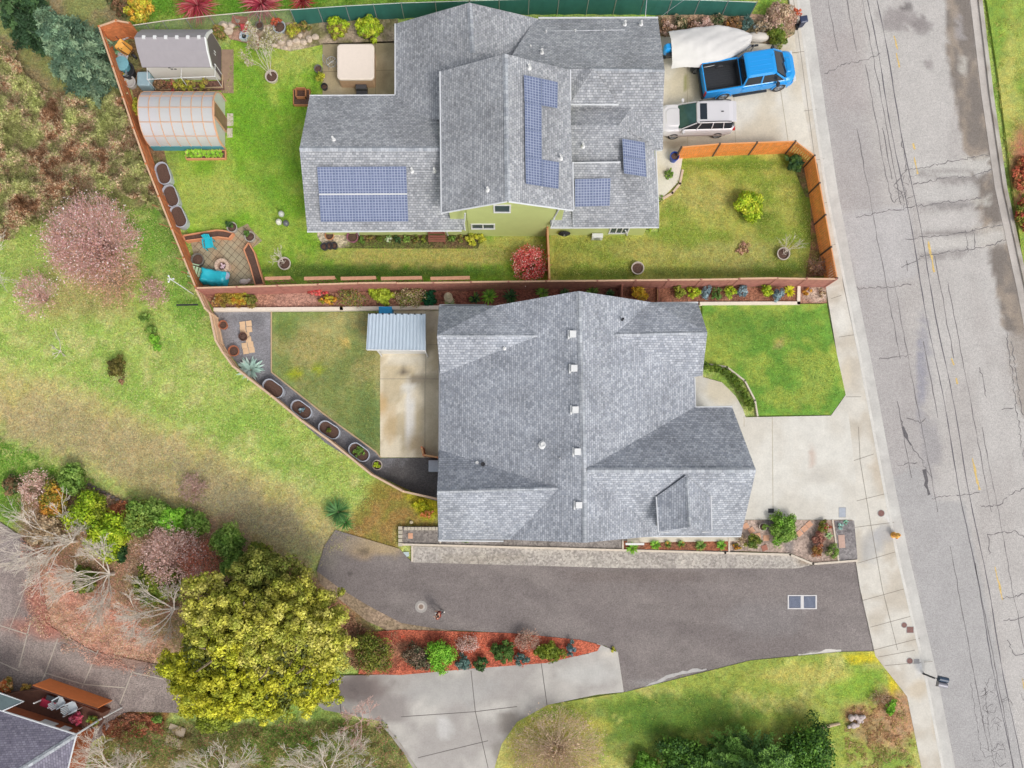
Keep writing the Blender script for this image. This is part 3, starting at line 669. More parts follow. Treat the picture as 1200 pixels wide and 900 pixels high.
# exposed aggregate yard, bottom left
ag = flat(SA(148, 134, 128), .12, .04, 77, SA(164, 150, 142), (.4, .65))
ag = blobs(ag, [(20, 645, 26, 22, SA(164, 152, 148), .8), (60, 735, 60, 16, SA(178, 126, 110), .8), (150, 770, 45, 16, SA(160, 124, 106), .7), (60, 700, 30, 40, SA(186, 124, 106), .9), (10, 690, 10, 40, SA(160, 146, 140), .6)])
l2 = sheet('forecourt', [(-300, 520), (0, 612), (24, 628), (40, 650), (60, 735), (110, 764), (240, 790), (240, 836), (150, 834), (136, 840), (120, 862), (60, 900), (-300, 1000)], .07, .07, ag, vmat('exposed_aggregate', octs=((2, .1), (14, .25)), bump=.5, voro=(14, .25)), .35)
strips('slab_joint', [[(36, 728), (22, 782)], [(68, 748), (52, 792), (45, 806)], [(115, 762), (96, 806)], [(158, 780), (140, 826)], [(0, 733), (34, 744)], [(54, 789), (98, 802), (146, 806)], [(155, 788), (192, 796)], [(88, 755), (110, 764)], [(0, 776), (22, 786)]], .07, .0745, mat('slab_joint_tan', (196, 184, 168), .9), l2)
strips('slab_joint', [[(22, 640), (36, 670), (22, 710), (10, 740)]], .04, .0745, mat('slab_joint_tan', (172, 156, 138), .9), l2)

# ---- beds and gravel
mu = flat(SA(172, 124, 102), .2, .06, 81, SA(146, 98, 80))
mu = blobs(mu, [(340, 350, 50, 12, SA(192, 148, 130), .9), (300, 348, 30, 10, SA(190, 140, 116), .8), (610, 350, 110, 12, SA(136, 80, 66), .9), (700, 345, 40, 14, SA(116, 74, 60), .8), (800, 345, 60, 12, SA(156, 104, 80), .8), (900, 345, 50, 10, SA(166, 112, 86), .8), (955, 345, 18, 12, SA(214, 190, 170), .9)])
sheet('mulch_bed', [(238, 345), (700, 338), (968, 336), (969, 355), (820, 357), (515, 361), (252, 364)], .12, .12, mu, ML(), .3)
gy = flat(SA(158, 157, 161), .1, .05, 83, SA(142, 140, 143))
gy = blobs(gy, [(490, 560, 40, 30, SA(98, 94, 92), .9), (290, 375, 25, 10, SA(118, 118, 122), .6), (320, 450, 22, 20, SA(112, 112, 116), .7), (400, 520, 60, 40, SA(116, 114, 118), .6)])  # darkest gravel, by the house: shade of its west side painted in
sheet('gravel_yard', [(250, 363), (318, 365), (318, 436), (380, 486), (440, 530), (446, 537), (516, 536), (516, 588), (500, 584), (440, 556), (380, 518), (320, 465), (285, 436), (262, 405)], .04, .04, gy, vmat('gravel_fine', octs=((2, .08), (22, .18)), bump=.4, voro=(16, .2)), .35)
strips('timber_edging', [[(318, 365), (318, 436), (380, 485.5), (440, 529), (446, 536)]], .09, .11, mat('timber_edging', (206, 178, 140), .8), None, kind='structure')
gs = flat(SA(194, 186, 176), .12, .05, 85, SA(178, 170, 162))
gs = blobs(gs, [(950, 655, 20, 8, SA(150, 120, 84), .6), (560, 655, 60, 8, SA(170, 160, 146), .6)])
sheet('gravel_strip', [(482, 640), (850, 648), (925, 650), (955, 661), (935, 666), (740, 666), (482, 659)], .10, .06, gs, GV(), .35)
sheet('gravel_strip', [(470, 617), (520, 617), (870, 620), (872, 646), (850, 647), (482, 639), (470, 637)], .09, .09, flat(SA(160, 152, 146), .12, .06, 86, SA(142, 134, 128)), GV(), .35)
strips('garden_path', [[(516, 637), (516, 630)]], .1, .11, mat('kerb_pale', (226, 212, 194), .8), None, kind='structure')
fb = flat(SA(168, 104, 76), .2, .08, 87, SA(140, 96, 74))
sheet('flower_bed', [(730, 634), (854, 634), (854, 645.5), (730, 643.5)], .13, .1, fb, ML(), .3)
sheet('garden_path', [(735, 629), (867, 627), (867, 634), (735, 636)], .135, .1, flat(SA(222, 212, 194), .06, .06, 88), CO(), .4)
fg = flat(SA(204, 180, 164), .12, .07, 89, SA(184, 162, 148))
fg = blobs(fg, [(905, 614, 20, 8, SA(120, 118, 122), .8), (925, 640, 8, 10, SA(136, 134, 136), .6), (970, 625, 16, 18, SA(168, 136, 116), .7)])
sheet('gravel_garden', [(868, 609.5), (1001, 609.5), (1005, 656), (955, 660), (927, 648.5), (854, 645), (854, 634), (868, 634)], .11, .11, fg, GV(), .3)
sheet('gravel_garden', [(977.5, 610), (1001, 610), (1005, 655), (984, 658)], .122, .05, flat(SA(154, 148, 146), .1, .08, 90, SA(136, 130, 130)), GV(), .3)
rb = flat(SA(206, 112, 84), .2, .09, 91, SA(176, 92, 70), (.45, .65))
rb = blobs(rb, [(470, 762, 40, 12, SA(170, 124, 96), .8), (445, 778, 30, 10, SA(160, 100, 76), .8)])
sheet('bark_bed', [(430, 741), (470, 738), (520, 739.5), (600, 742), (680, 750), (704, 756), (700, 763), (640, 777), (560, 783), (470, 791), (420, 790), (424, 760)], .095, .05, rb, ML(), .3)
sheet('gravel_shoulder', [(371, 669), (396, 688), (432, 710), (470, 730), (520, 738), (560, 742), (520, 748), (470, 746), (430, 728), (400, 704), (375, 684)], .05, .04, flat(SA(176, 152, 128), .2, .1, 92, SA(156, 136, 110)), GV(), .3)
rk = flat(SA(186, 166, 142), .2, .1, 93, SA(132, 126, 84), (.4, .6))
rk = blobs(rk, [(285, 45, 20, 14, SA(196, 150, 130), .8), (340, 55, 20, 8, SA(206, 188, 164), .8)])
sheet('rock_bed', [(262, 34), (340, 26), (466, 22), (466, 50), (378, 52), (340, 60), (305, 52), (270, 46)], .08, .08, rk, GV(), .3)
nb = flat(SA(196, 160, 132), .2, .1, 94, SA(150, 140, 104), (.4, .6))
sheet('planting_bed', [(770, 18), (878, 16), (935, 20), (931, 40), (915, 50), (880, 50), (800, 44), (770, 42)], .13, .13, nb, ML(), .3)
sheet('planting_bed', [(372, 277), (380, 290), (420, 291), (560, 291), (566, 276), (566, 268), (372, 268)], .09, .09, blobs(flat(SA(124, 98, 72), .2, .1, 95, SA(110, 112, 62)), [(390, 278, 22, 16, SA(222, 206, 180), .95)]), ML(), .3)
bl = flat(SA(146, 112, 84), .2, .1, 96, SA(128, 126, 80))
sheet('planting_bed', [(150, 40), (165, 40), (178, 100), (186, 150), (206, 232), (190, 232), (170, 160), (150, 90)], .06, .05, bl, ML(), .3)
sheet('planting_bed', [(950, 235), (962, 250), (978, 322), (944, 325), (950, 290)], .075, .05, flat(SA(164, 118, 92), .2, .1, 97, SA(128, 126, 62)), ML(), .3)
sheet('planting_bed', [(924, 182), (950, 190), (958, 235), (944, 230)], .075, .05, flat(SA(150, 118, 92), .2, .1, 98, SA(112, 126, 62)), ML(), .3)
sheet('planting_bed', [(176, 99), (262, 94), (263, 105.5), (178, 108.5)], .08, .05, flat(SA(120, 88, 76), .2, .1, 100), ML(), .3)
# brick patio by the brown fence
def brickpat():
    m = vmat('paver', octs=((3, .1), (16, .15)), bump=.2)
    c = flat(SA(178, 166, 138), .12, .12, 99, SA(188, 160, 128), (.5, .7))
    o = sheet('paver_terrace', [(222, 278), (278, 268), (290, 262), (294, 268), (307, 282), (294, 292), (304, 332), (236, 336)], .08, .08, c, m, .25)
    ls = []
    for i in range(-9, 12):
        a = (262 + i * 5.0 + 40, 300 + i * 4.4 - 50); b = (262 + i * 5.0 - 40, 300 + i * 4.4 + 50)
        ls.append([a, b]); a = (262 - i * 5 + 46, 300 + i * 4.6 + 40); b = (262 - i * 5 - 46, 300 + i * 4.6 - 40); ls.append([a, b])
    poly = [(222, 278), (278, 268), (290, 262), (294, 268), (307, 282), (294, 292), (304, 332), (236, 336)]
    cl = []
    for a, b in ls:
        t = np.linspace(0, 1, 60); uu = a[0] + (b[0] - a[0]) * t; vv = a[1] + (b[1] - a[1]) * t
        ins = sdpoly(uu, vv, poly) < -1; k = np.where(ins)[0]
        if len(k) > 3: cl.append([(uu[k[0]], vv[k[0]]), (uu[k[-1]], vv[k[-1]])])
    strips('paver_joint', cl, .03, .0845, mat('paver_joint', (122, 104, 84), .9), o)
brickpat()
# low kerbs and retaining walls
def wall(name, pts, w, z0, z1, m, label, cat='wall', group=None):
    r = MB()
    q = [P(u, v, z1) for u, v in pts]
    for a, b in zip(q, q[1:]):
        d = (b - a).normalized(); a2 = a - d * w * .5; b2 = b + d * w * .5
        nrm = Vector((-d.y, d.x, 0)) * w / 2
        r.prism([(a2 + nrm)[:2], (b2 + nrm)[:2], (b2 - nrm)[:2], (a2 - nrm)[:2]], z0, z1)
    o = r.build(name, m); tag(o, label, cat, group); return o
kp = mat('kerb_pale', (244, 228, 210), .8, amt=.1, scale=3)
wall('garden_wall', [(252, 362.5), (400, 361.5), (514, 360)], .22, 0, .32, mat('wall_cap', (246, 232, 214), .8, amt=.08), 'long low pale concrete wall between the mulch bed and the rear lawn')
wall('garden_wall', [(822, 355.5), (936, 355), (936.5, 336)], .2, 0, .25, mat('wall_cap', (246, 232, 214), .8, amt=.08), 'low pale concrete wall with a corner along the top of the front lawn')
wall('garden_kerb', [(470, 638), (850, 648), (926, 650), (953, 661), (1004, 657)], .13, 0, .2, kp, 'long pinkish white kerb between the gravel strips beside the alley', 'kerb')
wall('garden_kerb', [(976, 610), (983, 658)], .1, 0, .17, kp, 'short white kerb crossing the front garden gravel', 'kerb')
wall('garden_kerb', [(730, 633), (730, 645)], .1, 0, .17, kp, 'short white kerb at the left end of the flower bed', 'kerb')
wall('garden_kerb', [(854.5, 628), (854.5, 647)], .1, 0, .17, kp, 'short white kerb at the right end of the flower bed', 'kerb')
wall('garden_kerb', [(483, 641), (483, 657)], .12, 0, .15, kp, 'short white kerb closing the west end of the wide gravel strip', 'kerb')
wall('lawn_kerb', [(824, 425.5), (852, 430), (873, 446), (885, 469), (888, 487)], .1, 0, .17, kp, 'curved pale kerb between the clipped hedge and the front lawn', 'kerb')
# block wall at the end of the gravel
bk = root('block_wall', P(495, 622), 'short stepped wall of pale concrete blocks at the west end of the house', 'wall')
bt = mat('concrete_block', (206, 196, 176), .85, amt=.15, scale=3)
for i in range(11):
    a = P(473.5 + i * 4.1, 619.5, .35) - bk.location; MB().box(a.x, a.x + .2, a.y - .1, a.y + .1, 0, .35).build('block', bt, bk)
for i in range(5):
    a = P(469, 617 + i * 4.8, .3) - bk.location; MB().box(a.x - .12, a.x + .12, a.y - .22, a.y, 0, .32).build('block', bt, bk)
# ================================================================ buildings
CAMP = Vector((0, 0, HC))
def PL(u, v, pl, dz=0.0):
    """point on the plane through three (u,v,z) corners, raised by dz, seen at pixel u,v"""
    A, B, C = (P(*p) + Vector((0, 0, dz)) for p in pl)
    n = (B - A).cross(C - A); d = P(u, v, 0) - CAMP
    t = (A - CAMP).dot(n) / d.dot(n)
    return CAMP + d * t
def faces_mesh(name, faces, m, parent, thick=.12, zoff=0):
    off = parent.location if parent is not None else Vector((0, 0, 0))
    vs = []; fs = []
    for f in faces:
        idx = []
        pts = [P(*p) + Vector((0, 0, zoff)) - off for p in f]
        nz = sum((pts[i].x * pts[(i + 1) % len(pts)].y - pts[(i + 1) % len(pts)].x * pts[i].y) for i in range(len(pts)))
        if nz < 0: pts = pts[::-1]
        for p in pts:
            for i, q in enumerate(vs):
                if (q - p).length < .004: idx.append(i); break
            else: vs.append(p); idx.append(len(vs) - 1)
        fs.append(idx)
    me = bpy.data.meshes.new(name); me.from_pydata([tuple(v) for v in vs], [], fs)
    bm = bmesh.new(); bm.from_mesh(me); bmesh.ops.triangulate(bm, faces=[f for f in bm.faces if len(f.verts) > 3]); bm.to_mesh(me); bm.free(); me.update()
    o = link(name, me, m, parent)
    if thick:
        s = o.modifiers.new('thickness', 'SOLIDIFY'); s.thickness = thick; s.offset = -1
    return o
def lineobj(name, pts, r, m, parent, n=6):
    off = parent.location if parent is not None else Vector((0, 0, 0))
    return MB().tube([P(*p) - off for p in pts], r, n).build(name, m, parent)
WHITE = mat('white_trim', (238, 238, 236), .5, amt=.04, scale=2)
GUT = mat('gutter_white', (226, 228, 230), .4, amt=.05, scale=2)
DARK = mat('dark_rubber', (46, 46, 50), .6)
GLASS = mat('window_glass', (70, 84, 96), .08, amt=.2, scale=1)
METAL = mat('galvanised', (188, 190, 192), .4, .5, amt=.15, scale=12)
def vent_box(parent, p, w=.36, d=.42, h=.22):
    q = p - parent.location
    mb = MB().box(q.x - w / 2, q.x + w / 2, q.y - d / 2 + .03, q.y + d / 2 - .03, q.z - .12, q.z + h)
    mb.box(q.x - w / 2 - .1, q.x - w / 2 - .003, q.y - d / 2 - .05, q.y + d / 2 + .05, q.z - .12, q.z + .05)
    return mb.build('roof_vent', WHITE, parent, bevel=.01)
def vent_pipe(parent, p, r=.07, h=.4, m=None, flange=True):
    q = p - parent.location; m = m or WHITE
    mb = MB().lathe([(r, q.z - .15), (r, q.z + h), (r * .7, q.z + h), (r * .7, q.z + h - .05)], 12, (q.x, q.y))
    if flange: mb.lathe([(r * 2.0, q.z - .1), (r * 1.8, q.z + .04), (r * 1.1, q.z + .09)], 12, (q.x, q.y))
    return mb.build('vent_pipe', m, parent)
def wallbox(name, poly, z0, z1, m, parent):
    o = parent.location
    return MB().prism([(p[0] - o.x, p[1] - o.y) for p in poly], z0, z1).build(name, m, parent)
def gable(name, a, b, c, m, parent, t=.12):
    """vertical triangular wall a-b with apex c (world points)"""
    o = parent.location; a, b, c = (Vector(p) - o for p in (a, b, c)); d = (b - a); d.z = 0; n = Vector((-d.y, d.x, 0)).normalized() * t / 2
    return MB().add([a + n, b + n, c + n, a - n, b - n, c - n], [(0, 1, 2), (5, 4, 3), (0, 3, 4, 1), (1, 4, 5, 2), (2, 5, 3, 0)]).build(name, m, parent)
def window(parent, x0, x1, z0, z1, y, panes=1, fr=.09, facing=-1, axis='x'):
    """window on a wall facing -y (axis x) or +-x (axis y); world coords"""
    o = parent.location; f = MB(); g = MB(); t = .04 * facing
    def bx(m, a0, a1, c0, c1, d0, d1):
        lo, hi = min(d0, d1), max(d0, d1)
        if axis == 'x': m.box(a0 - o.x, a1 - o.x, y + lo - o.y, y + hi - o.y, c0, c1)
        else: m.box(y + lo - o.x, y + hi - o.x, a0 - o.y, a1 - o.y, c0, c1)
    bx(f, x0 - fr, x1 + fr, z1, z1 + fr, 0, t); bx(f, x0 - fr, x1 + fr, z0 - fr, z0, 0, t * 1.6)
    bx(f, x0 - fr, x0, z0, z1, 0, t); bx(f, x1, x1 + fr, z0, z1, 0, t)
    for i in range(1, panes):
        c = x0 + (x1 - x0) * i / panes; bx(f, c - .04, c + .04, z0, z1, 0, t)
    w_ = f.build('window', WHITE, parent)
    bx(g, x0, x1, z0, z1, .0, t * .4); g.build('pane', GLASS, w_)
    return w_
def solar(parent, pl, q, cu=6, cv=10, dz=.13):
    """panel with pixel corners q lying over the roof plane pl"""
    c = [PL(u, v, pl, dz) - parent.location for u, v in q]
    n = (c[1] - c[0]).cross(c[3] - c[0]).normalized()
    if n.z < 0: n = -n
    me = bpy.data.meshes.new('solar_panel'); lo = [p - n * .035 for p in c]
    me.from_pydata([tuple(p) for p in c + lo], [], [(0, 1, 2, 3), (4, 7, 6, 5), (0, 4, 5, 1), (1, 5, 6, 2), (2, 6, 7, 3), (3, 7, 4, 0)])
    uv = me.uv_layers.new(name='UVMap'); tex = [(0, cv), (cu, cv), (cu, 0), (0, 0)]
    for i, l in enumerate(me.loops):
        uv.data[i].uv = tex[l.vertex_index % 4]
    bm = bmesh.new(); bm.from_mesh(me); bmesh.ops.recalc_face_normals(bm, faces=bm.faces); bm.to_mesh(me); bm.free()
    o = link('solar_panel', me, panelmat(), parent)
    fr = MB()
    for i in range(4):
        fr.bar(c[i] + n * .002, c[(i + 1) % 4] + n * .002, .022, .02, up=n)
    fr.build('frame', mat('panel_frame', (150, 160, 184), .4, .2), o)
    return o
def grid_solar(parent, pl, q, nu, nv, cu, cv, gap=.004):
    q = [Vector((a, b, 0)) for a, b in q]
    if nv > 1: MB().bar(PL(*(q[0].lerp(q[3], .5))[:2], pl, .14) - parent.location, PL(*(q[1].lerp(q[2], .5))[:2], pl, .14) - parent.location, .09, .02).build('mounting_rail', WHITE, parent)
    def at(s, t): return q[0].lerp(q[1], s).lerp(q[3].lerp(q[2], s), t)
    for i in range(nu):
        for j in range(nv):
            s0, s1, t0, t1 = i / nu + gap / 2, (i + 1) / nu - gap / 2, j / nv + gap, (j + 1) / nv - gap
            solar(parent, pl, [tuple(at(s, t)[:2]) for s, t in ((s0, t0), (s1, t0), (s1, t1), (s0, t1))], cu, cv)

SH1 = shingles('grey_shingles', S(198, 201, 208), S(156, 161, 170), S(134, 138, 144))
SH2 = shingles('weathered_shingles', S(196, 197, 200), S(156, 159, 164), S(132, 134, 138))
CAP = shingles('ridge_cap', S(194, 197, 202), S(162, 167, 174), S(146, 149, 154), course=.25, tab=.25)
def ridge(parent, pts, w=.3):
    off = parent.location; mb = MB()
    for a, b in zip(pts, pts[1:]):
        a = P(*a) - off; b = P(*b) - off; d = (b - a).normalized(); n = Vector((-d.y, d.x, 0)).normalized()
        up = Vector((0, 0, .035))
        vs = [a - n * w / 2 + Vector((0, 0, -.05)), a + up, a + n * w / 2 + Vector((0, 0, -.05)), b - n * w / 2 + Vector((0, 0, -.05)), b + up, b + n * w / 2 + Vector((0, 0, -.05))]
        mb.add(vs, [(0, 3, 4, 1), (1, 4, 5, 2)])
    return mb.build('ridge_cap', CAP, parent)

# ---- the grey house in the middle
E, T = 2.8, 5.7
GH = root('grey_house', P(690, 490), 'large single storey house with grey shingle roof of many gables and white box vents', 'house')
Nn, Ss, Q = (678, 341, T), (685, 636, T), (684.5, 551, T)
a_, b_, c_, d_, e_ = (515, 358.5, E), (512, 393, 4.85), (516, 438, E), (632, 393, 4.9), (581, 358, 4.0)
w2, f_, g_, w3, h_ = (515, 527, E), (512, 576, 5.1), (655, 572, 5.25), (514.5, 632.5, E), (598, 632.5, 4.0)
k_, l_, j_, i_, m_, n_ = (818, 355.5, E), (763, 354, 3.9), (829, 389.5, 4.6), (720, 392, 4.85), (823, 440, E), (813.5, 442, E)
o_, s_, r_, t_, v_ = (815, 476.5, E), (858, 477, E), (886, 551, T - .1), (868.5, 627.5, E), (776, 627.5, E)
roofG = [[a_, b_, d_, e_], [b_, c_, d_], [w2, g_, f_], [f_, g_, h_, w3], [e_, d_, Nn], [d_, g_, Q, Nn], [d_, c_, w2, g_], [g_, h_, Ss, Q],
         [l_, k_, j_, i_], [i_, j_, m_, n_], [Nn, l_, i_], [Nn, i_, Q], [i_, n_, o_, Q], [Q, o_, s_, r_], [Q, r_, t_, v_], [Q, v_, Ss]]
faces_mesh('roof', roofG, SH1, GH, .14)
ridge(GH, [(678, 341.5, T + .02), (684.5, 551, T + .02), (685, 635.5, T + .02)])
ridge(GH, [(688, 551, T + .02), (885.5, 551, T - .08)]); ridge(GH, [(720, 392, 4.88), (828.5, 389.5, 4.63)], .2)
ridge(GH, [(512.5, 393, 4.87), (630, 393, 4.92)], .2); ridge(GH, [(512.5, 576, 5.12), (653, 572, 5.27)], .2)
eo = [a_, (700, 358, E), k_, m_, n_, o_, s_, t_, v_, w3]
def eave(u, v): return P(u, v, E)
yN, yS, xW = eave(515, 358)[1] - .4, eave(515, 632)[1] + .45, eave(514, 400)[0] + .4
xG, xNE, xM, yA, yB = 13.9, 11.85, 11.45, eave(823, 440)[1] + .35, eave(858, 477)[1] - .35
body = [(xW, yS), (xG, yS + .25), (xG, yB), (xM, yB), (xM, yA), (xNE, yA), (xNE, yN), (xW, yN)]
SID = mat('pale_siding', (206, 204, 198), .7, amt=.05, scale=2)
wallbox('wall', body, 0, 2.62, SID, GH)
gable('gable_wall', (-.4, yN - .06, 2.6), (9.4, yN - .06, 2.6), (4.5, yN - .06, 5.45), SID, GH); gable('gable_wall', (0, yS + .06, 2.6), (9.4, yS + .06, 2.6), (4.8, yS + .06, 5.45), SID, GH)
gable('gable_wall', (xG - .06, yS + .3, 2.6), (xG - .06, yB, 2.6), (xG - .06, (yS + yB) / 2 + .1, 5.35), SID, GH)
gable('gable_wall', (xNE - .06, yA, 2.6), (xNE - .06, yN, 2.6), (xNE - .06, 9.9, 4.4), SID, GH)
gable('gable_wall', (xW + .06, yN, 2.6), (xW + .06, 8.2, 2.6), (xW + .06, 9.75, 4.6), SID, GH); gable('gable_wall', (xW + .06, 3, 2.6), (xW + .06, yS, 2.6), (xW + .06, .72, 4.85), SID, GH)
gd = MB(); o = GH.location
for i in range(4): gd.box(xG - o.x, xG - o.x + .05, -.75 - o.y, 4.1 - o.y, .12 + i * .55, .65 + i * .55)
gd.build('garage_door', WHITE, GH)
for x0, x1 in ((1.2, 2.6), (6.0, 7.4)): window(GH, x0, x1, .9, 2.0, yS, 2)
window(GH, 8.5, 9.8, 3.6 - 2.7, 2.1, xNE, 2, facing=1, axis='y')
for pts in ([(515, 359, E), (515, 438, E), (514.5, 528, E), (514, 633, E)], [(514, 633.5, E), (590, 634, E)], [(745, 628.5, E), (868, 628.5, E), (869, 621, E)], [(814, 443, E), (815, 477, E), (858, 476.5, E)], [(515, 357.5, E), (570, 357.5, E)], [(770, 355, E), (818, 354.5, E)]):
    lineobj('gutter', pts, .055, GUT if pts[0][0] > 600 or pts[0][1] > 600 else mat('gutter_grey', (150, 152, 156), .5), GH)
WP = [Q, c_, w2]
for u, v in ((671, 392), (672.5, 432), (674, 480.5), (676.5, 529.5), (678, 592)): vent_box(GH, PL(u, v, [Nn, Q, (515, 480, E)]))
WPL = [Nn, Q, (515, 480, E)]
p = PL(636, 521.5, WPL); vent_pipe(GH, p, .14, .3)
vent_pipe(GH, PL(656, 537, WPL), .04, .15, flange=False)
vent_pipe(GH, PL(591, 408.5, [b_, c_, d_]), .06, .25); vent_pipe(GH, PL(566, 544, [w2, g_, f_]), .13, .2, DARK, False)
vent_pipe(GH, PL(559, 542, [w2, g_, f_]), .06, .3); vent_pipe(GH, PL(594, 546, [w2, g_, f_]), .06, .3)
vent_pipe(GH, PL(729, 375, [Nn, i_, l_]), .07, .3, DARK, False)
# dormer over the front
dz = [(804, 557, 5.62), (808, 618, 5.6), (772, 622.5, 4.7), (769.5, 582, 4.7), (833, 622.5, 4.7), (832, 582, 4.7)]
faces_mesh('dormer_roof', [[dz[0], dz[1], dz[2], dz[3]], [dz[0], dz[5], dz[4], dz[1]]], SH1, GH, .1)
gable('dormer_wall', P(773, 617, 4.5), P(832, 617, 4.5), P(808, 614, 5.4), SID, GH)
wallbox('dormer_wall', [P(774, 617, 4.5)[:2], P(831, 617, 4.5)[:2], P(831, 578, 4.5)[:2], P(774, 578, 4.5)[:2]], 2.9, 4.56, SID, GH)
for pts in ([(769, 582, 4.7), (771.5, 623.5, 4.7), (784, 623.5, 4.7)], [(833, 582, 4.7), (834, 623.5, 4.7), (823, 623.5, 4.7)]): lineobj('gutter', pts, .045, GUT, GH)
ridge(GH, [(804.5, 560, 5.64), (808, 617.5, 5.62)], .2)

# ---- the green house in the north
LG = root('green_house', P(600, 150), 'lime green house with weathered grey roof, raised centre gable and blue solar panels', 'house')
SG = mat('lime_siding', (206, 216, 140), .7, amt=.04, scale=1.5)
e1 = 2.4
l_n = [(351, 174, 4.3), (535, 174, 4.3), (535, 111, 2.42), (363, 112, e1)]
l_s = [(351, 174, 4.3), (360, 270.5, e1), (544, 269.5, e1), (544, 174, 4.3)]
n_w = [(550, 3, 4.4), (463, 28, e1), (463, 140, e1), (557, 140, 4.4)]
n_e = [(550, 3, 4.4), (557, 140, 4.4), (640, 140, 2.5), (631, 22, e1)]
e_n = [(590, 80, 4.5), (779, 82, 4.5), (771, 21.5, e1), (627, 22.5, e1)]
e_s = [(590, 80, 4.5), (779, 82, 4.5), (777, 126, 3.45), (740, 126, 3.45), (650, 126, 3.4)]
b_1 = [(650, 126, 3.4), (740, 126, 3.45), (725, 147, 3.9), (650, 147, 3.9)]
c_1 = [(645, 147, 3.9), (725, 147, 3.9), (772, 265.5, e1), (645, 266, e1)]
d_1 = [(740, 126, 3.45), (777, 126, 3.45), (777, 175.5, 2.7), (725, 147, 3.9)]
e_2 = [(725, 147, 3.9), (777, 175.5, 2.7), (767, 176.5, 2.6), (770, 225, 2.5), (772, 265.5, e1)]
faces_mesh('roof', [l_n, l_s], SH2, LG, .14)
faces_mesh('roof', [n_w, n_e], SH2, LG, .14)
faces_mesh('roof', [e_n, e_s, b_1, c_1, d_1, e_2], SH2, LG, .14)
u_w = [(516, 84, 4.6), (517.6, 249, 4.6), (595, 235.5, 6.3), (592, 63, 6.3)]
u_e = [(592, 63, 6.3), (595, 235.5, 6.3), (671.5, 246, 4.6), (668, 82, 4.6)]
faces_mesh('upper_roof', [u_w, u_e], SH2, LG, .14)
faces_mesh('dormer_roof', [[(668, 122, 3.85), (725, 122, 3.85), (695, 80, 4.75)], [(668, 83, 4.2), (668, 122, 3.85), (695, 80, 4.75)]], SH2, LG, .1)
faces_mesh('dormer_roof', [[(670, 191, 3.75), (727, 190.5, 3.7), (741, 266, 2.46), (671, 266.5, 2.46)]], SH2, LG, .1)
ridge(LG, [(351, 174, 4.32), (516, 174, 4.32)]); ridge(LG, [(550, 3.5, 4.42), (554, 62, 4.42)]); ridge(LG, [(592, 63.5, 6.32), (595, 235, 6.32)])
ridge(LG, [(690, 80.5, 4.53), (778.5, 82, 4.53)], .2)
yw = 17.44
def wx(u, z=e1): return P(u, 0, z)[0]
def wy(v, z=e1): return P(0, v, z)[1]
wallbox('wall', [(wx(363) + .5, yw), (wx(772) - .5, yw), (wx(772) - .5, wy(180)), (wx(777) - .4, wy(180)), (wx(777) - .4, wy(22) - .5), (wx(463) + .45, wy(28) - .6), (wx(463) + .45, wy(112) - .4), (wx(363) + .5, wy(112) - .4)], 0, 2.25, SG, LG)
xa, xb = wx(516, 4.6) + .45, wx(671, 4.6) - .45
wallbox('upper_wall', [(xa, yw + .01), (xb, yw + .01), (xb, wy(84, 4.6) - .4), (xa, wy(84, 4.6) - .4)], 2.0, 4.45, SG, LG)
# the centre bay stands a little forward of the eaves
wallbox('bay_wall', [(wx(548), yw - .06), (wx(644), yw - .06), (wx(644), yw + 1), (wx(548), yw + 1)], 0, 4.5, SG, LG)
gable('gable_wall', (xa, yw + .02, 4.4), (xb, yw + .02, 4.4), ((xa + xb) / 2 - .05, yw + .02, 6.1), SG, LG, .16)
gable('gable_wall', (wx(363) + .5, wy(265), 2.2), (wx(363) + .5, wy(115), 2.2), (wx(355, 4.3) + .6, wy(174, 4.3), 4.1), SG, LG)
gable('gable_wall', (wx(777) - .45, wy(160), 2.2), (wx(777) - .45, wy(24), 2.2), (wx(777) - .45, wy(82, 4.5), 4.3), SG, LG)
window(LG, wx(580, 4.6), wx(597, 4.6), 3.95, 4.85, yw - .07)
window(LG, wx(553.5, 1.8), wx(578.5, 1.8), 1.42, 2.05, yw - .07, 2)
window(LG, wx(716, 1), wx(736, 1), .5, 1.85, yw, 3)
window(LG, wx(400, 1), wx(412, 1), .9, 1.9, yw, 2)
gdg = MB(); o = LG.location
for i in range(4): gdg.box(wx(777) - .4 - o.x, wx(777) - .36 - o.x, wy(165) - o.y, wy(40) - o.y, .14 + i * .5, .6 + i * .5)
gdg.build('garage_door', WHITE, LG)
for pts in ([(463, 28, e1), (463, 111, e1)], [(463, 111.5, e1), (363, 112, e1)], [(360, 271.5, e1), (541, 270.5, e1)], [(645, 267, e1), (772, 266.5, e1), (771.5, 245, e1), (768.5, 177, 2.6), (776, 176, 2.65)], [(631, 21, e1), (771, 20.5, e1)],
            [(515.5, 84, 4.6), (517, 249.5, 4.6)], [(517, 249.8, 4.6), (594, 236.3, 6.25)], [(596, 236.3, 6.25), (671.5, 246.8, 4.6)], [(672.2, 246, 4.6), (671, 190, 4.6)], [(668.6, 118, 4.6), (668.2, 82, 4.6)],
            [(667.5, 83, 4.15), (667.5, 122.5, 3.87), (725, 122.5, 3.87)], [(670, 246, 3.1), (669.6, 190.6, 3.78), (727, 190, 3.73)]):
    lineobj('gutter', pts, .05, GUT, LG)
lineobj('downpipe', [(545, 250, 4.4), (544, 262, 3.2), (545, 270, 2.4)], .05, GUT, LG); lineobj('downpipe', [(655, 245, 4.3), (650, 254, 3.0), (646, 266, 2.45)], .05, GUT, LG)
for u in (523, 419, 733): lineobj('downpipe', [(u, 270, 2.3), (u + 2, 276, .1)], .04, GUT, LG)
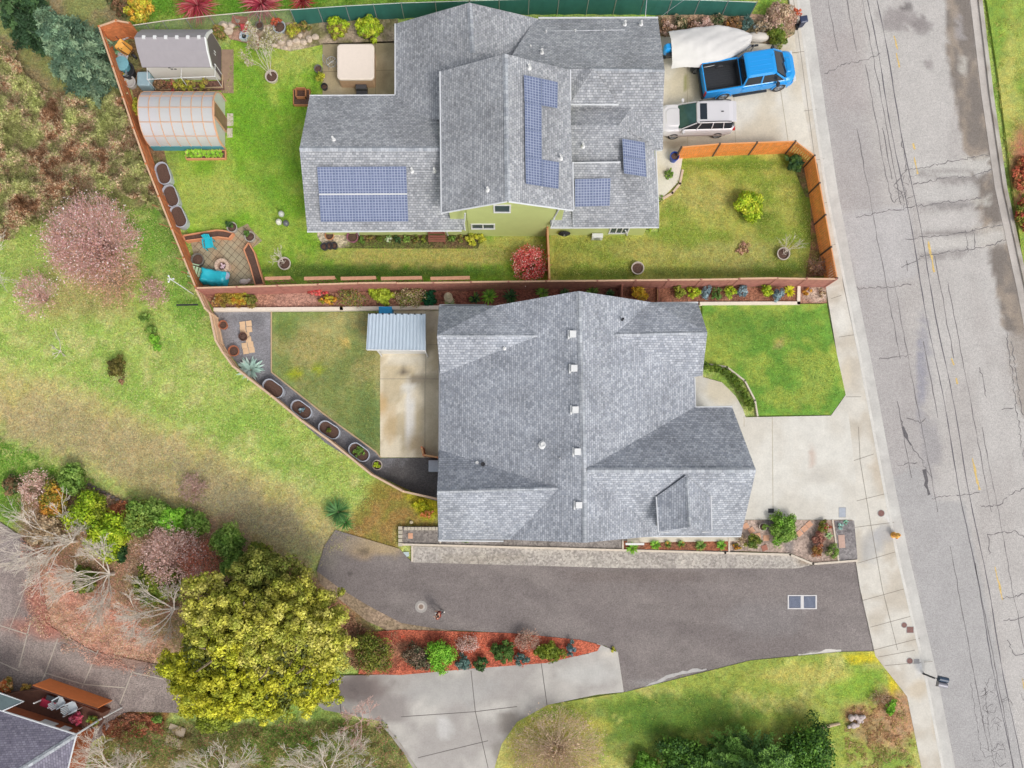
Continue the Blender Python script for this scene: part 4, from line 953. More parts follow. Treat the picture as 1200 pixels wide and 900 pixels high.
lineobj('roof_conduit', [(622, 37, 2.9), (674, 36, 2.9), (732, 35, 2.9)], .02, mat('conduit', (214, 216, 220), .5), LG)
lineobj('roof_conduit', [(622, 37, 2.9), (622, 54, 3.4)], .02, mat('conduit', (214, 216, 220), .5), LG)
for u, v in ((640, 37), (674, 36), (708, 35.5), (622, 54)): vent_pipe(LG, PL(u, v, e_n[:3]), .05, .08, flange=False)
for u, v, pl in ((391, 164, l_n), (483, 200.5, l_s), (509, 200.5, l_s), (571.5, 223, u_w), (635, 62, e_n), (620, 80, u_e), (683, 172, c_1), (657, 186, u_e), (732, 29, e_n), (751, 29, e_n)):
    vent_pipe(LG, PL(u, v, pl[:3]), .07, .35)
lineobj('roof_conduit', [(485, 200.5, 3.9), (508, 200.5, 3.9)], .02, mat('conduit', (214, 216, 220), .5), LG)
grid_solar(LG, l_s[:3], [(371.5, 195.5), (476, 195), (478.5, 259.5), (376, 260)], 5, 2, 6, 10)
upl = u_e[:3]
for q in ([(614, 88), (634, 92.2), (634.5, 123.5), (614.8, 119)], [(634.6, 92.4), (653.5, 96.5), (653, 126.5), (635, 123.3)], [(615, 119.8), (634.5, 123.8), (634.5, 154.5), (615.2, 151)], [(615.3, 151.6), (634.5, 155), (634.7, 186.5), (615.6, 183.3)],
          [(615.7, 184), (635.2, 187), (635.2, 218), (616.4, 215.2)], [(635.7, 187.2), (655, 190.3), (654.2, 221), (635.8, 218.2)]): solar(LG, upl, q, 6, 10)
for q in ([(729.4, 162.8), (755.3, 167), (756.3, 187), (730.4, 182.8)], [(730.4, 183.6), (756.4, 187.8), (757.4, 207), (731.4, 203)]): solar(LG, [(725, 147, 3.9), (777, 175.5, 2.7), (740, 200, 3.35)], q, 10, 6, dz=.25)
for q in ([(674, 210), (694.5, 209.6), (694.5, 241.5), (674, 242)], [(695, 209.6), (715.4, 209), (714.4, 241), (695, 241.5)]): solar(LG, [(670, 191, 3.75), (727, 190.5, 3.7), (741, 266, 2.46)], q, 6, 10)

# ---- the house in the bottom left corner
BH = root('brown_house', P(40, 870), 'corner of a rust brown house with purple grey roof and white gutters', 'house')
SHP = shingles('purple_shingles', S(150, 146, 160), S(122, 118, 134), S(106, 102, 116))
faces_mesh('roof', [[(-60, 814, 3.0), (89, 861, 3.0), (-20, 930, 4.9), (-160, 886, 4.9)], [(89, 861, 3.0), (58, 990, 3.0), (-20, 930, 4.9)], [(-160, 886, 4.9), (-20, 930, 4.9), (58, 990, 3.0), (-90, 960, 3.0)]], SHP, BH, .14)
ridge(BH, [(89, 861, 3.03), (-20, 930, 4.93)], .3)
BW = mat('rust_siding', (176, 98, 60), .75, amt=.12, scale=5)
wall_line = [P(-60, 814, 3.0) + Vector((-.1, -.35, 0)), P(89, 861, 3.0) + Vector((-.45, -.3, 0)), P(58, 990, 3.0) + Vector((-.45, .3, 0)), P(-90, 960, 3.0)]
wallbox('wall', [p[:2] for p in wall_line], 0, 2.85, BW, BH)
lineobj('gutter', [(-60, 813, 3.0), (89, 860.5, 3.0)], .06, GUT, BH); lineobj('gutter', [(89.5, 860.5, 3.0), (58, 990, 3.0)], .05, GUT, BH)
lineobj('downpipe', [(89.5, 860.5, 2.95), (119, 842, 1.15)], .06, GUT, BH)
lineobj('downpipe', [(89.5, 861, 2.9), (90.5, 859, .2)], .05, GUT, BH)
wd = BH.location
d = (wall_line[1] - wall_line[0]).normalized(); nn = Vector((-d.y, d.x, 0))
for s, wdt in ((5.3, .9), (6.6, .5)):
    a = wall_line[0] + d * s + nn * .02 - wd; b = a + d * wdt
    f = MB()
    f.add([a + Vector((0, 0, -1.4)), b + Vector((0, 0, -1.4)), b + Vector((0, 0, -.5)), a + Vector((0, 0, -.5)), a + nn * .05 + Vector((0, 0, -1.4)), b + nn * .05 + Vector((0, 0, -1.4)), b + nn * .05 + Vector((0, 0, -.5)), a + nn * .05 + Vector((0, 0, -.5))],
          [(0, 1, 2, 3), (7, 6, 5, 4), (0, 4, 5, 1), (1, 5, 6, 2), (2, 6, 7, 3), (3, 7, 4, 0)])
    f.build('window', WHITE, BH)
# porch roof, posts and deck
faces_mesh('porch_roof', [[(-30, 803, 3.1), (1, 813, 3.1), (28, 822, 3.1), (3, 833, 3.1), (-40, 820, 3.1)]], mat('porch_roof_teal', (92, 108, 110), .6, amt=.15, scale=3), BH, .1)
lineobj('gutter', [(-30, 802.5, 3.1), (1, 812.5, 3.1), (28, 822, 3.1), (3, 833, 3.1)], .05, GUT, BH)
DKM = mat('deck_boards', (112, 74, 58), .7, amt=.25, scale=5)
dk_ = [(-6, 806), (26, 800), (58, 797), (132, 825), (119, 846), (20, 838)]
wallbox('deck', [P(u, v, 1.1)[:2] for u, v in [(-10, 818), (20, 812), (50, 808), (120, 836), (108, 855), (0, 838)]], 0, 1.1, DKM, BH)
for a, b in (((36, 827.5, 2.3), (54, 818, 1.1)), ((52, 832.5, 1.7), (63, 826.5, 1.1)), ((74, 840, 1.8), (82, 836, 1.1)), ((118, 842.5, 2.2), (134, 834, 1.0))):
    q = P(*b) - wd; MB().box(q.x - .035, q.x + .035, q.y - .035, q.y + .035, 0, a[2]).build('porch_post', WHITE, BH)
OR_ = mat('orange_boards', (255, 150, 84), .7, amt=.08, scale=3)
mb = MB(); A = P(59, 795, 0) - wd; B = P(134, 821.5, 0) - wd; L = (B - A); n = int(L.length / .16); dd = L.normalized(); q_ = Vector((-dd.y, dd.x, 0))
for i in range(n):
    a = A + dd * (i * .16); b = a + dd * .15
    mb.prism([(a + q_ * .03)[:2], (b + q_ * .03)[:2], (b - q_ * .02)[:2], (a - q_ * .02)[:2]], 0, 1.75)
mb.build('deck_screen', OR_, BH)
lineobj('deck_rail', [(37.5, 804, 1.78), (115, 831, 1.78)], .04, mat('rail_brown', (96, 60, 48), .7), BH)
# ================================================================ fences
def fence(label, pts, h, board, cap=None, gap=0.0, step=2.4, bw=.15, cat='fence', th=.03, name='wooden_fence', postm=None, stepz=0, raised=0.0, pxtop=True, capw=.10, group=None):
    """pts: pixel positions of the top line; boards run between posts"""
    q = [P(u, v, h if pxtop else 0) for u, v in pts]
    r = root(name, (q[0].x, q[0].y, 0), label, cat, group); o = r.location
    rr = random.Random(len(label)); posts = []
    for a, b in zip(q, q[1:]):
        a = Vector((a.x, a.y, 0)); b = Vector((b.x, b.y, 0)); L = (b - a).length; k = max(1, round(L / step)); d = (b - a).normalized(); n = Vector((-d.y, d.x, 0))
        posts.append(a)
        for j in range(k):
            s = a + d * (L * j / k) - o; e = a + d * (L * (j + 1) / k) - o; l = (e - s).length
            if j: posts.append(s + o)
            hh = h + rr.uniform(-stepz, stepz); mb = MB(); nb = max(1, int(l / (bw + gap)))
            wdt = l / nb
            for i in range(nb):
                p0 = s + d * (i * wdt + .003); p1 = s + d * ((i + 1) * wdt - gap - .003); f = rr.uniform(-.006, .006)
                mb.prism([(p0 + n * (th / 2 + f))[:2], (p1 + n * (th / 2 + f))[:2], (p1 - n * (th / 2 - f))[:2], (p0 - n * (th / 2 - f))[:2]], .04, hh - .03 + rr.uniform(-.01, .01))
            for z in (.35, hh - .35):
                mb.bar(s + n * .05 + Vector((0, 0, z)), e + n * .05 + Vector((0, 0, z)), .035, .08)
            mb.build('panel', board, r)
            if cap: MB().bar(s + Vector((0, 0, hh)), e + Vector((0, 0, hh)), capw, .035).build('top_rail', cap, r)
    posts.append(Vector((q[-1].x, q[-1].y, 0)))
    for p in posts:
        p = p - o; MB().box(p.x - .05, p.x + .05, p.y - .05, p.y + .05, 0, h + .06).build('post', postm or board, r)
    return r
BRF = mat('brown_boards', (212, 130, 80), .8, amt=.28, scale=4)
MBF = mat('redbrown_boards', (184, 124, 110), .8, amt=.25, scale=4)
ORF = mat('cedar_boards', (255, 160, 80), .7, amt=.22, scale=4)
TNF = mat('tan_boards', (240, 204, 166), .8, amt=.12, scale=4)
CPW = mat('weathered_rail', (226, 184, 150), .7, amt=.12, scale=5)
fence('long brown board fence with pale top rail on the west side of the north yard', [(152, 27), (136, 24), (116, 31), (132, 78), (156, 150), (171, 192), (201, 268), (229, 336)], 1.75, BRF, CPW, th=.03)
fence('dark reddish brown board fence running between the two houses', [(230, 337.5), (420, 332), (640, 329.5), (700, 329), (745, 328.3), (822, 327.5), (911, 326), (980, 327)], 1.75, MBF, CPW, stepz=.05)
fence('bright orange cedar fence with gaps between its boards around the corner lawn', [(798.5, 172.5), (843.5, 168.6), (887, 167), (932, 165.6), (954.5, 182.4), (960.5, 214.5), (974, 289.5), (981, 326)], 1.6, ORF, mat('orange_rail', (244, 168, 108), .7, amt=.1), gap=.025, bw=.12, postm=mat('post_dark', (90, 74, 66), .7), capw=.07)
fence('tan board fence curving down the slope beside the grey gravel yard', [(230, 340), (240, 361), (246, 367), (252.7, 398.7), (261, 413), (272.7, 429), (318, 464), (352, 492), (387, 517), (435, 556), (472.7, 576), (513, 585)], 1.35, TNF, mat('tan_rail', (222, 190, 160), .7, amt=.1), stepz=.04, capw=.12)
fence('short narrow brown fence joining the green house to the long fence', [(641.7, 266), (643.2, 300), (644, 328)], 1.6, BRF, mat('pale_rail', (212, 160, 112), .7), th=.03, capw=.12)
fence('small orange gate beside the west wall of the grey house', [(494, 524), (496, 533), (513, 536)], 1.4, mat('gate_boards', (206, 128, 88), .7, amt=.12, scale=4), mat('pale_rail', (212, 160, 112), .7), step=2, cat='gate', name='wooden_gate')
fence('small dark brown fence across the mulch bed by the yellow shrub', [(729, 333.5), (729, 351)], 1.0, MBF, mat('brown_rail', (150, 92, 70), .7), th=.03)
fence('low dark timber divider in the mulch bed right of the yellow shrub', [(771, 338), (771, 353)], .3, MBF, mat('pale_rail', (212, 160, 112), .7), th=.03, name='timber_divider', cat='divider')
# green privacy screen: taut cloth on posts
GSM = mat('green_screen', (52, 116, 104), .7, amt=.12, scale=2)
for lab, pts in (('left stretch of dark green privacy screen fence above the rock bed', [(340, 11.5), (405, 7), (470, 3.5), (550, 1)]), ('middle stretch of dark green screen fence behind the grey roof', [(550, 1), (620, -1), (690, -1.5), (755, -1)]), ('right stretch of dark green screen fence ending above the parked boat', [(755, -1), (820, 0), (887, 2.5)])):
    q = [P(u, v, 1.45) for u, v in pts]; r = root('screen_fence', (q[0].x, q[0].y, 0), lab, 'fence', 'green screen fence stretches'); o = r.location
    for a, b in zip(q, q[1:]):
        k = 8; mb = MB(); d = (b - a); n = Vector((-d.y, d.x, 0)).normalized()
        pts2 = [a + d * i / k - o for i in range(k + 1)]
        vs = []
        for i, p in enumerate(pts2):
            w_ = n * (.03 * math.sin(i * 2.1)); vs += [Vector((p.x, p.y, .03)) + w_, Vector((p.x, p.y, 1.42 + .02 * math.cos(i * 2)))]
        mb.add(vs, [(2 * i, 2 * i + 2, 2 * i + 3, 2 * i + 1) for i in range(k)]); mb.build('screen_cloth', GSM, r)
        for p in (a, (a + b) / 2): p = p - o; MB().tube([(p.x, p.y, 0), (p.x, p.y, 1.5)], .03, 6).build('post', METAL, r)
    p = q[-1] - o; MB().tube([(p.x, p.y, 0), (p.x, p.y, 1.5)], .03, 6).build('post', METAL, r)
    MB().tube([Vector((p.x, p.y, 1.45)) - Vector((o.x, o.y, 0)) for p in q], .022, 6).build('top_rail', mat('rail_light', (206, 212, 206), .5), r)
# chain link fence, top left
def chainmat():
    m, nt, b = nodes('chain_link'); tc = N(nt, 'ShaderNodeTexCoord')
    mp = N(nt, 'ShaderNodeMapping'); mp.inputs['Rotation'].default_value = (0, R(45), 0)
    nt.links.new(tc.outputs['Object'], mp.inputs[0])
    ck = N(nt, 'ShaderNodeTexBrick', Scale=1.0, offset=0.0)
    ck.inputs['Brick Width'].default_value = .06; ck.inputs['Row Height'].default_value = .06; ck.inputs['Mortar Size'].default_value = .006
    sp = N(nt, 'ShaderNodeSeparateXYZ'); cb = N(nt, 'ShaderNodeCombineXYZ'); nt.links.new(mp.outputs[0], sp.inputs[0])
    nt.links.new(sp.outputs[0], cb.inputs[0]); nt.links.new(sp.outputs[2], cb.inputs[1]); nt.links.new(cb.outputs[0], ck.inputs[0])
    b.inputs['Base Color'].default_value = (*S(176, 190, 176), 1); b.inputs['Metallic'].default_value = .3; b.inputs['Roughness'].default_value = .5
    nt.links.new(ck.outputs['Fac'], b.inputs['Alpha']); return m
CHM = chainmat()
r = root('chain_link_fence', P(150, 41), 'see-through chain link fence with pale top rail behind the grey shed', 'fence'); o = r.location
q = [P(u, v, 1.25) for u, v in ((150, 30.5), (190, 24.7), (245, 18.5), (300, 13.5), (340, 11))]
for a, b in zip(q, q[1:]):
    a = a - o; b = b - o
    MB().add([(a.x, a.y, .03), (b.x, b.y, .03), b, a], [(0, 1, 2, 3)]).build('wire_mesh', CHM, r)
    MB().tube([a, b], .028, 6).build('top_rail', mat('rail_pale', (224, 212, 196), .5), r)
    for p in (a, (a + b) / 2): MB().tube([(p.x, p.y, 0), (p.x, p.y, 1.27)], .025, 6).build('post', METAL, r)
# trellises leaning on the north side of the fence
TRM = mat('trellis_wood', (204, 150, 118), .8, amt=.15, scale=6)
for i, (u0, u1, pos) in enumerate(((311, 340, 'leftmost wooden trellis on the fence, right of the paver terrace'), (357, 392, 'wooden trellis on the fence below the potted plants'), (400, 440, 'wooden trellis on the fence opposite the flowers of the green house'), (447, 494, 'long wooden trellis on the fence opposite the red bench'), (505, 550, 'rightmost wooden trellis on the fence, left of the red shrub'))):
    a = P(u0, 328.5, 1.9); b = P(u1, 327.5, 1.9); r = root('trellis', (a.x, a.y, 0), pos, 'trellis', 'wooden trellises along the fence'); d = b - a; d.z = 0; L = d.length
    mb = MB(); y = .16
    for k in range(int(L / .3) + 1): mb.box(k * L / int(L / .3) - .02, k * L / int(L / .3) + .02, y, y + .02, .1, 1.9)
    for z in (.5, 1.0, 1.5, 1.88): mb.box(0, L, y + .021, y + .04, z - .02, z + .02)
    mb.build('lattice', TRM, r)
    mb = MB(); mb.box(-.03, L + .03, 0, y + .05, 1.9, 1.93); mb.build('top_rail', TRM, r)
    r.rotation_euler.z = math.atan2(d.y, d.x)

# ================================================================ vehicles
def wheel(parent, x, y, r=.4, w=.25, rim='rim'):
    t = MB()
    prof = [(r * .62, -w / 2), (r * .94, -w / 2), (r, -w * .35), (r, w * .35), (r * .94, w / 2), (r * .62, w / 2)]
    n = 20; vs = []
    for rr, yy in prof:
        for k in range(n): a = 2 * math.pi * k / n; vs.append((x + rr * math.cos(a), y + yy, r + rr * math.sin(a)))
    t.add(vs, [(i * n + k, i * n + (k + 1) % n, (i + 1) * n + (k + 1) % n, (i + 1) * n + k) for i in range(len(prof) - 1) for k in range(n)])
    o = t.build('wheel', DARK, parent, smooth=True)
    s = MB(); sgn = 1 if y > 0 else -1; yf = y + sgn * w * .3
    s.tube([(x, yf - .03, r), (x, yf + .03, r)], r * .2, 12)
    for k in range(5):
        a = 2 * math.pi * k / 5; s.bar((x, yf, r), (x + math.cos(a) * r * .62, yf, r + math.sin(a) * r * .62), .07, .04)
    vs = []
    for rr in (r * .64, r * .56):
        for yy in (-.05, .05):
            for k in range(n): a = 2 * math.pi * k / n; vs.append((x + rr * math.cos(a), yf + yy, r + rr * math.sin(a)))
    f = []
    for k in range(n):
        k2 = (k + 1) % n; f += [(k, k2, n + k2, n + k), (2 * n + k2, 2 * n + k, 3 * n + k, 3 * n + k2), (k2, k, 2 * n + k, 2 * n + k2), (n + k, n + k2, 3 * n + k2, 3 * n + k)]
    s.add(vs, f)
    s.build('rim', METAL, o)
    return o
def ringz(L, z, **k): return [Vector((p.x, p.y, z)) for p in L]
BLU = mat('blue_paint', (26, 160, 240), .28, amt=.02, scale=1, coat=.4)
TINT = mat('tinted_glass', (44, 52, 60), .06, amt=.2, scale=1)
BLK = mat('black_plastic', (52, 54, 58), .55, amt=.1)
RED = mat('red_lamp', (200, 40, 40), .3); LMP = mat('clear_lamp', (226, 230, 234), .15)
def build_truck():
    r = root('pickup_truck', (0, 0, 0), 'bright blue crew cab pickup truck with an open ribbed black bed', 'pickup truck')
    W = .99
    def ring(x0, x1, w, z, rf, rb, crown=0):
        return [Vector((p.x, p.y, z)) for p in rrect(x0, x1, -w, w, rf, rb, 6)]
    # lower body with hood
    b = MB()
    b.rings([ring(-.6, 2.86, W - .06, .42, .45, .05), ring(-.6, 2.92, W, .62, .5, .05), ring(-.6, 2.93, W, .95, .52, .05), ring(-.6, 2.85, W - .05, 1.08, .5, .05), ring(-.5, 2.62, W - .17, 1.17, .42, .05)])
    b.build('body', BLU, r, smooth=False, bevel=.025)
    hb = MB(); hb.rings([ring(2.3, 2.66, .5, 1.16, .15, .04), ring(2.33, 2.6, .42, 1.2, .13, .03)]); hb.build('hood', BLU, r, bevel=.02)
    # cab: glass band and roof
    def cab(x0, x1, w, z, rf=.22): return [Vector((p.x, p.y, z)) for p in rrect(x0, x1, -w, w, rf, .12, 6)]
    g = MB(); g.rings([cab(-.58, 2.2, W - .09, 1.12), cab(-.46, 1.34, W - .24, 1.78)]); g.build('cab_glass', TINT, r)
    rf = MB(); rf.rings([cab(-.52, 1.42, W - .19, 1.765), cab(-.5, 1.38, W - .2, 1.83), cab(-.36, 1.22, W - .3, 1.87)]); 
    for y in (-.45, -.15, .15, .45): rf.box(-.32, 1.15, y - .02, y + .02, 1.868, 1.882)
    rf.build('cab_roof', BLU, r, bevel=.02)
    for sy in (-1, 1):
        for x0, x1 in ((2.18, 1.36), (.6, .55), (-.54, -.46)): MB().bar((x0, sy * (W - .09), 1.13), (x1, sy * (W - .235), 1.78), .1, .05).build('pillar', BLU, r)
        d = MB()
        for x0, x1 in ((.62, 1.62), (-.5, .56)): d.box(x0, x1, sy * W - .012 if sy > 0 else -W - .012, sy * W + .012 if sy > 0 else -W + .012, .55, 1.06)
        dd = d.build('door', BLU, r, bevel=.01)
        h = MB(); h.box(.7, .88, sy * (W + .02) - .02, sy * (W + .02) + .02, .95, .99); h.box(-.44, -.26, sy * (W + .02) - .02, sy * (W + .02) + .02, .95, .99); h.build('handle', BLU, dd)
        m = MB(); m.rings([[Vector((1.6 + .1 * math.cos(a), sy * (W + .17) + .15 * math.sin(a), z)) for a in [k * math.pi / 5 for k in range(10)]] for z in (1.12, 1.32)]); m.bar((1.6, sy * (W - .08), 1.18), (1.6, sy * (W + .1), 1.2), .06); m.build('mirror', BLK, r, bevel=.02)
        s = MB(); s.box(-1.0, 1.2, sy * (W + .03) - .07, sy * (W + .03) + .07, .36, .42); s.build('side_step', BLK, r)
        l = MB(); l.box(2.72, 2.9, sy * .78 - .16, sy * .78 + .16, .82, 1.0); l.build('headlight', LMP, r, bevel=.02)
        t = MB(); t.box(-2.98, -2.9, sy * (W - .09) - .07, sy * (W - .09) + .07, .75, 1.12); t.build('tail_light', RED, r, bevel=.01)
        a = MB()
        for x in (2.0, -1.65):
            prof = [(x + .52 * math.cos(R(t_)), .42 + .52 * math.sin(R(t_))) for t_ in range(0, 181, 15)]
            vs = [(px, sy * (W + .0) - .005, pz) for px, pz in prof] + [(px, sy * (W + .05), pz) for px, pz in prof]
            prof2 = [(x + .44 * math.cos(R(t_)), .42 + .44 * math.sin(R(t_))) for t_ in range(0, 181, 15)]
            vs += [(px, sy * (W + .05), pz) for px, pz in prof2] + [(px, sy * W - .005, pz) for px, pz in prof2]
            k = len(prof); a.add(vs, [(j * k + i, j * k + i + 1, ((j + 1) % 4) * k + i + 1, ((j + 1) % 4) * k + i) for j in range(4) for i in range(k - 1)])
        a.build('wheel_arch', BLU, r)
    # windscreen
    ws = MB(); ws.add([(2.24, -.8, 1.16), (2.24, .8, 1.16), (1.43, .66, 1.775), (1.43, -.66, 1.775)], [(0, 1, 2, 3)]); ws.build('windscreen', TINT, r)
    wp = MB(); wp.bar((2.26, -.5, 1.19), (2.1, .1, 1.32), .03); wp.bar((2.26, .2, 1.19), (2.1, .7, 1.32), .03); wp.build('wiper', DARK, r)
    # bed
    bd = MB()
    for sy in (-1, 1): bd.box(-2.92, -.6, min(sy * W, sy * (W - .13)), max(sy * W, sy * (W - .13)), .5, 1.17)
    bd.box(-.67, -.6, -W + .13, W - .13, .5, 1.17); bd.build('bed_side', BLU, r, bevel=.025)
    tg = MB(); tg.box(-2.97, -2.89, -W + .14, W - .14, .55, 1.16); tg.build('tailgate', BLU, r, bevel=.02)
    ln = MB(); ln.box(-2.88, -.68, -W + .14, W - .14, .6, .66)
    for i in range(12):
        y = -W + .22 + i * .14; ln.box(-2.86, -.7, y, y + .05, .66, .685)
    for sy in (-1, 1): ln.box(-2.88, -.68, min(sy * (W - .14), sy * (W - .17)), max(sy * (W - .14), sy * (W - .17)), .66, 1.18)
    ln.box(-.71, -.675, -W + .17, W - .17, .66, 1.18); ln.build('bed_liner', BLK, r)
    bp = MB(); bp.rings([[Vector((p.x, p.y, z)) for p in rrect(-3.08, -2.9, -W + .02, W - .02, .05, .08, 3)] for z in (.45, .66)]); bp.build('bumper', BLK, r)
    bp = MB(); bp.rings([[Vector((p.x, p.y, z)) for p in rrect(2.5, 3.0, -W + .03, W - .03, .4, .02, 5)] for z in (.4, .62)]); bp.build('bumper', BLU, r)
    gr = MB(); 
    for z in (.7, .78, .86): gr.box(2.9, 2.955, -.5, .5, z, z + .04)
    gr.build('grille', BLK, r)
    for x in (2.0, -1.65):
        for sy in (-1, 1): wheel(r, x, sy * (W - .12), .42, .27)
    MB().tube([(1.2, .3, 1.85), (1.18, .3, 2.1)], .008, 5).build('aerial', DARK, r)
    return r
tr = build_truck(); p = P(876.5, 86.5, .95); tr.location = (p.x, p.y, .125); tr.rotation_euler.z = R(9)
def build_suv():
    r = root('parked_suv', (0, 0, 0), 'silver white estate car with a dark sunroof parked nose in to the green house', 'car')
    W = .9; SLV = mat('silver_paint', (232, 228, 230), .3, .1, amt=.02, scale=1, coat=.4); SLD = mat('silver_lower', (180, 168, 164), .4, amt=.05)
    def rg(x0, x1, w, z, rf=.45, rb=.25): return [Vector((p.x, p.y, z)) for p in rrect(x0, x1, -w, w, rf, rb, 6)]
    b = MB(); b.rings([rg(-2.26, 2.3, W - .05, .32), rg(-2.34, 2.4, W, .5), rg(-2.36, 2.4, W, .72), rg(-2.34, 2.34, W - .03, .92, .5), rg(-2.28, 2.15, W - .1, 1.0, .5)]); b.build('body', SLV, r, bevel=.025)
    hd = MB(); hd.rings([rg(.9, 2.1, .62, .99, .35, .1), rg(1.0, 1.98, .5, 1.035, .3, .1)]); hd.build('hood', SLV, r, bevel=.02)
    g = MB(); g.rings([rg(-2.2, 1.2, W - .1, .98, .25, .2), rg(-1.98, .16, W - .25, 1.5, .2, .15)]); g.build('cabin_glass', TINT, r)
    t = MB(); t.rings([rg(-2.06, .24, W - .2, 1.49, .2, .15), rg(-2.04, .2, W - .21, 1.56, .2, .15), rg(-1.8, .06, W - .3, 1.6, .2, .15)]); t.build('roof', SLV, r, bevel=.02)
    MB().box(-.42, .02, -.5, .5, 1.6, 1.614).build('sunroof', TINT, r)
    MB().add([(1.24, -.74, 1.0), (1.24, .74, 1.0), (.25, .6, 1.51), (.25, -.6, 1.51)], [(0, 1, 2, 3)]).build('windscreen', mat('green_glass', (60, 92, 88), .06, amt=.3, scale=2), r)
    sp = MB(); sp.rings([rg(-2.3, -1.98, W - .25, 1.5, .03, .1), rg(-2.26, -1.98, W - .26, 1.55, .03, .1)]); sp.build('spoiler', SLV, r)
    MB().add([(-2.31, -.7, 1.02), (-2.31, .7, 1.02), (-2.08, .6, 1.49), (-2.08, -.6, 1.49)], [(0, 1, 2, 3)]).build('rear_window', TINT, r)
    MB().box(-1.45, -1.3, .02, .06, 1.6, 1.66).build('aerial', DARK, r)
    for sy in (-1, 1):
        MB().tube([(.05, sy * (W - .24), 1.6), (-.2, sy * (W - .22), 1.66), (-1.6, sy * (W - .22), 1.66), (-1.95, sy * (W - .24), 1.58)], .03, 6).build('roof_rail', DARK, r)
        for x0, x1 in ((1.2, .2), (.1, -.1), (-.85, -.85), (-1.6, -1.5)): MB().bar((x0, sy * (W - .09), .99), (x1, sy * (W - .235), 1.5), .05, .04).build('pillar', SLV, r)
        m = MB(); m.rings([[Vector((.95 + .08 * math.cos(a), sy * (W + .1) + .12 * math.sin(a), z)) for a in [k * math.pi / 5 for k in range(10)]] for z in (1.0, 1.14)]); m.bar((.95, sy * (W - .1), 1.02), (.95, sy * (W + .05), 1.04), .05); m.build('mirror', SLV, r)
        MB().box(-1.9, 1.7, min(sy * W, sy * (W + .015)), max(sy * W, sy * (W + .015)), .36, .5).build('sill', SLD, r)
        l = MB(); l.box(2.05, 2.3, sy * .68 - .14, sy * .68 + .14, .72, .86); l.build('headlight', LMP, r, bevel=.03)
        l = MB(); l.box(-2.38, -2.2, sy * .74 - .1, sy * .74 + .1, .8, .95); l.build('tail_light', RED, r, bevel=.02)
    for x in (1.42, -1.4):
        for sy in (-1, 1): wheel(r, x, sy * (W - .1), .34, .22)
    return r
sv = build_suv(); p = P(816.5, 139, .9); sv.location = (p.x, p.y, .125); sv.rotation_euler.z = R(181.5)
# boat on its trailer
CRV = mat('boat_cover_canvas', (226, 223, 219), .85, amt=.07, scale=1.2)
ang = math.atan2(8.5 * 1.0, 92); bc = P(832, 66, 0)
tl = root('boat_trailer', (bc.x, bc.y, .12), 'galvanised boat trailer with dark wheels under the covered boat', 'trailer', rz=R(7))
mb = MB(); 
for sy in (-1, 1): mb.bar((-2.5, sy * .7, .45), (1.2, sy * .6, .45), .08, .1); mb.bar((1.2, sy * .6, .45), (2.5, 0, .45), .08, .1)
for x in (-2.2, -1, .4): mb.bar((x, -.7, .45), (x, .7, .45), .07, .07)
mb.build('frame', METAL, tl)
MB().bar((1.9, 0, .45), (2.95, 0, .45), .09, .09).build('tongue', BLK, tl)
MB().tube([(2.6, -.1, .1), (2.6, -.1, .75)], .035, 8).build('jack', METAL, tl)
for sy in (-1, 1):
    wheel(tl, -1.15, sy * 1.0, .31, .2)
    f = MB(); n = 8
    vs = [(-1.15 + .38 * math.cos(math.pi * k / n), sy * .88, .31 + .36 * math.sin(math.pi * k / n)) for k in range(n + 1)] + [(-1.15 + .38 * math.cos(math.pi * k / n), sy * 1.12, .31 + .36 * math.sin(math.pi * k / n)) for k in range(n + 1)]
    f.add(vs, [(k, k + 1, n + 2 + k, n + 1 + k) for k in range(n)]); f.build('mudguard', BLK, tl)
bt_ = root('motor_boat', (bc.x, bc.y, .12), 'motor boat with a bright blue outboard motor sticking out from under its cover', 'boat', rz=R(7))
def hull(z, w, x0=-2.65, x1=2.75, n=14):
    L_ = []
    for i in range(n + 1):
        t = i / n; x = x0 + (x1 - x0) * t; y = w * (1 - max(0, (t - .45) / .55) ** 2.2) * (.93 + .07 * math.sin(t * 3)); L_.append((x, y))
    return [Vector((x, -y, z)) for x, y in L_] + [Vector((x, y, z)) for x, y in L_[::-1][1:]]
hb = MB(); hb.rings([hull(.62, .25, -2.75, 1.5), hull(.85, .8, -2.75, 1.9), hull(1.25, 1.02, -2.8, 2.15)]); hb.build('hull', mat('boat_hull', (214, 216, 220), .3, coat=.3), bt_)
om = MB(); om.rings([[Vector((p.x, p.y, z)) for p in rrect(-3.35, -2.75, -.24, .24, .1, .15, 4)] for z in (.95, 1.35)] + [[Vector((p.x, p.y, 1.5)) for p in rrect(-3.25, -2.85, -.17, .17, .08, .1, 4)]]); mo = om.build('outboard_motor', BLU, bt_, bevel=.03)
mb = MB(); mb.box(-3.15, -2.95, -.08, .08, .35, .96); mb.box(-3.2, -2.65, -.5, -.3, 1.05, 1.3); mb.tube([(-3.05, 0, .4), (-3.3, 0, .4)], .12, 8); mb.build('motor_leg', BLK, mo)
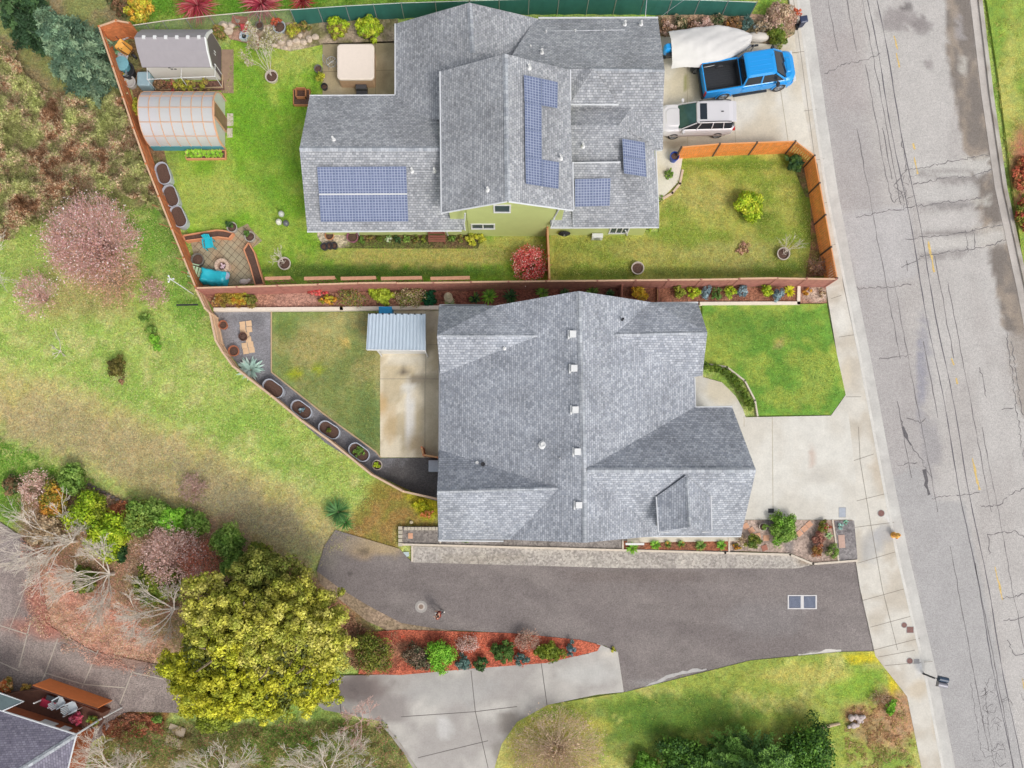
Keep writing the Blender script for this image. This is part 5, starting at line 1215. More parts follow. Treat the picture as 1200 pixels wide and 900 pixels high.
# the cover
n = 34; m = 16; vs = []; rr = random.Random(5)
for i in range(n + 1):
    t = i / n; x = -2.95 + 5.15 * t
    w_ = 1.2 * (1 - max(0, (t - .42) / .58) ** 2.3 * .82) * (.93 + .09 * math.sin(t * 3.1))
    for j in range(m + 1):
        s = -1 + 2 * j / m; y = w_ * s
        z = 1.28 + .32 * (1 - abs(s) ** 1.6) * (1 - .5 * t) + .05 * math.sin(6 * t + 3 * s) + .035 * abs(math.sin(9 * t - 5 * s)) + .03 * math.sin(23 * t) * s * s + rr.uniform(-.02, .02)
        if abs(s) > .99: z = .98 + .1 * math.sin(t * 11)
        vs.append((x, y * (1.0 if abs(s) < .99 else 1.02), z))
cv = MB().add(vs, [(i * (m + 1) + j, (i + 1) * (m + 1) + j, (i + 1) * (m + 1) + j + 1, i * (m + 1) + j + 1) for i in range(n) for j in range(m)]).build('boat_cover', CRV, None, smooth=True)
cv.location = (bc.x, bc.y, .12); cv.rotation_euler.z = R(7); tag(cv, 'off white canvas cover stretched over the boat', 'cover')
p = P(887, 44.5, .3); MB()
k = MB(); k.lathe([(.05, .12), (.3, .14), (.42, .3), (.38, .5), (.2, .62), (.02, .64)], 16, (0, 0), 1.9, .75); o_k = k.build('fuel_tank', mat('tank_white', (224, 216, 204), .5, amt=.06), None, smooth=True)
o_k.location = (p.x, p.y, .0); tag(o_k, 'rounded off white tank lying at the bow end of the boat trailer', 'tank')

# ================================================================ sheds and yard structures
def rel(r, *p): return Vector(p) - Vector((r.location.x, r.location.y, 0))
SHR = mat('shed_roof_grey', (164, 158, 161), .7, amt=.05, scale=3, bump=.1)
r = root('garden_shed', (-20.4, 28.6, 0), 'white resin garden shed with rounded grey roof and dark double door', 'shed')
xw, xe, ys, yn = -22.35 - r.location.x, -18.12 - r.location.x, 27.58 - r.location.y, 29.72 - r.location.y
SW = mat('shed_wall', (236, 230, 220), .5, amt=.03)
MB().box(xw, xe, ys, yn, 0, 1.62).build('wall', SW, r)
prof = [(ys - .12, 1.55), (ys + .1, 1.75), (ys + .5, 2.15), ((ys + yn) / 2 + .05, 2.5), (yn - .5, 2.15), (yn - .1, 1.75), (yn + .1, 1.55)]
mb = MB(); n = len(prof); mb.rings([[Vector((xw - .12, y, z)) for y, z in prof] + [Vector((xw - .12, y, z - .06)) for y, z in prof[::-1]], [Vector((xe - .05, y, z)) for y, z in prof] + [Vector((xe - .05, y, z - .06)) for y, z in prof[::-1]]])
ro = mb.build('roof', SHR, r)
sq = MB(); 
for i in range(6): x = xw + .35 + i * .68; sq.box(x, x + .2, .02, .22, 2.43, 2.51)
sq.build('skylight', WHITE, ro)
mb = MB(); mb.rings([[Vector((xe - .04, y, z + .02)) for y, z in prof] + [Vector((xe - .04, y, z - .2)) for y, z in prof[::-1]], [Vector((xe + .05, y, z + .02)) for y, z in prof] + [Vector((xe + .05, y, z - .2)) for y, z in prof[::-1]]]); mb.build('gable_trim', WHITE, r)
pin = [(y, z) for y, z in prof[1:-1]]
mb = MB(); mb.add([(xe + .01, y, z - .1) for y, z in pin] + [(xe + .01, pin[-1][0], .05), (xe + .01, pin[0][0], .05)] + [(xe + .04, y, z - .1) for y, z in pin] + [(xe + .04, pin[-1][0], .05), (xe + .04, pin[0][0], .05)],
    [tuple(range(7)), tuple(range(13, 6, -1))]); dr = mb.build('door', mat('shed_door', (112, 102, 104), .6, amt=.06), r)
MB().bar((xe + .06, -.06, 1.0), (xe + .06, -.06, 1.25), .03).bar((xe + .06, .1, 1.0), (xe + .06, .1, 1.25), .03).build('handle', WHITE, dr)
v4 = MB()
for a, b in ((0, 0), (.22, .06), (.1, -.14), (.32, -.14)): v4.box(-.55 + a, -.4 + a, ys - .02, ys - .003, 1.25 + b, 1.33 + b)
v4.build('wall_vent', DARK, r)
mb = MB().box(xe + .06, xe + .85, ys - .9, yn - .2, 0, .06); mb.build('ramp', mat('shed_ramp', (168, 140, 116), .8, amt=.15, scale=4), r)
# cage of white pipes over the bed south of the shed
r = root('plant_cage', P(205, 105), 'white pipe frame standing over a bed along the shed wall', 'frame'); o = r.location
T_ = [P(172.5, 93, 1.2), P(252, 89.5, 1.2)]; z = 1.2
c0 = Vector((T_[0].x, T_[0].y, 0)) - o; c1 = Vector((T_[1].x, T_[1].y, 0)) - o; dep = Vector((0, .78, 0)); fr = MB(); mid = (c0 + c1) / 2
Z = Vector((0, 0, z))
for p in (c0, mid, c1): fr.tube([p, p + Z], .022, 6); fr.tube([p + Z, p + dep + Z], .022, 6)
for p in (c0 + dep, c1 + dep): fr.tube([p, p + Z], .022, 6)
fr.tube([c0 + Z, c1 + Z], .022, 6); fr.tube([c0 + dep + Z, c1 + dep + Z], .022, 6); fr.build('pipe_frame', WHITE, r)
tb = MB(); tb.bar(c0 + Vector((0, -.05, .08)), c1 + Vector((0.05, -.05, .08)), .05, .16); tb.bar(c1 + Vector((.05, -.1, .08)), c1 + dep + Vector((.05, 0, .08)), .05, .16); tb.build('bed_board', mat('board_tan', (206, 176, 140), .8), r)
# greenhouse
r = root('greenhouse', (-20.1, 24.6, 0), 'arched greenhouse with milky ribbed panels, timber end frame and teal base board', 'greenhouse')
def plmat():
    m, nt, b = nodes('milky_panel'); b.inputs['Base Color'].default_value = (*S(236, 232, 234), 1); b.inputs['Alpha'].default_value = .7; b.inputs['Roughness'].default_value = .35
    tc = N(nt, 'ShaderNodeTexCoord'); wv = N(nt, 'ShaderNodeTexWave', Scale=6.0); nt.links.new(tc.outputs['Object'], wv.inputs[0])
    rp = N(nt, 'ShaderNodeValToRGB'); rp.color_ramp.elements[0].color = (*S(214, 210, 216), 1); rp.color_ramp.elements[1].color = (*S(250, 248, 248), 1)
    nt.links.new(wv.outputs[0], rp.inputs[0]); nt.links.new(rp.outputs[0], b.inputs['Base Color']); return m
PLM = plmat(); TIM = mat('greenhouse_timber', (226, 176, 140), .7, amt=.1)
hw = 1.62; gx0, gx1 = -2.35, 2.28
arch = [(-hw * math.cos(math.pi * k / 12), .5 + 1.62 * math.sin(math.pi * k / 12) ** .9) for k in range(13)]
mb = MB(); mb.add([(gx0, y, z) for y, z in arch] + [(gx1, y, z) for y, z in arch], [(k, k + 1, 14 + k, 13 + k) for k in range(12)]); mb.build('roof_panel', PLM, r, smooth=True)
for gx, nm in ((gx0, 'end_panel'), (gx1, 'end_panel')): MB().add([(gx, y, z) for y, z in arch] + [(gx, hw, .06), (gx, -hw, .06)], [tuple(range(15))]).build(nm, PLM, r)
for i in range(8):
    x = gx0 + (gx1 - gx0) * i / 7; MB().tube([(x, y * 1.005, z + .015) for y, z in arch], .026, 5).build('rib', TIM, r)
pl_ = MB()
for k in (2, 4, 6, 8, 10): pl_.bar((gx0, arch[k][0], arch[k][1] + .02), (gx1, arch[k][0], arch[k][1] + .02), .035)
pl_.build('purlin', TIM, r)
MB().box(gx0, gx1, -hw - .04, -hw + .0, .02, .55).build('base_board', mat('teal_board', (84, 152, 164), .7, amt=.1, scale=3), r)
MB().box(gx0, gx1, hw, hw + .04, .02, .55).build('base_board', mat('teal_board', (84, 152, 164), .7), r)
fr = MB(); x = gx1 + .03
for y in (-1.58, -.45, .45, 1.58): fr.box(x, x + .06, y - .04, y + .04, 0, .55 + (1.5 if abs(y) < 1 else 0))
fr.box(x, x + .06, -.45, .45, 1.95, 2.03); fr.tube([(x + .03, y, z + .02) for y, z in arch], .045, 6); fr.build('end_frame', TIM, r)
MB().box(x + .07, x + .1, -.4, .4, .05, 1.9).build('door', mat('door_brown', (150, 120, 92), .7, amt=.2), r)
MB().box(x + .1, x + .5, -.05, .75, 0, .07).box(x + .1, x + .45, -.8, -.2, 0, .07).build('step', mat('kerb_light', (222, 208, 194), .9), r)
# hot tub
p = P(417, 73, .95)
r = root('hot_tub', (p.x, p.y, .08), 'square hot tub with cream cover and brown cabinet on the concrete patio', 'hot tub')
MB().rings([[Vector((q.x, q.y, z)) for q in rrect(-1.13, 1.13, -1.1, 1.1, .1, .1, 3)] for z in (0, .78)]).build('cabinet', mat('cabinet_tan', (206, 168, 136), .7, amt=.1), r)
MB().rings([[Vector((q.x, q.y, z)) for q in rrect(-1.18, 1.18, -1.14, 1.14, .25, .25, 4)] for z in (.79, .92)] + [[Vector((q.x, q.y, .95)) for q in rrect(-1.1, 1.1, -1.06, 1.06, .25, .25, 4)]]).build('cover', mat('cream_cover', (248, 232, 216), .6, amt=.03), r, bevel=.02)
st = root('tub_steps', (p.x + .25, p.y - 1.45, .08), 'dark grey plastic steps below the hot tub', 'steps')
MB().box(-.35, .35, -.28, .0, 0, .25).box(-.35, .35, .003, .28, 0, .48).build('tread', mat('step_dark', (84, 82, 84), .6), st, bevel=.02)
# metal roofed shelter
r = root('metal_shelter', P(466, 390), 'small shelter with a pale blue corrugated metal roof and white walls', 'shelter')
RB = mat('blue_metal_roof', (204, 218, 230), .45, amt=.04, scale=2)
c = [P(431.5, 367.5, 2.1), P(499, 368, 2.1), P(499, 410.5, 2.45), P(429, 409.5, 2.45)]; nx = 68; mb = MB(); vs = []
for i in range(nx + 1):
    t = i / nx; a = c[0].lerp(c[1], t) - r.location; b = c[3].lerp(c[2], t) - r.location; dz_ = .045 if (i // 2) % 2 else 0
    if i % 2: pass
    vs += [a + Vector((0, 0, dz_)), b + Vector((0, 0, dz_))]
mb.add(vs, [(2 * i + 1, 2 * i + 3, 2 * i + 2, 2 * i) for i in range(nx)]); s_ = mb.build('roof', RB, r); md = s_.modifiers.new('t', 'SOLIDIFY'); md.thickness = .02; md.offset = -1
q0, q1 = P(446, 372, 2.1), P(496, 404, 2.45)
MB().prism([(v_ - r.location)[:2] for v_ in (P(438, 370, 2.1), P(495, 370, 2.1), P(495, 405, 2.45), P(438, 405, 2.45))], .08, 2.05).build('wall', WHITE, r)
MB().bar(P(430, 410, 2.43) - r.location, P(499, 411, 2.43) - r.location, .05, .14).build('fascia', WHITE, r)
q = P(497, 409, 2.4) - r.location; MB().tube([(q.x, q.y, .08), (q.x, q.y, 2.4)], .045, 6).build('post', WHITE, r)
q = P(440, 408, 2.4) - r.location; MB().tube([(q.x, q.y, .08), (q.x, q.y, 2.4)], .045, 6).build('post', WHITE, r)
mb = MB()
for i in range(9): a = c[0].lerp(c[1], (i + .3) / 9) - r.location; mb.box(a.x - .05, a.x + .05, a.y - .06, a.y + .02, a.z + .03, a.z + .07)
mb.build('roof_clip', DARK, r)

# ================================================================ small things
def place(r, u, v, z=0.0, rz=0, zb=None):
    p = P(u, v, z); r.location = (p.x, p.y, (zb or 0)); r.rotation_euler.z = R(rz); return r
def thing(name, label, cat, group=None): return root(name, (0, 0, 0), label, cat, group)
# galvanised oval planters
SOIL = mat('potting_soil', (104, 78, 66), .95, amt=.35, scale=14, bump=.8)
def oval(L, W, h):
    r = thing('oval_planter', 'x', 'planter')
    def rr_(l, w, z): return [Vector((p.x, p.y, z)) for p in rrect(-l, l, -w, w, w * .98, w * .98, 7)]
    mb = MB(); n = 32
    mb.rings([rr_(L - .03, W - .03, 0), rr_(L, W, h - .02), rr_(L + .025, W + .025, h - .02), rr_(L + .025, W + .025, h + .02), rr_(L - .03, W - .03, h + .02), rr_(L - .04, W - .04, h - .14)], cap=False)
    mb.build('tub', mat('galvanised_light', (206, 210, 220), .45, .2, amt=.12, scale=8), r)
    MB().rings([rr_(L - .04, W - .04, h - .2), rr_(L - .05, W - .05, h - .1)]).build('soil', SOIL, r)
    return r
pr = oval(.72, .42, .6); first = True
for u, v, a, lab in ((191, 203, -72, 'oval metal planter along the brown fence, uppermost of its row of three'), (200, 229.5, -70, 'oval metal planter along the brown fence, middle of its row of three'), (209, 253.5, -66, 'oval metal planter along the brown fence, nearest the paver terrace')):
    x = pr if first else copy_tree(pr); first = False; place(x, u, v, .6, a); tag(x, lab, 'planter', 'oval metal planters')
for u, v, a, lab in ((320.5, 455.5, -36, 'oval metal planter on the gravel next to the big silver plant'), (353.5, 480, -36, 'oval metal planter with a pale green sprig, second along the gravel path'), (386, 504, -32, 'oval metal planter third along the curving gravel path'), (421, 530, -36, 'oval metal planter full of green weeds on the gravel path')):
    x = copy_tree(pr); place(x, u, v, .5, a); tag(x, lab, 'planter', 'oval metal planters')
def pot(r0, h, colr, soil=True, name='plant_pot'):
    r = thing(name, 'x', 'pot')
    mb = MB().lathe([(r0 * .72, 0), (r0 * .95, h - .05), (r0, h - .05), (r0, h), (r0 * .86, h), (r0 * .8, h - .1)], 20, cap=False); mb.build('pot_wall', colr, r, smooth=False)
    MB().lathe([(r0 * .82, h - .12), (.01, h - .08)], 16, cap=False).build('soil', SOIL, r)
    return r
PALE = mat('pale_pot', (214, 200, 186), .6, amt=.06); GRP = mat('green_pot', (96, 128, 112), .5, amt=.1); TER = mat('terracotta', (186, 116, 84), .7, amt=.1)
p1 = pot(.42, .4, PALE)
POTS = [(318, 89, 'round pale pot with a blossoming sapling on the north lawn'), (333, 308.5, 'round pale pot with a bare sapling near the paver terrace'), (918.5, 297, 'round pale pot with a bare sapling inside the orange fence corner'), (747.5, 314, 'round pale pot with soil and no sapling on the side lawn')]
for i, (u, v, lab) in enumerate(POTS):
    x = p1 if i == 0 else copy_tree(p1); place(x, u, v, .4); tag(x, lab, 'pot', 'round pale pots on the lawns')
p2 = pot(.34, .5, mat('mottled_pot', (188, 180, 170), .6, amt=.2, scale=10))
x = place(p2, 271.5, 266, .5); tag(x, 'mottled pot of dark green leaves left of the terrace entrance', 'pot')
x = copy_tree(p2); place(x, 292.5, 277, .5); tag(x, 'mottled pot of dark green leaves right of the terrace entrance', 'pot')
x = pot(.42, .5, mat('grey_pot', (120, 116, 108), .6)); place(x, 231, 304, .5); tag(x, 'round grey pot of brown soil on the terrace beside the brown fence', 'pot')
x = pot(.34, .45, PALE); place(x, 442, 545, .4); tag(x, 'round white rimmed pot at the end of the planter row', 'pot')
x = pot(.26, .4, PALE); place(x, 894.5, 617.5, .4); tag(x, 'small white pot with a green plant in the front garden', 'pot')
x = pot(.3, .4, TER); place(x, 261, 380.5, .4); tag(x, 'terracotta pot of twigs by the tan fence, the upper one', 'pot')
x = pot(.36, .4, TER); place(x, 273.5, 411, .4); tag(x, 'terracotta pot of twigs by the tan fence, the lower one', 'pot')
x = pot(.28, .35, mat('dark_pot', (96, 66, 56), .6)); place(x, 284, 394, .4); tag(x, 'dark round pot among the square stepping stones', 'pot')
x = pot(.24, .35, mat('dark_pot2', (70, 70, 76), .5)); place(x, 380, 289, .3); tag(x, 'small black pot at the left end of the row on the white slab', 'pot', 'small black pots')
for u, l in ((386, 'small black pot in the middle of the row on the white slab'), (391.5, 'small black pot at the right end of the row on the white slab')):
    y = copy_tree(x); place(y, u, 288, .3); tag(y, l, 'pot', 'small black pots')
x = pot(.3, .35, mat('orange_pot', (214, 150, 104), .6)); place(x, 386, 276, .3); tag(x, 'orange tan bowl on the white slab below the left wing', 'pot')
x = pot(.38, .45, mat('plum_pot', (166, 104, 124), .5)); place(x, 413, 277.5, .4); tag(x, 'plum pink glazed pot at the right side of the white slab', 'pot')
x = pot(.26, .4, mat('grey_pot', (120, 116, 108), .6)); place(x, 372.5, 80, .4); tag(x, 'small pale ringed pot left of the hot tub', 'pot')
x = pot(.22, .3, BLK); place(x, 380, 101, .3); tag(x, 'small black pot under the lime plant near the hot tub', 'pot')
x = pot(.3, .6, mat('blue_pot', (30, 78, 176), .4)); place(x, 790.5, 183.5, .5); tag(x, 'glossy blue pot at the end of the orange fence', 'pot')
# stones, stepping stones, lids
TSL = mat('tan_slab', (236, 200, 160), .8, amt=.08, scale=4)
def flatbox(name, lab, cat, u, v, w, d, h, m, rz=0, z0=0, group=None, bevel=.01):
    p = P(u, v, z0 + h); o = MB().box(-w / 2, w / 2, -d / 2, d / 2, 0, h).build(name, m, None, bevel=bevel); o.location = (p.x, p.y, z0); o.rotation_euler.z = R(rz); tag(o, lab, cat, group); return o
ss = [(284, 380), (291.5, 379), (284.5, 386.5), (292, 386), (289, 392.5), (291, 397.5), (286.5, 405), (293.5, 403.5), (288, 411.5), (295, 410)]
rows = ['top left', 'top right', 'second row left', 'second row right', 'beside the dark pot', 'just below the dark pot', 'third row left', 'third row right', 'bottom left', 'bottom right']
for (u, v), l in zip(ss, rows): flatbox('stepping_stone', 'square tan stepping stone on the grey gravel, ' + l, 'paving slab', u, v, .36, .36, .04, TSL, 8, .04, 'square stepping stones on the gravel')
for i, (u, v, a, l) in enumerate(((874, 616.5, 30, 'nearest the garage roof'), (880.5, 621.5, 30, 'second from the garage roof'), (888, 628, 10, 'left of the big green shrub, upper'), (898, 630.5, 0, 'left of the big green shrub, lower'), (937, 625, 40, 'lower one right of the big green shrub'), (943, 619.5, 40, 'middle one right of the big green shrub'), (948.5, 614.5, 40, 'upper one right of the big green shrub'), (896, 642, 20, 'reddish one near the white kerb'))):
    flatbox('stepping_stone', 'salmon stepping stone in the front garden, ' + l, 'paving slab', u, v, .38, .36, .03, mat('salmon_slab', (226, 172, 140), .8, amt=.1, scale=4) if i < 7 else mat('red_slab', (176, 116, 96), .8), a, .115, 'salmon stepping stones of the front garden')
flatbox('paving_slab', 'oblong pinkish slab on the grey gravel next to the sidewalk', 'paving slab', 986.5, 634.5, .42, .85, .03, mat('pink_slab', (204, 170, 154), .8), 4, .123)
IRON = mat('rusty_iron', (136, 96, 88), .7, amt=.25, scale=14); IRG = mat('grey_lid', (166, 164, 162), .7, amt=.15)
for u, v, w_, d_, m, l in ((903.5, 598.5, .36, .26, BLK, 'small black drain cover in the front driveway'), (987, 600.5, .42, .62, mat('bluegrey_lid', (178, 184, 194), .6), 'blue grey utility lid at the corner of the front driveway'), (1066.5, 738, .42, .38, IRON, 'square rusty utility lid on the sidewalk'), (1074, 775, .32, .26, IRG, 'small square grey lid on the sidewalk beside the mailbox')):
    r_ = root('utility_cover', P(u, v, .12), l, 'utility cover'); r_.location.z = .128
    MB().box(-w_ / 2, w_ / 2, -d_ / 2, d_ / 2, -.01, .006).build('lid', m, r_); mb = MB()
    mb.box(-w_ / 2 - .02, w_ / 2 + .02, -d_ / 2 - .02, -d_ / 2, -.01, .009); mb.box(-w_ / 2 - .02, w_ / 2 + .02, d_ / 2, d_ / 2 + .02, -.01, .009); mb.box(-w_ / 2 - .02, -w_ / 2, -d_ / 2, d_ / 2, -.01, .009); mb.box(w_ / 2, w_ / 2 + .02, -d_ / 2, d_ / 2, -.01, .009); mb.build('rim', IRG, r_)
for u, v, rr_, l in ((1032.5, 601.5, .2, 'round rusty lid on the sidewalk above the hydrant'), (1059.5, 732.5, .16, 'round rusty lid left of the square lid on the sidewalk'), (1066, 774.5, .18, 'round rusty lid left of the small grey lid')):
    r_ = root('utility_cover', P(u, v, .12), l, 'utility cover'); r_.location.z = .128
    MB().lathe([(rr_, -.01), (rr_, .006), (.01, .007)], 20, cap=False).build('lid', IRON, r_)
    MB().lathe([(rr_ + .035, -.01), (rr_ + .03, .01), (rr_ + .003, .01), (rr_ + .003, -.01)], 20, cap=False).build('rim', IRG, r_)
r_ = root('manhole', P(493.5, 711, .06), 'round manhole cover in a pale concrete ring in the dark alley', 'manhole'); r_.location.z = .064
MB().lathe([(.4, -.01), (.39, .008), (.2, .008)], 28, cap=False).build('concrete_ring', mat('manhole_ring', (176, 170, 164), .9, amt=.15, scale=12), r_)
MB().lathe([(.24, .004), (.24, .014), (.15, .014)], 24, cap=False).build('frame', mat('manhole_frame', (206, 196, 186), .8), r_)
MB().lathe([(.15, .006), (.15, .02), (.01, .02)], 24, cap=False).build('lid', mat('manhole_lid', (150, 128, 112), .7, amt=.2, scale=20), r_)
r_ = root('storm_drain', P(940, 705.5, .06), 'storm drain of two slotted grates in a white frame in the alley', 'drain'); r_.location.z = .066
mb = MB()
for x0, x1, y0, y1 in ((-.95, .95, .39, .46), (-.95, .95, -.46, -.39), (-.95, -.86, -.39, .39), (.86, .95, -.39, .39), (-.1, .1, -.39, .39)): mb.box(x0, x1, y0, y1, -.01, .02)
mb.build('frame', mat('drain_frame', (226, 222, 220), .7, amt=.06), r_)
for x0 in (-.86, .1):
    mb = MB().box(x0, x0 + .76, -.39, .39, -.01, .002); gr_ = mb.build('grate', mat('drain_dark', (60, 68, 92), .6), r_); mb = MB()
    for i in range(10): x = x0 + .03 + i * .075; mb.add([(x, -.36, .002), (x + .03, -.36, .002), (x + .07, .36, .002), (x + .04, .36, .002), (x, -.36, .014), (x + .03, -.36, .014), (x + .07, .36, .014), (x + .04, .36, .014)], [(4, 5, 6, 7), (0, 1, 5, 4), (2, 3, 7, 6), (1, 2, 6, 5), (3, 0, 4, 7)])
    mb.build('bar', mat('drain_bar', (150, 160, 182), .5), gr_)
# hydrant
r_ = root('fire_hydrant', P(1047, 627, .12), 'yellow orange fire hydrant on the sidewalk edge', 'fire hydrant'); r_.location.z = .12
YO = mat('hydrant_yellow', (240, 180, 78), .5, amt=.15, scale=12)
MB().lathe([(.2, 0), (.2, .05), (.13, .06), (.13, .45), (.17, .46), (.17, .52), (.14, .54), (.12, .62), (.05, .68), (.01, .69)], 16, cap=False).build('barrel', YO, r_, smooth=False)
for dx, dy in ((1, 0), (-1, 0), (0, -1)):
    MB().tube([(dx * .1, dy * .1, .4), (dx * .23, dy * .23, .4)], .07, 10).build('outlet', mat('hydrant_cap', (232, 150, 60), .5), r_)
MB().tube([(0, 0, .69), (0, 0, .76)], .03, 5).build('nut', IRON, r_)
# mailbox
def mailbox(u, v, lab, h=1.15, rz=0):
    r = root('mailbox', (0, 0, 0), lab, 'mailbox')
    MB().box(-.05, .05, -.05, .05, 0, h).bar((0, 0, h - .35), (.5, .0, h - .03), .05).build('post', mat('mailbox_post', (70, 70, 74), .6), r)
    mb = MB(); pr_ = [(-.17, 0), (.17, 0), (.17, .14)] + [(.17 * math.cos(R(t)), .14 + .17 * math.sin(R(t))) for t in range(15, 180, 15)] + [(-.17, .14)]
    for y0, m, nm in ((-.30, mat('mailbox_grey', (150, 148, 156), .4, .2), 'box'), (.05, mat('mailbox_navy', (52, 72, 96), .35), 'box')):
        b_ = MB(); b_.rings([[Vector((.18 + 0, 0, 0)) + Vector((s_ * 0 + -.02, y0 + a, h + z)) for a, z in pr_] for s_ in (0,)] + [[Vector((.75, y0 + a, h + z)) for a, z in pr_]]); o = b_.build(nm, m, r)
    return r
def streetbox(u, v): pass
mbx = mailbox(0, 0, 'pair of mailboxes, one grey and one navy, on a dark post at the kerb'); p = P(1081, 789, 0); mbx.location = (p.x, p.y, .12); mbx.rotation_euler.z = R(-12)
r_ = root('wheelie_bin', P(943, 21, .9), 'dark blue wheeled bin at the top end of the driveway', 'bin', rz=R(10)); r_.location.z = .12
MB().rings([[Vector((q.x, q.y, z)) for q in rrect(-s_ * .3, s_ * .3, -s_ * .27, s_ * .27, .05, .05, 2)] for s_, z in ((.7, .08), (.85, .9))]).build('bin_body', mat('navy_plastic', (54, 60, 82), .5), r_)
MB().rings([[Vector((q.x, q.y, z)) for q in rrect(-.34, .34, -.3, .3, .06, .06, 2)] for z in (.9, .95)] + [[Vector((q.x, q.y, 1.0)) for q in rrect(-.26, .26, -.22, .22, .06, .06, 2)]]).build('lid', mat('navy_lid', (58, 68, 96), .4), r_)
MB().tube([(-.3, -.32, .1), (-.3, .32, .1)], .1, 10).build('wheel', DARK, r_); r_.scale = (.72, .72, .72)
# lamp on a thin pole at the fence corner
p = P(227, 345, 0); r_ = root('lamp_pole', (p.x, p.y, 0), 'thin white pole with a small spinning head at the fence corner', 'pole')
MB().tube([(0, 0, 0), (-.05, 0, 3.1)], .03, 8).build('pole', WHITE, r_)
mb = MB().tube([(-.25, 0, 3.15), (.15, 0, 3.15)], .025, 6); 
for a in (0, 120, 240): mb.bar((-.05, 0, 3.15), (-.05 + .2 * math.cos(R(a)), .2 * math.sin(R(a)), 3.18), .05, .02); mb.ball((-.05 + .2 * math.cos(R(a)), .2 * math.sin(R(a)), 3.18), .06, 8)
mb.build('head', WHITE, r_)
# short stakes leaning out of the brown fence
stakes = [(174, 71 + 30), (150, 130), (159, 165), (166, 182)]
sm = mat('stake_wood', (176, 128, 88), .8)
for i, (u, v) in enumerate(((140, 98), (147, 120), (180, 240), (188, 262), (203, 284), (208, 302), (214, 318), (222, 331))):
    a = P(u - 2, v, .9); b = P(u + 10, v + 4, .4); o = MB().bar(a, b, .05, .05).build('stake', sm); tag(o, 'short wooden brace sticking out from the outer side of the brown fence', 'stake', 'short braces along the brown fence')
o = MB().bar(P(207, 357.5, .5), P(232, 357, .5), .09, .09).build('dark_pole', DARK); o.name = 'fence_brace'; tag(o, 'dark horizontal pole sticking out from the tan fence corner', 'pole')
# raised planters of the terrace
def raised(lab, pts, w, h=.42):
    q = [P(u, v, h) for u, v in pts]; r = root('raised_bed', (q[0].x, q[0].y, 0), lab, 'raised bed'); o = r.location
    n = len(q) // 2; L = q[:n]; Rr = q[n:][::-1]; bw_ = MB(); ring_ = q
    for a, b in zip(ring_, ring_[1:] + ring_[:1]): bw_.bar(Vector((a.x, a.y, h / 2)) - Vector((o.x, o.y, 0)), Vector((b.x, b.y, h / 2)) - Vector((o.x, o.y, 0)), .07, h)
    bw_.build('timber_side', mat('planter_timber', (232, 160, 118), .7, amt=.1, scale=5), r)
    MB().prism([(p - o)[:2] for p in q], .02, h - .1).build('soil', SOIL, r)
    return r
raised('angled timber bed along the top edge of the terrace', [(214, 276), (228, 273.5), (253, 269.5), (262, 270), (273, 273), (268, 279), (256, 277.5), (236, 279.5), (217, 282)], 1)
raised('narrow angled timber bed along the right edge of the terrace', [(285.5, 292), (291, 284), (298, 296), (309, 333), (299, 334), (293, 312)], 1)
r_ = root('seed_box', P(353, 113, .3), 'stepped wooden planter box standing on the north lawn', 'planter'); r_.location.z = 0
WB = mat('box_wood', (206, 140, 92), .7, amt=.12, scale=6)
for z, s_, y0 in ((0, .55, 0), (.22, .33, .18)):
    mb = MB()
    for x0, x1, y0_, y1_ in ((-s_, s_, -s_, -s_ + .05), (-s_, s_, s_ - .05, s_), (-s_, -s_ + .05, -s_, s_), (s_ - .05, s_, -s_, s_)): mb.box(x0, x1, y0_ * .95 + y0, y1_ * .95 + y0, z, z + .24)
    mb.build('box_tier', WB, r_)
MB().box(-.5, .5, -.47, .47, .02, .2).build('soil', SOIL, r_)
# patio furniture under turquoise covers
TQ = mat('turquoise_plastic', (44, 196, 214), .4, amt=.06)
def chair(m, lab, u, v, rz, zb=.08, name='garden_chair', cover=False):
    r = root(name, (0, 0, 0), lab, 'chair'); p = P(u, v, zb + .5); r.location = (p.x, p.y, zb); r.rotation_euler.z = R(rz)
    MB().rings([[Vector((q.x, q.y, z)) for q in rrect(-.25, .27, -.26, .26, .08, .12, 3)] for z in (.38, .42)]).build('seat', m, r)
    mb = MB()
    for i in range(5): y = -.2 + i * .1; mb.bar((-.25, y * .9, .42), (-.42, y, .98 - abs(y) * .5), .075, .025, up=(1, 0, 0))
    mb.build('backrest', m, r)
    for sy in (-1, 1):
        MB().bar((-.3, sy * .3, .62), (.3, sy * .3, .62), .08, .03).build('armrest', m, r)
        for x in (-.25, .25): MB().bar((x, sy * .28, 0), (x, sy * .28, .6), .05).build('leg', m, r)
    return r
chair(TQ, 'turquoise plastic chair by the top bed of the terrace', 244, 285, -80)
r_ = root('lounge_chair', P(234, 319.5, .4), 'pale mint green lounge chair beside the turquoise cover', 'lounge chair', rz=R(-14)); r_.location.z = .08
MT = mat('mint_plastic', (196, 230, 190), .5, amt=.05)
mb = MB()
for i in range(7): mb.box(-.62 + i * .18, -.47 + i * .18, -.3, .3, .32 + (0 if i > 2 else (3 - i) * .08), .36 + (0 if i > 2 else (3 - i) * .08))
mb.build('slats', MT, r_)
for sx in (-.5, .5):
    for sy in (-.28, .28): MB().box(sx - .03, sx + .03, sy - .03, sy + .03, 0, .34).build('leg', MT, r_)
MB().bar((-.65, -.42, .45), (-.1, -.42, .45), .06, .03).bar((-.65, .42, .45), (-.1, .42, .45), .06, .03).build('armrest', MT, r_)
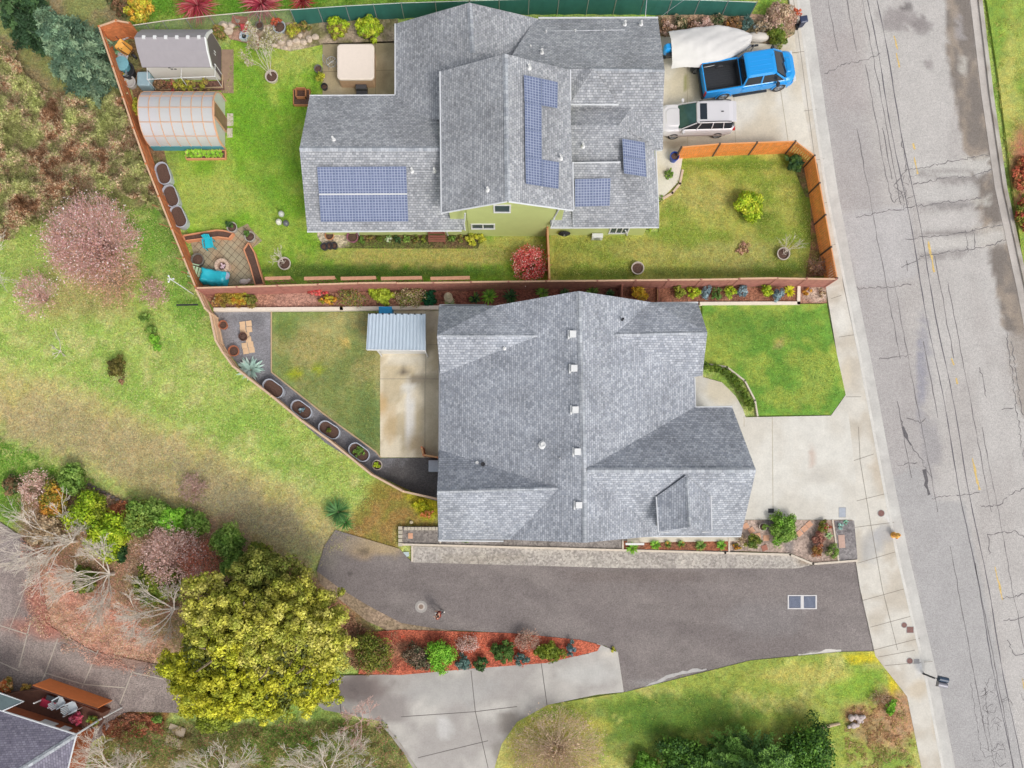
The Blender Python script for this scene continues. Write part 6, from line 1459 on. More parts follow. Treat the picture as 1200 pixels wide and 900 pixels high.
# draped cover, lumpy
vs = []; n = 12; m_ = 8; rr = random.Random(9)
for i in range(n + 1):
    for j in range(m_ + 1):
        x = -.85 + 1.7 * i / n; y = -.5 + 1.0 * j / m_; e = max(abs(x) / .85, abs(y) / .5)
        z = .72 - .12 * math.cos(x * 4) * .5 + .06 * math.sin(y * 9 + x * 3) + rr.uniform(-.02, .02)
        if e > .9: z *= .55
        if e > .99: z = .12
        vs.append((x * (1 + .04 * math.sin(j * 2.2)), y * (1 + .08 * math.sin(i * 1.7)), z))
cvr = MB().add(vs, [(i * (m_ + 1) + j, (i + 1) * (m_ + 1) + j, (i + 1) * (m_ + 1) + j + 1, i * (m_ + 1) + j + 1) for i in range(n) for j in range(m_)]).build('furniture_cover', TQ, None, smooth=True)
p = P(250, 324, .6); cvr.location = (p.x, p.y, .08); cvr.rotation_euler.z = R(-9); tag(cvr, 'bright turquoise cover draped over furniture on the terrace', 'cover')
r_ = root('side_table', P(264.5, 323.5, .5), 'small round lilac grey table at the end of the turquoise cover', 'table'); r_.location.z = .08
MB().lathe([(.26, .44), (.27, .48), (.01, .485)], 20, cap=False).build('table_top', mat('lilac_grey', (190, 184, 204), .5), r_); MB().tube([(0, 0, 0), (0, 0, .45)], .04, 8).build('leg', METAL, r_)
r_ = root('fire_pit', P(260, 311.5, .45), 'round pale stone fire pit with ash and logs in the middle of the terrace', 'fire pit'); r_.location.z = .08
for k in range(14):
    a = 2 * math.pi * k / 14
    MB().prism([(math.cos(a + s_ * .2) * q, math.sin(a + s_ * .2) * q) for s_, q in ((-1, .28), (-1, .47), (1, .47), (1, .28))], 0, .42).build('stone', mat('firepit_stone', (226, 196, 172), .8, amt=.12, scale=5), r_)
MB().lathe([(.28, .2), (.01, .24)], 14, cap=False).build('ash', mat('ash', (136, 112, 100), .95, amt=.4, scale=12), r_)
MB().tube([(-.1, -.1, .28), (.2, .1, .32)], .07, 7).tube([(.1, -.15, .3), (-.05, .18, .36)], .06, 7).build('logs', mat('pale_log', (220, 190, 196), .8, amt=.3, scale=9), r_)
x = MB().ball((0, 0, .16), .2, 8, .8, 1.6, 1).ball((.3, .1, .12), .14, 7).build('pale_stones', mat('stone_pinkish', (222, 206, 196), .85, amt=.15)); p = P(287, 331, .1); x.location = (p.x, p.y, .08); x.name = 'stone'; tag(x, 'pale stone lying at the lower right corner of the terrace', 'stone')
# garden statue
p = P(525, 347, .8); r_ = root('garden_statue', (p.x, p.y, .12), 'small pale garden statue on a round pedestal in the red mulch', 'statue')
STN = mat('cast_stone', (206, 192, 160), .85, amt=.12, scale=8)
MB().lathe([(.28, 0), (.28, .1), (.16, .14), (.14, .42), (.26, .5), (.28, .56), (.02, .56)], 16, cap=False).build('pedestal', STN, r_)
MB().lathe([(.16, .56), (.2, .7), (.14, .92), (.07, .98), (.11, 1.06), (.1, 1.17), (.02, 1.22)], 12, cap=False).build('figure', STN, r_, smooth=True)
# bench, hose reel, hose
p = P(512, 280, .45); r_ = root('garden_bench', (p.x, p.y, .09), 'dark red wooden bench standing against the lime green house wall', 'bench')
RW = mat('red_wood', (150, 92, 76), .7, amt=.12)
mb = MB(); 
for i in range(3): mb.box(-.55, .55, -.22 + i * .15, -.1 + i * .15, .42, .45)
mb.build('seat', RW, r_); mb = MB()
for z in (.55, .72): mb.box(-.55, .55, .25, .28, z, z + .12)
mb.build('backrest', RW, r_)
for x in (-.5, .5):
    for y in (-.18, .24): MB().box(x - .03, x + .03, y - .03, y + .03, 0, .85 if y > 0 else .42).build('leg', RW, r_)
p = P(661, 273, .6); r_ = root('hose_reel', (p.x, p.y, 0), 'black coiled hose hanging on the green house wall right of the small fence', 'hose')
n = 20; mb = MB()
for k in range(4): mb.tube([(math.cos(2 * math.pi * i / n) * (.36 - k * .06), -.1 - .03 * k, .75 + math.sin(2 * math.pi * i / n) * (.3 - k * .05)) for i in range(n + 1)], .04, 6)
mb.build('coil', DARK, r_); MB().tube([(0, 0, .75), (0, -.25, .75)], .06, 8).build('hub', METAL, r_)
o = MB().tube([P(397 + 7.5 * math.cos(R(a)), 278 + 12 * math.sin(R(a)), .1) for a in range(100, 360, 20)], .02, 5).build('garden_hose', mat('hose_grey', (140, 130, 126), .6)); tag(o, 'thin hose lying in a loop across the white slab', 'hose')
p = P(700, 274, .4); r_ = root('heat_pump', (p.x, p.y - .15, 0), 'small white outdoor unit at the foot of the side wall', 'air conditioner')
MB().box(-.35, .35, -.14, .14, .05, .55).build('case', WHITE, r_, bevel=.02); MB().tube([(0, -.15, .3), (0, -.16, .3)], .2, 14).build('fan_grille', METAL, r_)
# chairs and things on the deck
GCH = mat('grey_white_plastic', (206, 214, 218), .5, amt=.05)
chair(GCH, 'pale grey armchair on the deck next to the red box', 69.5, 823, 30, 1.1); chair(GCH, 'pale grey armchair on the deck next to the potted flowers', 84, 829, 25, 1.1)
p = P(56, 825, 1.6); r_ = root('grill', (p.x, p.y, 1.1), 'dark red box grill with a black lid on the deck', 'grill', rz=R(-20))
MB().box(-.45, .45, -.25, .25, .1, .55).build('cabinet', mat('crimson', (168, 30, 60), .5), r_, bevel=.02); MB().box(-.2, .5, .26, .6, .2, .62).build('lid', DARK, r_, bevel=.03)
for x in (-.4, .4):
    for y in (-.2, .2): MB().box(x - .03, x + .03, y - .03, y + .03, 0, .1).build('leg', DARK, r_)
x = pot(.25, .35, mat('grey_pot', (120, 116, 108), .6)); place(x, 88, 839, 1.5); x.location.z = 1.1; tag(x, 'grey flower pot on the deck beside the armchair', 'pot')
# fallen log, stump, rocks in the corner lawn
o = MB().tube([P(962, 853, .15), P(975, 850, .16), P(984, 848, .15)], .12, 7, .09).build('log', mat('pale_bark', (206, 180, 150), .9, amt=.2, scale=6)); tag(o, 'pale log lying beside the pit in the corner lawn', 'log')
mb = MB(); rr = random.Random(2)
for k in range(14): mb.ball((rr.uniform(-.5, .5), rr.uniform(-.35, .35), rr.uniform(.05, .25)), rr.uniform(.1, .22), 7, .7, rr.uniform(.7, 1.3), 1)
o = mb.build('rubble', mat('rubble_grey', (206, 190, 184), .9, amt=.3, scale=7)); p = P(1002, 845, .1); o.location = (p.x, p.y, .1); o.name = 'stone_heap'; tag(o, 'heap of broken pale stones in the corner lawn', 'stones')
o = MB().ball((0, 0, .08), .13, 7, .6).build('stone', STN); p = P(482, 612, .1); o.location = (p.x, p.y, 0); tag(o, 'small pale stone on the bare soil west of the grey house', 'stone')
o = flatbox('utility_cover', 'small pale blue lid in the grass beside the gravel strip', 'utility cover', 476, 649.5, .36, .3, .05, mat('paleblue', (200, 214, 214), .6), 0, 0)
flatbox('paving_slab', 'small pink slab on the upper gravel strip', 'paving slab', 481, 628, .3, .36, .03, mat('salmon_slab', (226, 172, 140), .8), 0, .09)
# lights / balls on the north lawn
for u, v, m, l in ((330, 251, mat('pale_ball', (206, 210, 200), .4), 'pale grey lawn ball, upper of the cluster'), (327, 260.5, mat('white_ball', (232, 232, 214), .4), 'whitish lawn ball, lower left of the cluster'), (335.5, 262, mat('grey_ball', (110, 112, 116), .4), 'dark grey lawn ball, lower right of the cluster')):
    o = MB().ball((0, 0, .2), .2, 14).build('lawn_ball', m, None, smooth=True); p = P(u, v, .2); o.location = (p.x, p.y, .05); tag(o, l, 'ball', 'lawn balls')
# NW corner clutter
def bin_(u, v, rad, h, m, lab, name='plastic_bin', lid=None, rz=0):
    r = root(name, (0, 0, 0), lab, 'bin'); p = P(u, v, h); r.location = (p.x, p.y, .05)
    MB().lathe([(rad * .8, 0), (rad, h - .03), (rad * 1.08, h - .03), (rad * 1.08, h), (rad * .9, h), (rad * .82, h * .4), (.01, h * .38)], 18, cap=False).build('bucket', m, r)
    if lid: MB().lathe([(rad * 1.1, h), (rad * 1.08, h + .05), (.01, h + .1)], 18, cap=False).build('lid', lid, r)
    return r
bin_(143, 75, .42, .6, mat('teal_plastic', (110, 172, 186), .5), 'pale teal bin beside the fence below the yellow wheelbarrow', lid=mat('teal_lid', (126, 184, 196), .5))
bin_(142, 84, .34, .5, mat('grey_plastic', (150, 160, 170), .5), 'grey bin just below the pale teal bin')
bin_(148, 82, .5, .55, DARK, 'black round bin right of the teal bin')
bin_(152, 96, .36, .4, mat('white_tub', (206, 204, 200), .5), 'white tub near the brown fence below the bins')
r_ = root('water_tank', P(168, 92, .7), 'square pale blue grey tank at the lower left corner of the shed', 'tank'); r_.location.z = 0
MB().rings([[Vector((q.x, q.y, z)) for q in rrect(-.42, .42, -.45, .45, .12, .12, 3)] for z in (0, .68)] + [[Vector((q.x, q.y, .74)) for q in rrect(-.36, .36, -.39, .39, .1, .1, 3)]]).build('tank', mat('bluegrey_plastic', (160, 186, 194), .5, amt=.06), r_)
r_ = root('wheelbarrow', P(146, 57, .5), 'orange yellow wheelbarrow tipped among the clutter in the fence corner', 'wheelbarrow', rz=R(-35)); r_.location.z = .05
YW = mat('barrow_yellow', (240, 182, 88), .5, amt=.08)
MB().rings([[Vector((q.x, q.y, z)) for q in rrect(-s_ * .5, s_ * .55, -s_ * .36, s_ * .36, .15, .1, 3)] for s_, z in ((.6, .3), (1, .6))], cap=False).build('tray', YW, r_)
MB().bar((-.9, -.3, .55), (.5, -.15, .25), .04).bar((-.9, .3, .55), (.5, .15, .25), .04).build('handle', DARK, r_); MB().tube([(.6, -.06, .2), (.6, .06, .2)], .2, 12).build('wheel', DARK, r_)
rr = random.Random(21)
cl = [((224, 214, 208), 'crumpled whitish plastic sheet', 132, 37), ((206, 204, 206), 'grey white plastic sheet', 141, 42), ((126, 172, 132), 'green netting heap', 133, 54), ((196, 184, 176), 'heap of pale bags', 126, 42), ((110, 160, 116), 'green tarp scrap', 137, 64), ((212, 214, 220), 'light grey bag', 142, 69)]
for i, (c, l, u, v) in enumerate(cl):
    vs = []; n = 7
    for a in range(n + 1):
        for b in range(n + 1):
            x = -.5 + a / n; y = -.4 + .8 * b / n; e = max(abs(x) * 2, abs(y) * 2.5); vs.append((x + rr.uniform(-.05, .05), y + rr.uniform(-.05, .05), .04 + max(0, (1 - e * .8)) * .35 + rr.uniform(0, .12)))
    o = MB().add(vs, [(a * (n + 1) + b, (a + 1) * (n + 1) + b, (a + 1) * (n + 1) + b + 1, a * (n + 1) + b + 1) for a in range(n) for b in range(n)]).build('plastic_sheet', mat('sheet_%d' % i, c, .5, amt=.1)); p = P(u, v, .2); o.location = (p.x, p.y, .05); o.rotation_euler.z = rr.uniform(0, 3); tag(o, l + ' lying in the corner of the brown fence', 'sheet')
# things by the hot tub and rock bed
p = P(389, 74, .4); r_ = root('patio_chair', (p.x, p.y, .08), 'thin wire patio chair left of the hot tub', 'chair')
mb = MB(); mb.tube([(.34 * math.cos(R(a)), .34 * math.sin(R(a)), .45) for a in range(0, 361, 24)], .018, 5)
for a in range(0, 180, 36): mb.tube([(.34 * math.cos(R(a)), .34 * math.sin(R(a)), .45), (-.34 * math.cos(R(a)), -.34 * math.sin(R(a)), .45)], .01, 4)
mb.build('seat', METAL, r_)
for a in range(45, 360, 90): MB().tube([(.3 * math.cos(R(a)), .3 * math.sin(R(a)), .45), (.36 * math.cos(R(a)), .36 * math.sin(R(a)), 0)], .015, 5).build('leg', METAL, r_)
MB().tube([(-.34, .2, .45), (-.45, .2, .9), (-.45, -.2, .9), (-.34, -.2, .45)], .018, 5).build('backrest', METAL, r_)
rocks = [(263, 32, .35), (272, 30, .25), (268, 38, .3), (294, 38, .22), (330, 50, .2), (340, 52, .28), (348, 49, .22), (356, 50, .2), (363, 47, .25), (344, 38, .22), (352, 42, .18), (335, 57, .16), (322, 54, .18), (280, 27, .25), (370, 44, .2), (300, 44, .22)]
rr = random.Random(8)
for i, (u, v, s_) in enumerate(rocks):
    mb = MB(); mb.ball((0, 0, s_ * .5), s_, 9, .6, rr.uniform(.8, 1.3), rr.uniform(.7, 1)); mb.v = [(x * rr.uniform(.85, 1.15), y * rr.uniform(.85, 1.15), z * rr.uniform(.85, 1.15)) for x, y, z in mb.v]
    o = mb.build('rock', mat('pale_rock', (216, 196, 176), .9, amt=.2, scale=6)); p = P(u, v, .1); o.location = (p.x, p.y, .06); tag(o, 'rounded pale garden rock in the bed below the green and wire fences', 'rock', 'garden rocks of the north bed')
bx_ = [((196, 100, 76), 281, 24, 1.0, .5, 'oblong terracotta trough'), ((214, 92, 96), 287, 33, .5, .5, 'pinkish red box'), ((206, 226, 230), 289, 41, .7, .5, 'pale ice blue bag'), ((232, 232, 236), 285, 43, .45, .4, 'white bag'), ((206, 130, 100), 299, 52, .4, .4, 'orange brown pot')]
for c, u, v, w_, d_, l in bx_:
    r_ = root('garden_box', P(u, v, .3), l + ' among the clutter right of the shed', 'box', rz=R(rr.uniform(-25, 10))); r_.location.z = .06
    m = mat('box_%d' % u, c, .6, amt=.12, scale=6); s2 = MB(); s2.rings([[Vector((q.x, q.y, z)) for q in rrect(-w_ / 2 * k, w_ / 2 * k, -d_ / 2 * k, d_ / 2 * k, .05, .05, 2)] for k, z in ((.85, 0), (1, .3), (.9, .3), (.85, .22))]); s2.build('tub', m, r_)
x = pot(.42, .4, mat('bluegrey_pot', (176, 186, 192), .5)); place(x, 327, 31, .4); tag(x, 'blue grey pot of red brown leaves in the rock bed', 'pot')
x = pot(.26, .35, mat('grey_pot', (120, 116, 108), .6)); place(x, 304, 29.5, .3); tag(x, 'small ringed pot in the rock bed', 'pot')
# bins north of the metal shelter
p = P(452, 365, .8); r_ = root('recycling_bin', (p.x, p.y, .08), 'bright blue bin tucked behind the metal roofed shelter', 'bin')
MB().box(-.4, .4, -.25, .25, 0, .85).build('bin_body', mat('blue_bin', (30, 150, 206), .5), r_, bevel=.03); MB().box(-.42, .42, -.27, .27, .853, .9).build('lid', mat('blue_bin', (30, 150, 206), .5), r_, bevel=.02)
p = P(508, 546, 1.0); r_ = root('storage_box', (p.x, p.y, .04), 'blue grey storage box by the west wall below the orange gate', 'box')
MB().box(-.3, .3, -.35, .35, 0, .9).build('box_body', mat('bluegrey_plastic', (160, 186, 194), .5), r_, bevel=.03); MB().box(-.32, .32, -.37, .37, .903, .95).build('lid', mat('bluegrey_lid', (150, 160, 176), .5), r_, bevel=.02)
# downspout box over the south bed
o = MB().box(-.6, .6, -.07, .07, 0, .12).build('window_box', WHITE, None, bevel=.02); p = P(744, 637.5, .6); o.location = (p.x, p.y, .5); 
o.name = 'garden_bench'; tag(o, 'long narrow white shelf board standing over the flower bed', 'shelf')
sh = MB().box(-.5, -.45, -.03, .03, -.37, 0).box(.45, .5, -.03, .03, -.37, 0).build('leg', WHITE, o)
o.name = 'shelf'
# overhead cable
o = MB().tube([P(775, 19, 2.6) + Vector((0, 0, 0)), P(790, 8, 3.6), P(803, -1, 4.6), P(840, -30, 6)], .012, 4).build('overhead_cable', mat('cable', (214, 214, 220), .5)); tag(o, 'thin pale overhead cable leaving the roof of the green house', 'cable')
o = MB().tube([P(756, 22, 2.6), P(758, 0, 3.4), P(757, -30, 5)], .018, 4).build('overhead_cable', mat('cable', (214, 214, 220), .5)); tag(o, 'thin pale cable rising straight from the roof by the green screen', 'cable')
# ================================================================ plants
LF = leafmat(); BARK = mat('bark', (150, 132, 112), .9, amt=.2, scale=8); BARKP = mat('bark_pale', (232, 220, 206), .85, amt=.12, scale=8)
TWG = mat('twig_tan', (226, 200, 174), .9, amt=.15, scale=6); TWP = mat('twig_pink', (230, 192, 180), .9, amt=.15, scale=6)
rng = np.random.default_rng(11)
def pal(*c, k=1.0): return [S(*x, k) for x in c]
PL_LIME = pal((178, 196, 48), (150, 180, 40), (206, 212, 70), (126, 160, 40))
PL_GREEN = pal((112, 148, 60), (136, 166, 76), (92, 124, 54), (156, 180, 92))
PL_BRIGHT = pal((132, 186, 58), (156, 200, 74), (110, 166, 52))
PL_DARK = pal((56, 92, 52), (74, 108, 58), (44, 76, 50), (92, 120, 70))
PL_OLIVE = pal((128, 138, 52), (104, 122, 44), (154, 156, 66), (86, 104, 44))
PL_YG = pal((196, 194, 64), (164, 172, 54), (216, 208, 92), (140, 150, 52))
PL_BLUE = pal((140, 164, 172), (116, 144, 156), (168, 186, 190), (96, 124, 132))
PL_TEAL = pal((96, 124, 116), (76, 106, 98), (120, 140, 130))
PL_RED = pal((216, 84, 84), (236, 112, 108), (186, 64, 70), (240, 150, 140))
PL_BROWN = pal((150, 112, 84), (124, 92, 70), (176, 140, 104), (110, 96, 64))
PL_TAN = pal((196, 172, 140), (172, 146, 118), (214, 196, 164), (150, 130, 96))
PL_PINKT = pal((216, 184, 172), (196, 158, 144), (228, 202, 190), (172, 140, 122))
PL_ORANGE = pal((214, 150, 60), (226, 176, 70), (190, 120, 52), (196, 170, 70))
PL_MIX = pal((150, 112, 84), (124, 140, 60), (176, 150, 84), (96, 116, 50))
def leafobj(name, data, parent, off):
    v, f, c = data; o = link(name, fast(v - np.array(off), f, c), LF, parent); return o
def bush(u, v, rpx, h, palette, label, name='shrub', cat='shrub', ry=None, leaf=.09, nb=None, per=None, z0=.05, group=None, asp=.6, spiky=0, shade=.6, stem=True):
    rx = rpx / 18.0 * (HC - h * .6) / HC; ry_ = (ry or rpx) / 18.0; c = P(u, v, h * .45); g = Vector((c.x, c.y, z0))
    r = root(name, g, label, cat, group)
    nb = nb or int(max(10, min(120, 26 * (rx * ry_ * 4) ** .8))); per = per or int(max(40, min(130, 90 * min(1, rx * 1.2))))
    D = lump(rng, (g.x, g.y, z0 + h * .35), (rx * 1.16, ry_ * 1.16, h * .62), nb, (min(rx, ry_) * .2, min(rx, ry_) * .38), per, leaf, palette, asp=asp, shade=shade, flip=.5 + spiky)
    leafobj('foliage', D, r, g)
    if stem:
        mb = MB(); rr = random.Random(int(u * 7 + v))
        for k in range(4):
            a = rr.uniform(0, 6.3); mb.tube([(0, 0, -.05), (math.cos(a) * rx * .25, math.sin(a) * ry_ * .25, h * .3), (math.cos(a) * rx * .5, math.sin(a) * ry_ * .5, h * .6)], .02 + .01 * rx, 5, .01)
        mb.build('stem', BARK, r)
    return r
def twigbush(u, v, rpx, h, label, m=TWG, n=60, z0=.05, leaves=None, nl=0, leaf=.05, name='shrub', cat='shrub', lean=(0, 0), ry=None, thick=.014, group=None, depth=2, lname='foliage', trunk=0):
    """rounded shrub of fine radiating twigs"""
    rx = rpx / 18.0; ry_ = (ry or rpx) / 18.0; c = P(u, v, h * .5); g = Vector((c.x, c.y, z0)); rr = random.Random(int(u * 3 + v * 5)); out = []; tips = []
    r = root(name, g, label, cat, group)
    for k in range(n):
        a = rr.uniform(0, 6.283); s = math.sqrt(rr.random()); e = Vector((math.cos(a) * rx * s + lean[0], math.sin(a) * ry_ * s + lean[1], h * (1.05 - .55 * s * s) * rr.uniform(.8, 1.05)))
        st = Vector((math.cos(a) * rx * .08, math.sin(a) * ry_ * .08, 0)); mid = st.lerp(e, .5) + Vector((rr.uniform(-.1, .1) * rx, rr.uniform(-.1, .1) * rx, .12 * h))
        out.append(([g + st, g + mid, g + e], thick, thick * .4))
        for j in range(depth + 2):
            t = rr.uniform(.35, .95); q = (g + mid).lerp(g + e, t); d = (e - mid).normalized() + Vector((rr.uniform(-.8, .8), rr.uniform(-.8, .8), rr.uniform(-.2, .7))); L = rx * rr.uniform(.15, .35)
            out.append(([q, q + d.normalized() * L], thick * .55, thick * .3)); tips.append(q + d.normalized() * L)
        tips.append(g + e)
    o = link('branches', branches_mesh(out, g, 3), m, r)
    if trunk: MB().lathe([(trunk, -.1), (trunk * .8, h * .15), (trunk * .5, h * .4)], 8).build('trunk', BARK, r)
    if nl:
        T = np.array([tuple(t) for t in tips]); cen = T[rng.integers(0, len(T), nl)] + rng.normal(0, .05 + .04 * rx, (nl, 3)); cen[:, 2] = np.maximum(cen[:, 2], .05)
        p_ = np.array(leaves); col = p_[rng.integers(0, len(p_), nl)] * rng.uniform(1.3, 1.9, (nl, 1)); leafobj(lname, cards(rng, cen, np.tile([0, 0, 1.0], (nl, 1)), leaf * rng.uniform(.6, 1.3, nl), np.clip(col, 0, .95), .7, .8), r, g)
    return r
def rosette(u, v, rpx, h, palette, label, n=26, wd=.12, name='plant', cat='plant', z0=.1, curve=.5, m=None, rings_=3, group=None):
    """spiky plant: long blades curving out from the centre"""
    Rm = rpx / 18.0; c = P(u, v, h * .6); g = Vector((c.x, c.y, z0)); rr = random.Random(int(u + v * 9)); vs = []; fs = []; cs = []
    for k in range(n):
        a = rr.uniform(0, 6.283); el = rr.uniform(.1, 1.2); L = Rm * rr.uniform(.75, 1.1); d = Vector((math.cos(a), math.sin(a), 0)); n_ = Vector((-d.y, d.x, 0)); b0 = len(vs); c0 = np.array(palette[rr.randrange(len(palette))]) * rr.uniform(1.0, 1.5)
        for i in range(5):
            t = i / 4; x = L * math.cos(el * (1 - t * curve)) * t; z = h * (math.sin(el) * t * (1.6 - .8 * t)) * .9 + .02; w_ = wd * (1 - abs(t - .35) / .7) if t < 1 else .004
            w_ = max(.004, w_) * .5; p = d * x + Vector((0, 0, z)); vs += [p + n_ * w_, p - n_ * w_]; cs += [c0 * (.6 + .55 * t)] * 2
        fs += [(b0 + 2 * i, b0 + 2 * i + 1, b0 + 2 * i + 3, b0 + 2 * i + 2) for i in range(4)]
    r = root(name, g, label, cat, group); link('leaves', fast(np.array([tuple(x) for x in vs]), np.array(fs), np.clip(np.array(cs), 0, .95)), LF, r)
    MB().lathe([(.05 + .04 * Rm, -.05), (.04, .1), (.01, .14)], 8, cap=False).build('stem', BARK, r)
    return r

# --- the big yellow green tree
def big_tree():
    C = P(298, 756, 5.0); g = Vector((C.x + .3, C.y + .2, 0))
    r = root('tree', g, 'large dome shaped evergreen tree with clustered yellow green foliage by the forecourt', 'tree')
    A = pal((186, 186, 70), (202, 196, 88), (152, 160, 58), (216, 208, 116)); B = pal((200, 198, 52), (214, 208, 72), (174, 178, 48), (156, 164, 60)); D_ = pal((150, 154, 68), (120, 132, 56), (180, 178, 92))
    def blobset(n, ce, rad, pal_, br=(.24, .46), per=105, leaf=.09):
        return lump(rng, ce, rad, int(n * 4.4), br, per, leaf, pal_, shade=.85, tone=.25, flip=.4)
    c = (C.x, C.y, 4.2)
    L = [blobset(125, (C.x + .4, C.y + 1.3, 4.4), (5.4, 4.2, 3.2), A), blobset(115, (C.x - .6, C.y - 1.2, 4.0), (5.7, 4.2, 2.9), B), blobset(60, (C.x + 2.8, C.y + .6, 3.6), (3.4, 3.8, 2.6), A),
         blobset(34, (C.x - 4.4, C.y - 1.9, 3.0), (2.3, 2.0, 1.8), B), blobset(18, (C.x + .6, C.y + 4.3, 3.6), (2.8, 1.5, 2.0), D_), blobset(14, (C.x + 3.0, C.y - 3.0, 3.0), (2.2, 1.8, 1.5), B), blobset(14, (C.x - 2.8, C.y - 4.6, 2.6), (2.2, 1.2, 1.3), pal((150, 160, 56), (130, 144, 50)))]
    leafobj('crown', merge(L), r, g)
    n = 16000; d = rng.normal(0, 1, (n, 3)); d /= np.linalg.norm(d, axis=1)[:, None]; cen = np.array([C.x, C.y, 4.0]) + d * np.array([4.5, 4.3, 2.2]) * (rng.random((n, 1)) ** .4); cen[:, 2] = np.maximum(cen[:, 2], 1.2)
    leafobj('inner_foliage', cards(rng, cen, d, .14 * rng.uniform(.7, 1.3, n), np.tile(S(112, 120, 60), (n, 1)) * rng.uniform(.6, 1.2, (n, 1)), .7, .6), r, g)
    out = []; rr = random.Random(3)
    for k in range(5): grow(rr, g + Vector((0, 0, .3)), (rr.uniform(-.6, .6), rr.uniform(-.6, .6), 1), 3.2, .17, 2, out, .7)
    link('branches', branches_mesh(out, g, 5), BARK, r)
    MB().lathe([(.34, -.1), (.26, .3), (.22, 1.4), (.14, 2.8)], 10).build('trunk', BARK, r)
big_tree()
# --- blossoming trees in the field
def blossom_tree(u, v, rpx, h, label, nl, pal_, seed, base=None, spread=.62, nmain=9, tr=.13, twig=TWP, leaf=.06, name='blossom_tree'):
    c = P(u, v, h * .6); g = Vector((c.x, c.y, 0)); rr = random.Random(seed); out = []; tips = []; Rm = rpx / 18
    r = root(name, g, label, 'tree')
    for k in range(nmain):
        a = 2 * math.pi * k / nmain + rr.uniform(-.3, .3); el = rr.uniform(.5, 1.5)
        grow(rr, g + Vector((0, 0, h * .12)), (math.cos(a), math.sin(a), el), Rm * .46, tr * .4, 5, out, .62, .7, (2, 3), .06, 3, .18, .007, tips)
    link('branches', branches_mesh(out, g, 3), twig, r)
    MB().lathe([(tr, -.1), (tr * .8, h * .08), (tr * .6, h * .2)], 8).build('trunk', BARK, r)
    T = np.array([tuple(b) for a, b in tips]); T0 = np.array([tuple(a) for a, b in tips]); i = rng.integers(0, len(T), nl); t = rng.random((nl, 1))
    cen = T0[i] * (1 - t) + T[i] * t + rng.normal(0, .11, (nl, 3)); p_ = np.array(pal_); col = p_[rng.integers(0, len(p_), nl)] * rng.uniform(1.05, 1.5, (nl, 1)); cen[:, 2] = np.maximum(cen[:, 2], .1)
    leafobj('blossom', cards(rng, cen, np.tile([0, 0, 1.0], (nl, 1)), leaf * rng.uniform(.6, 1.3, nl), np.clip(col, 0, .95), .8, .9), r, g)
BP = pal((214, 172, 174), (196, 146, 146), (232, 210, 208), (176, 128, 120), (190, 150, 130), (180, 140, 116))
twigbush(110, 284, 50, 3.2, 'large pink blossoming tree on the field west of the brown fence', TWP, 520, leaves=BP, nl=8000, leaf=.045, name='blossom_tree', cat='tree', lname='blossom', thick=.018, ry=47, trunk=.14)
twigbush(134, 327, 30, 1.6, 'lower rust pink bush growing under the right side of the large pink tree', TWG, 130, leaves=pal((190, 150, 122), (206, 170, 140), (170, 130, 106)), nl=2500, leaf=.045)
twigbush(44, 347, 25, 1.8, 'small pink blossoming tree left of the large pink one', TWP, 120, leaves=BP, nl=1100, leaf=.045, name='blossom_tree', cat='tree', lname='blossom', trunk=.08)
twigbush(181, 344, 16, 1.3, 'small mauve brown shrub standing between the pink tree and the fence corner', TWP, 60, leaves=pal((206, 170, 166), (180, 144, 134), (160, 130, 106)), nl=900, leaf=.045)
# --- bare trees
def bare_tree(u, v, L, dirs, label, seed, h=2.6, r0=.12, m=BARKP, depth=4, spread=.5, bu=None, kids=(2, 4), trunk=.5, shrink=.74, name='bare_tree', wig=.16, up=.02):
    g = P(u, v, 0); rr = random.Random(seed); out = []
    r = root(name, g, label, 'tree'); top = g + Vector((0, 0, trunk))
    for (du, dv, el, k) in dirs:
        d = Vector((du, -dv, 0)).normalized() * math.cos(el) + Vector((0, 0, math.sin(el)))
        grow(rr, top, d, L * k * .62, r0 * .36, depth + (depth > 3), out, spread, shrink, kids, up, 4, wig, .0075)
    link('branches', branches_mesh(out, g, 4), m, r)
    MB().tube([(0, 0, -.1), (0, 0, trunk + .05)], r0, 8, r0 * .8).build('trunk', m, r)
bare_tree(90, 634, 1.9, [(-1, .1, .35, 1.2), (-1, .5, .5, 1.2), (-.8, -.6, .5, 1), (-.2, -1, .5, 1), (.5, -.7, .5, .8), (-.6, .9, .6, 1.1), (-1, -.1, .3, 1.4)], 'bare pale tree leaning left over the forecourt corner', 31, depth=4, r0=.13)
bare_tree(133, 672, 1.75, [(-1, .2, .4, 1.1), (-.8, .7, .5, 1.1), (-.2, 1, .5, 1.2), (-.9, -.3, .5, 1), (.3, -1, .5, 1), (-.4, -1, .5, 1), (.2, .9, .6, 1)], 'bare pale tree with branches spreading like a star in the middle of the shrubs', 32, depth=4, r0=.14)
bare_tree(208, 712, 1.9, [(-1, .05, .35, 1.2), (-1, .5, .4, 1.1), (-.6, 1, .5, 1.0), (-.7, -.6, .5, .9), (.3, -1, .6, .7), (-.2, .9, .6, .9)], 'bare pale tree beside the upper left side of the yellow green tree', 33, depth=4, r0=.14)
bare_tree(-2, 322, 1.8, [(.9, .9, .5, 1), (.6, -.9, .4, 1.1), (-.3, -1, .5, 1), (1, .1, .6, .9)], 'bare white twigged tree at the left edge of the field', 34, depth=3, r0=.08)
bare_tree(262, 905, 2.1, [(1, -.9, .45, 1.2), (.3, -1, .5, 1.1), (-.6, -1, .5, 1), (.9, -.2, .6, 1), (-1, -.4, .5, .9)], 'bare pale tree below the yellow green tree with a thick branch to the right', 35, depth=4, r0=.14)
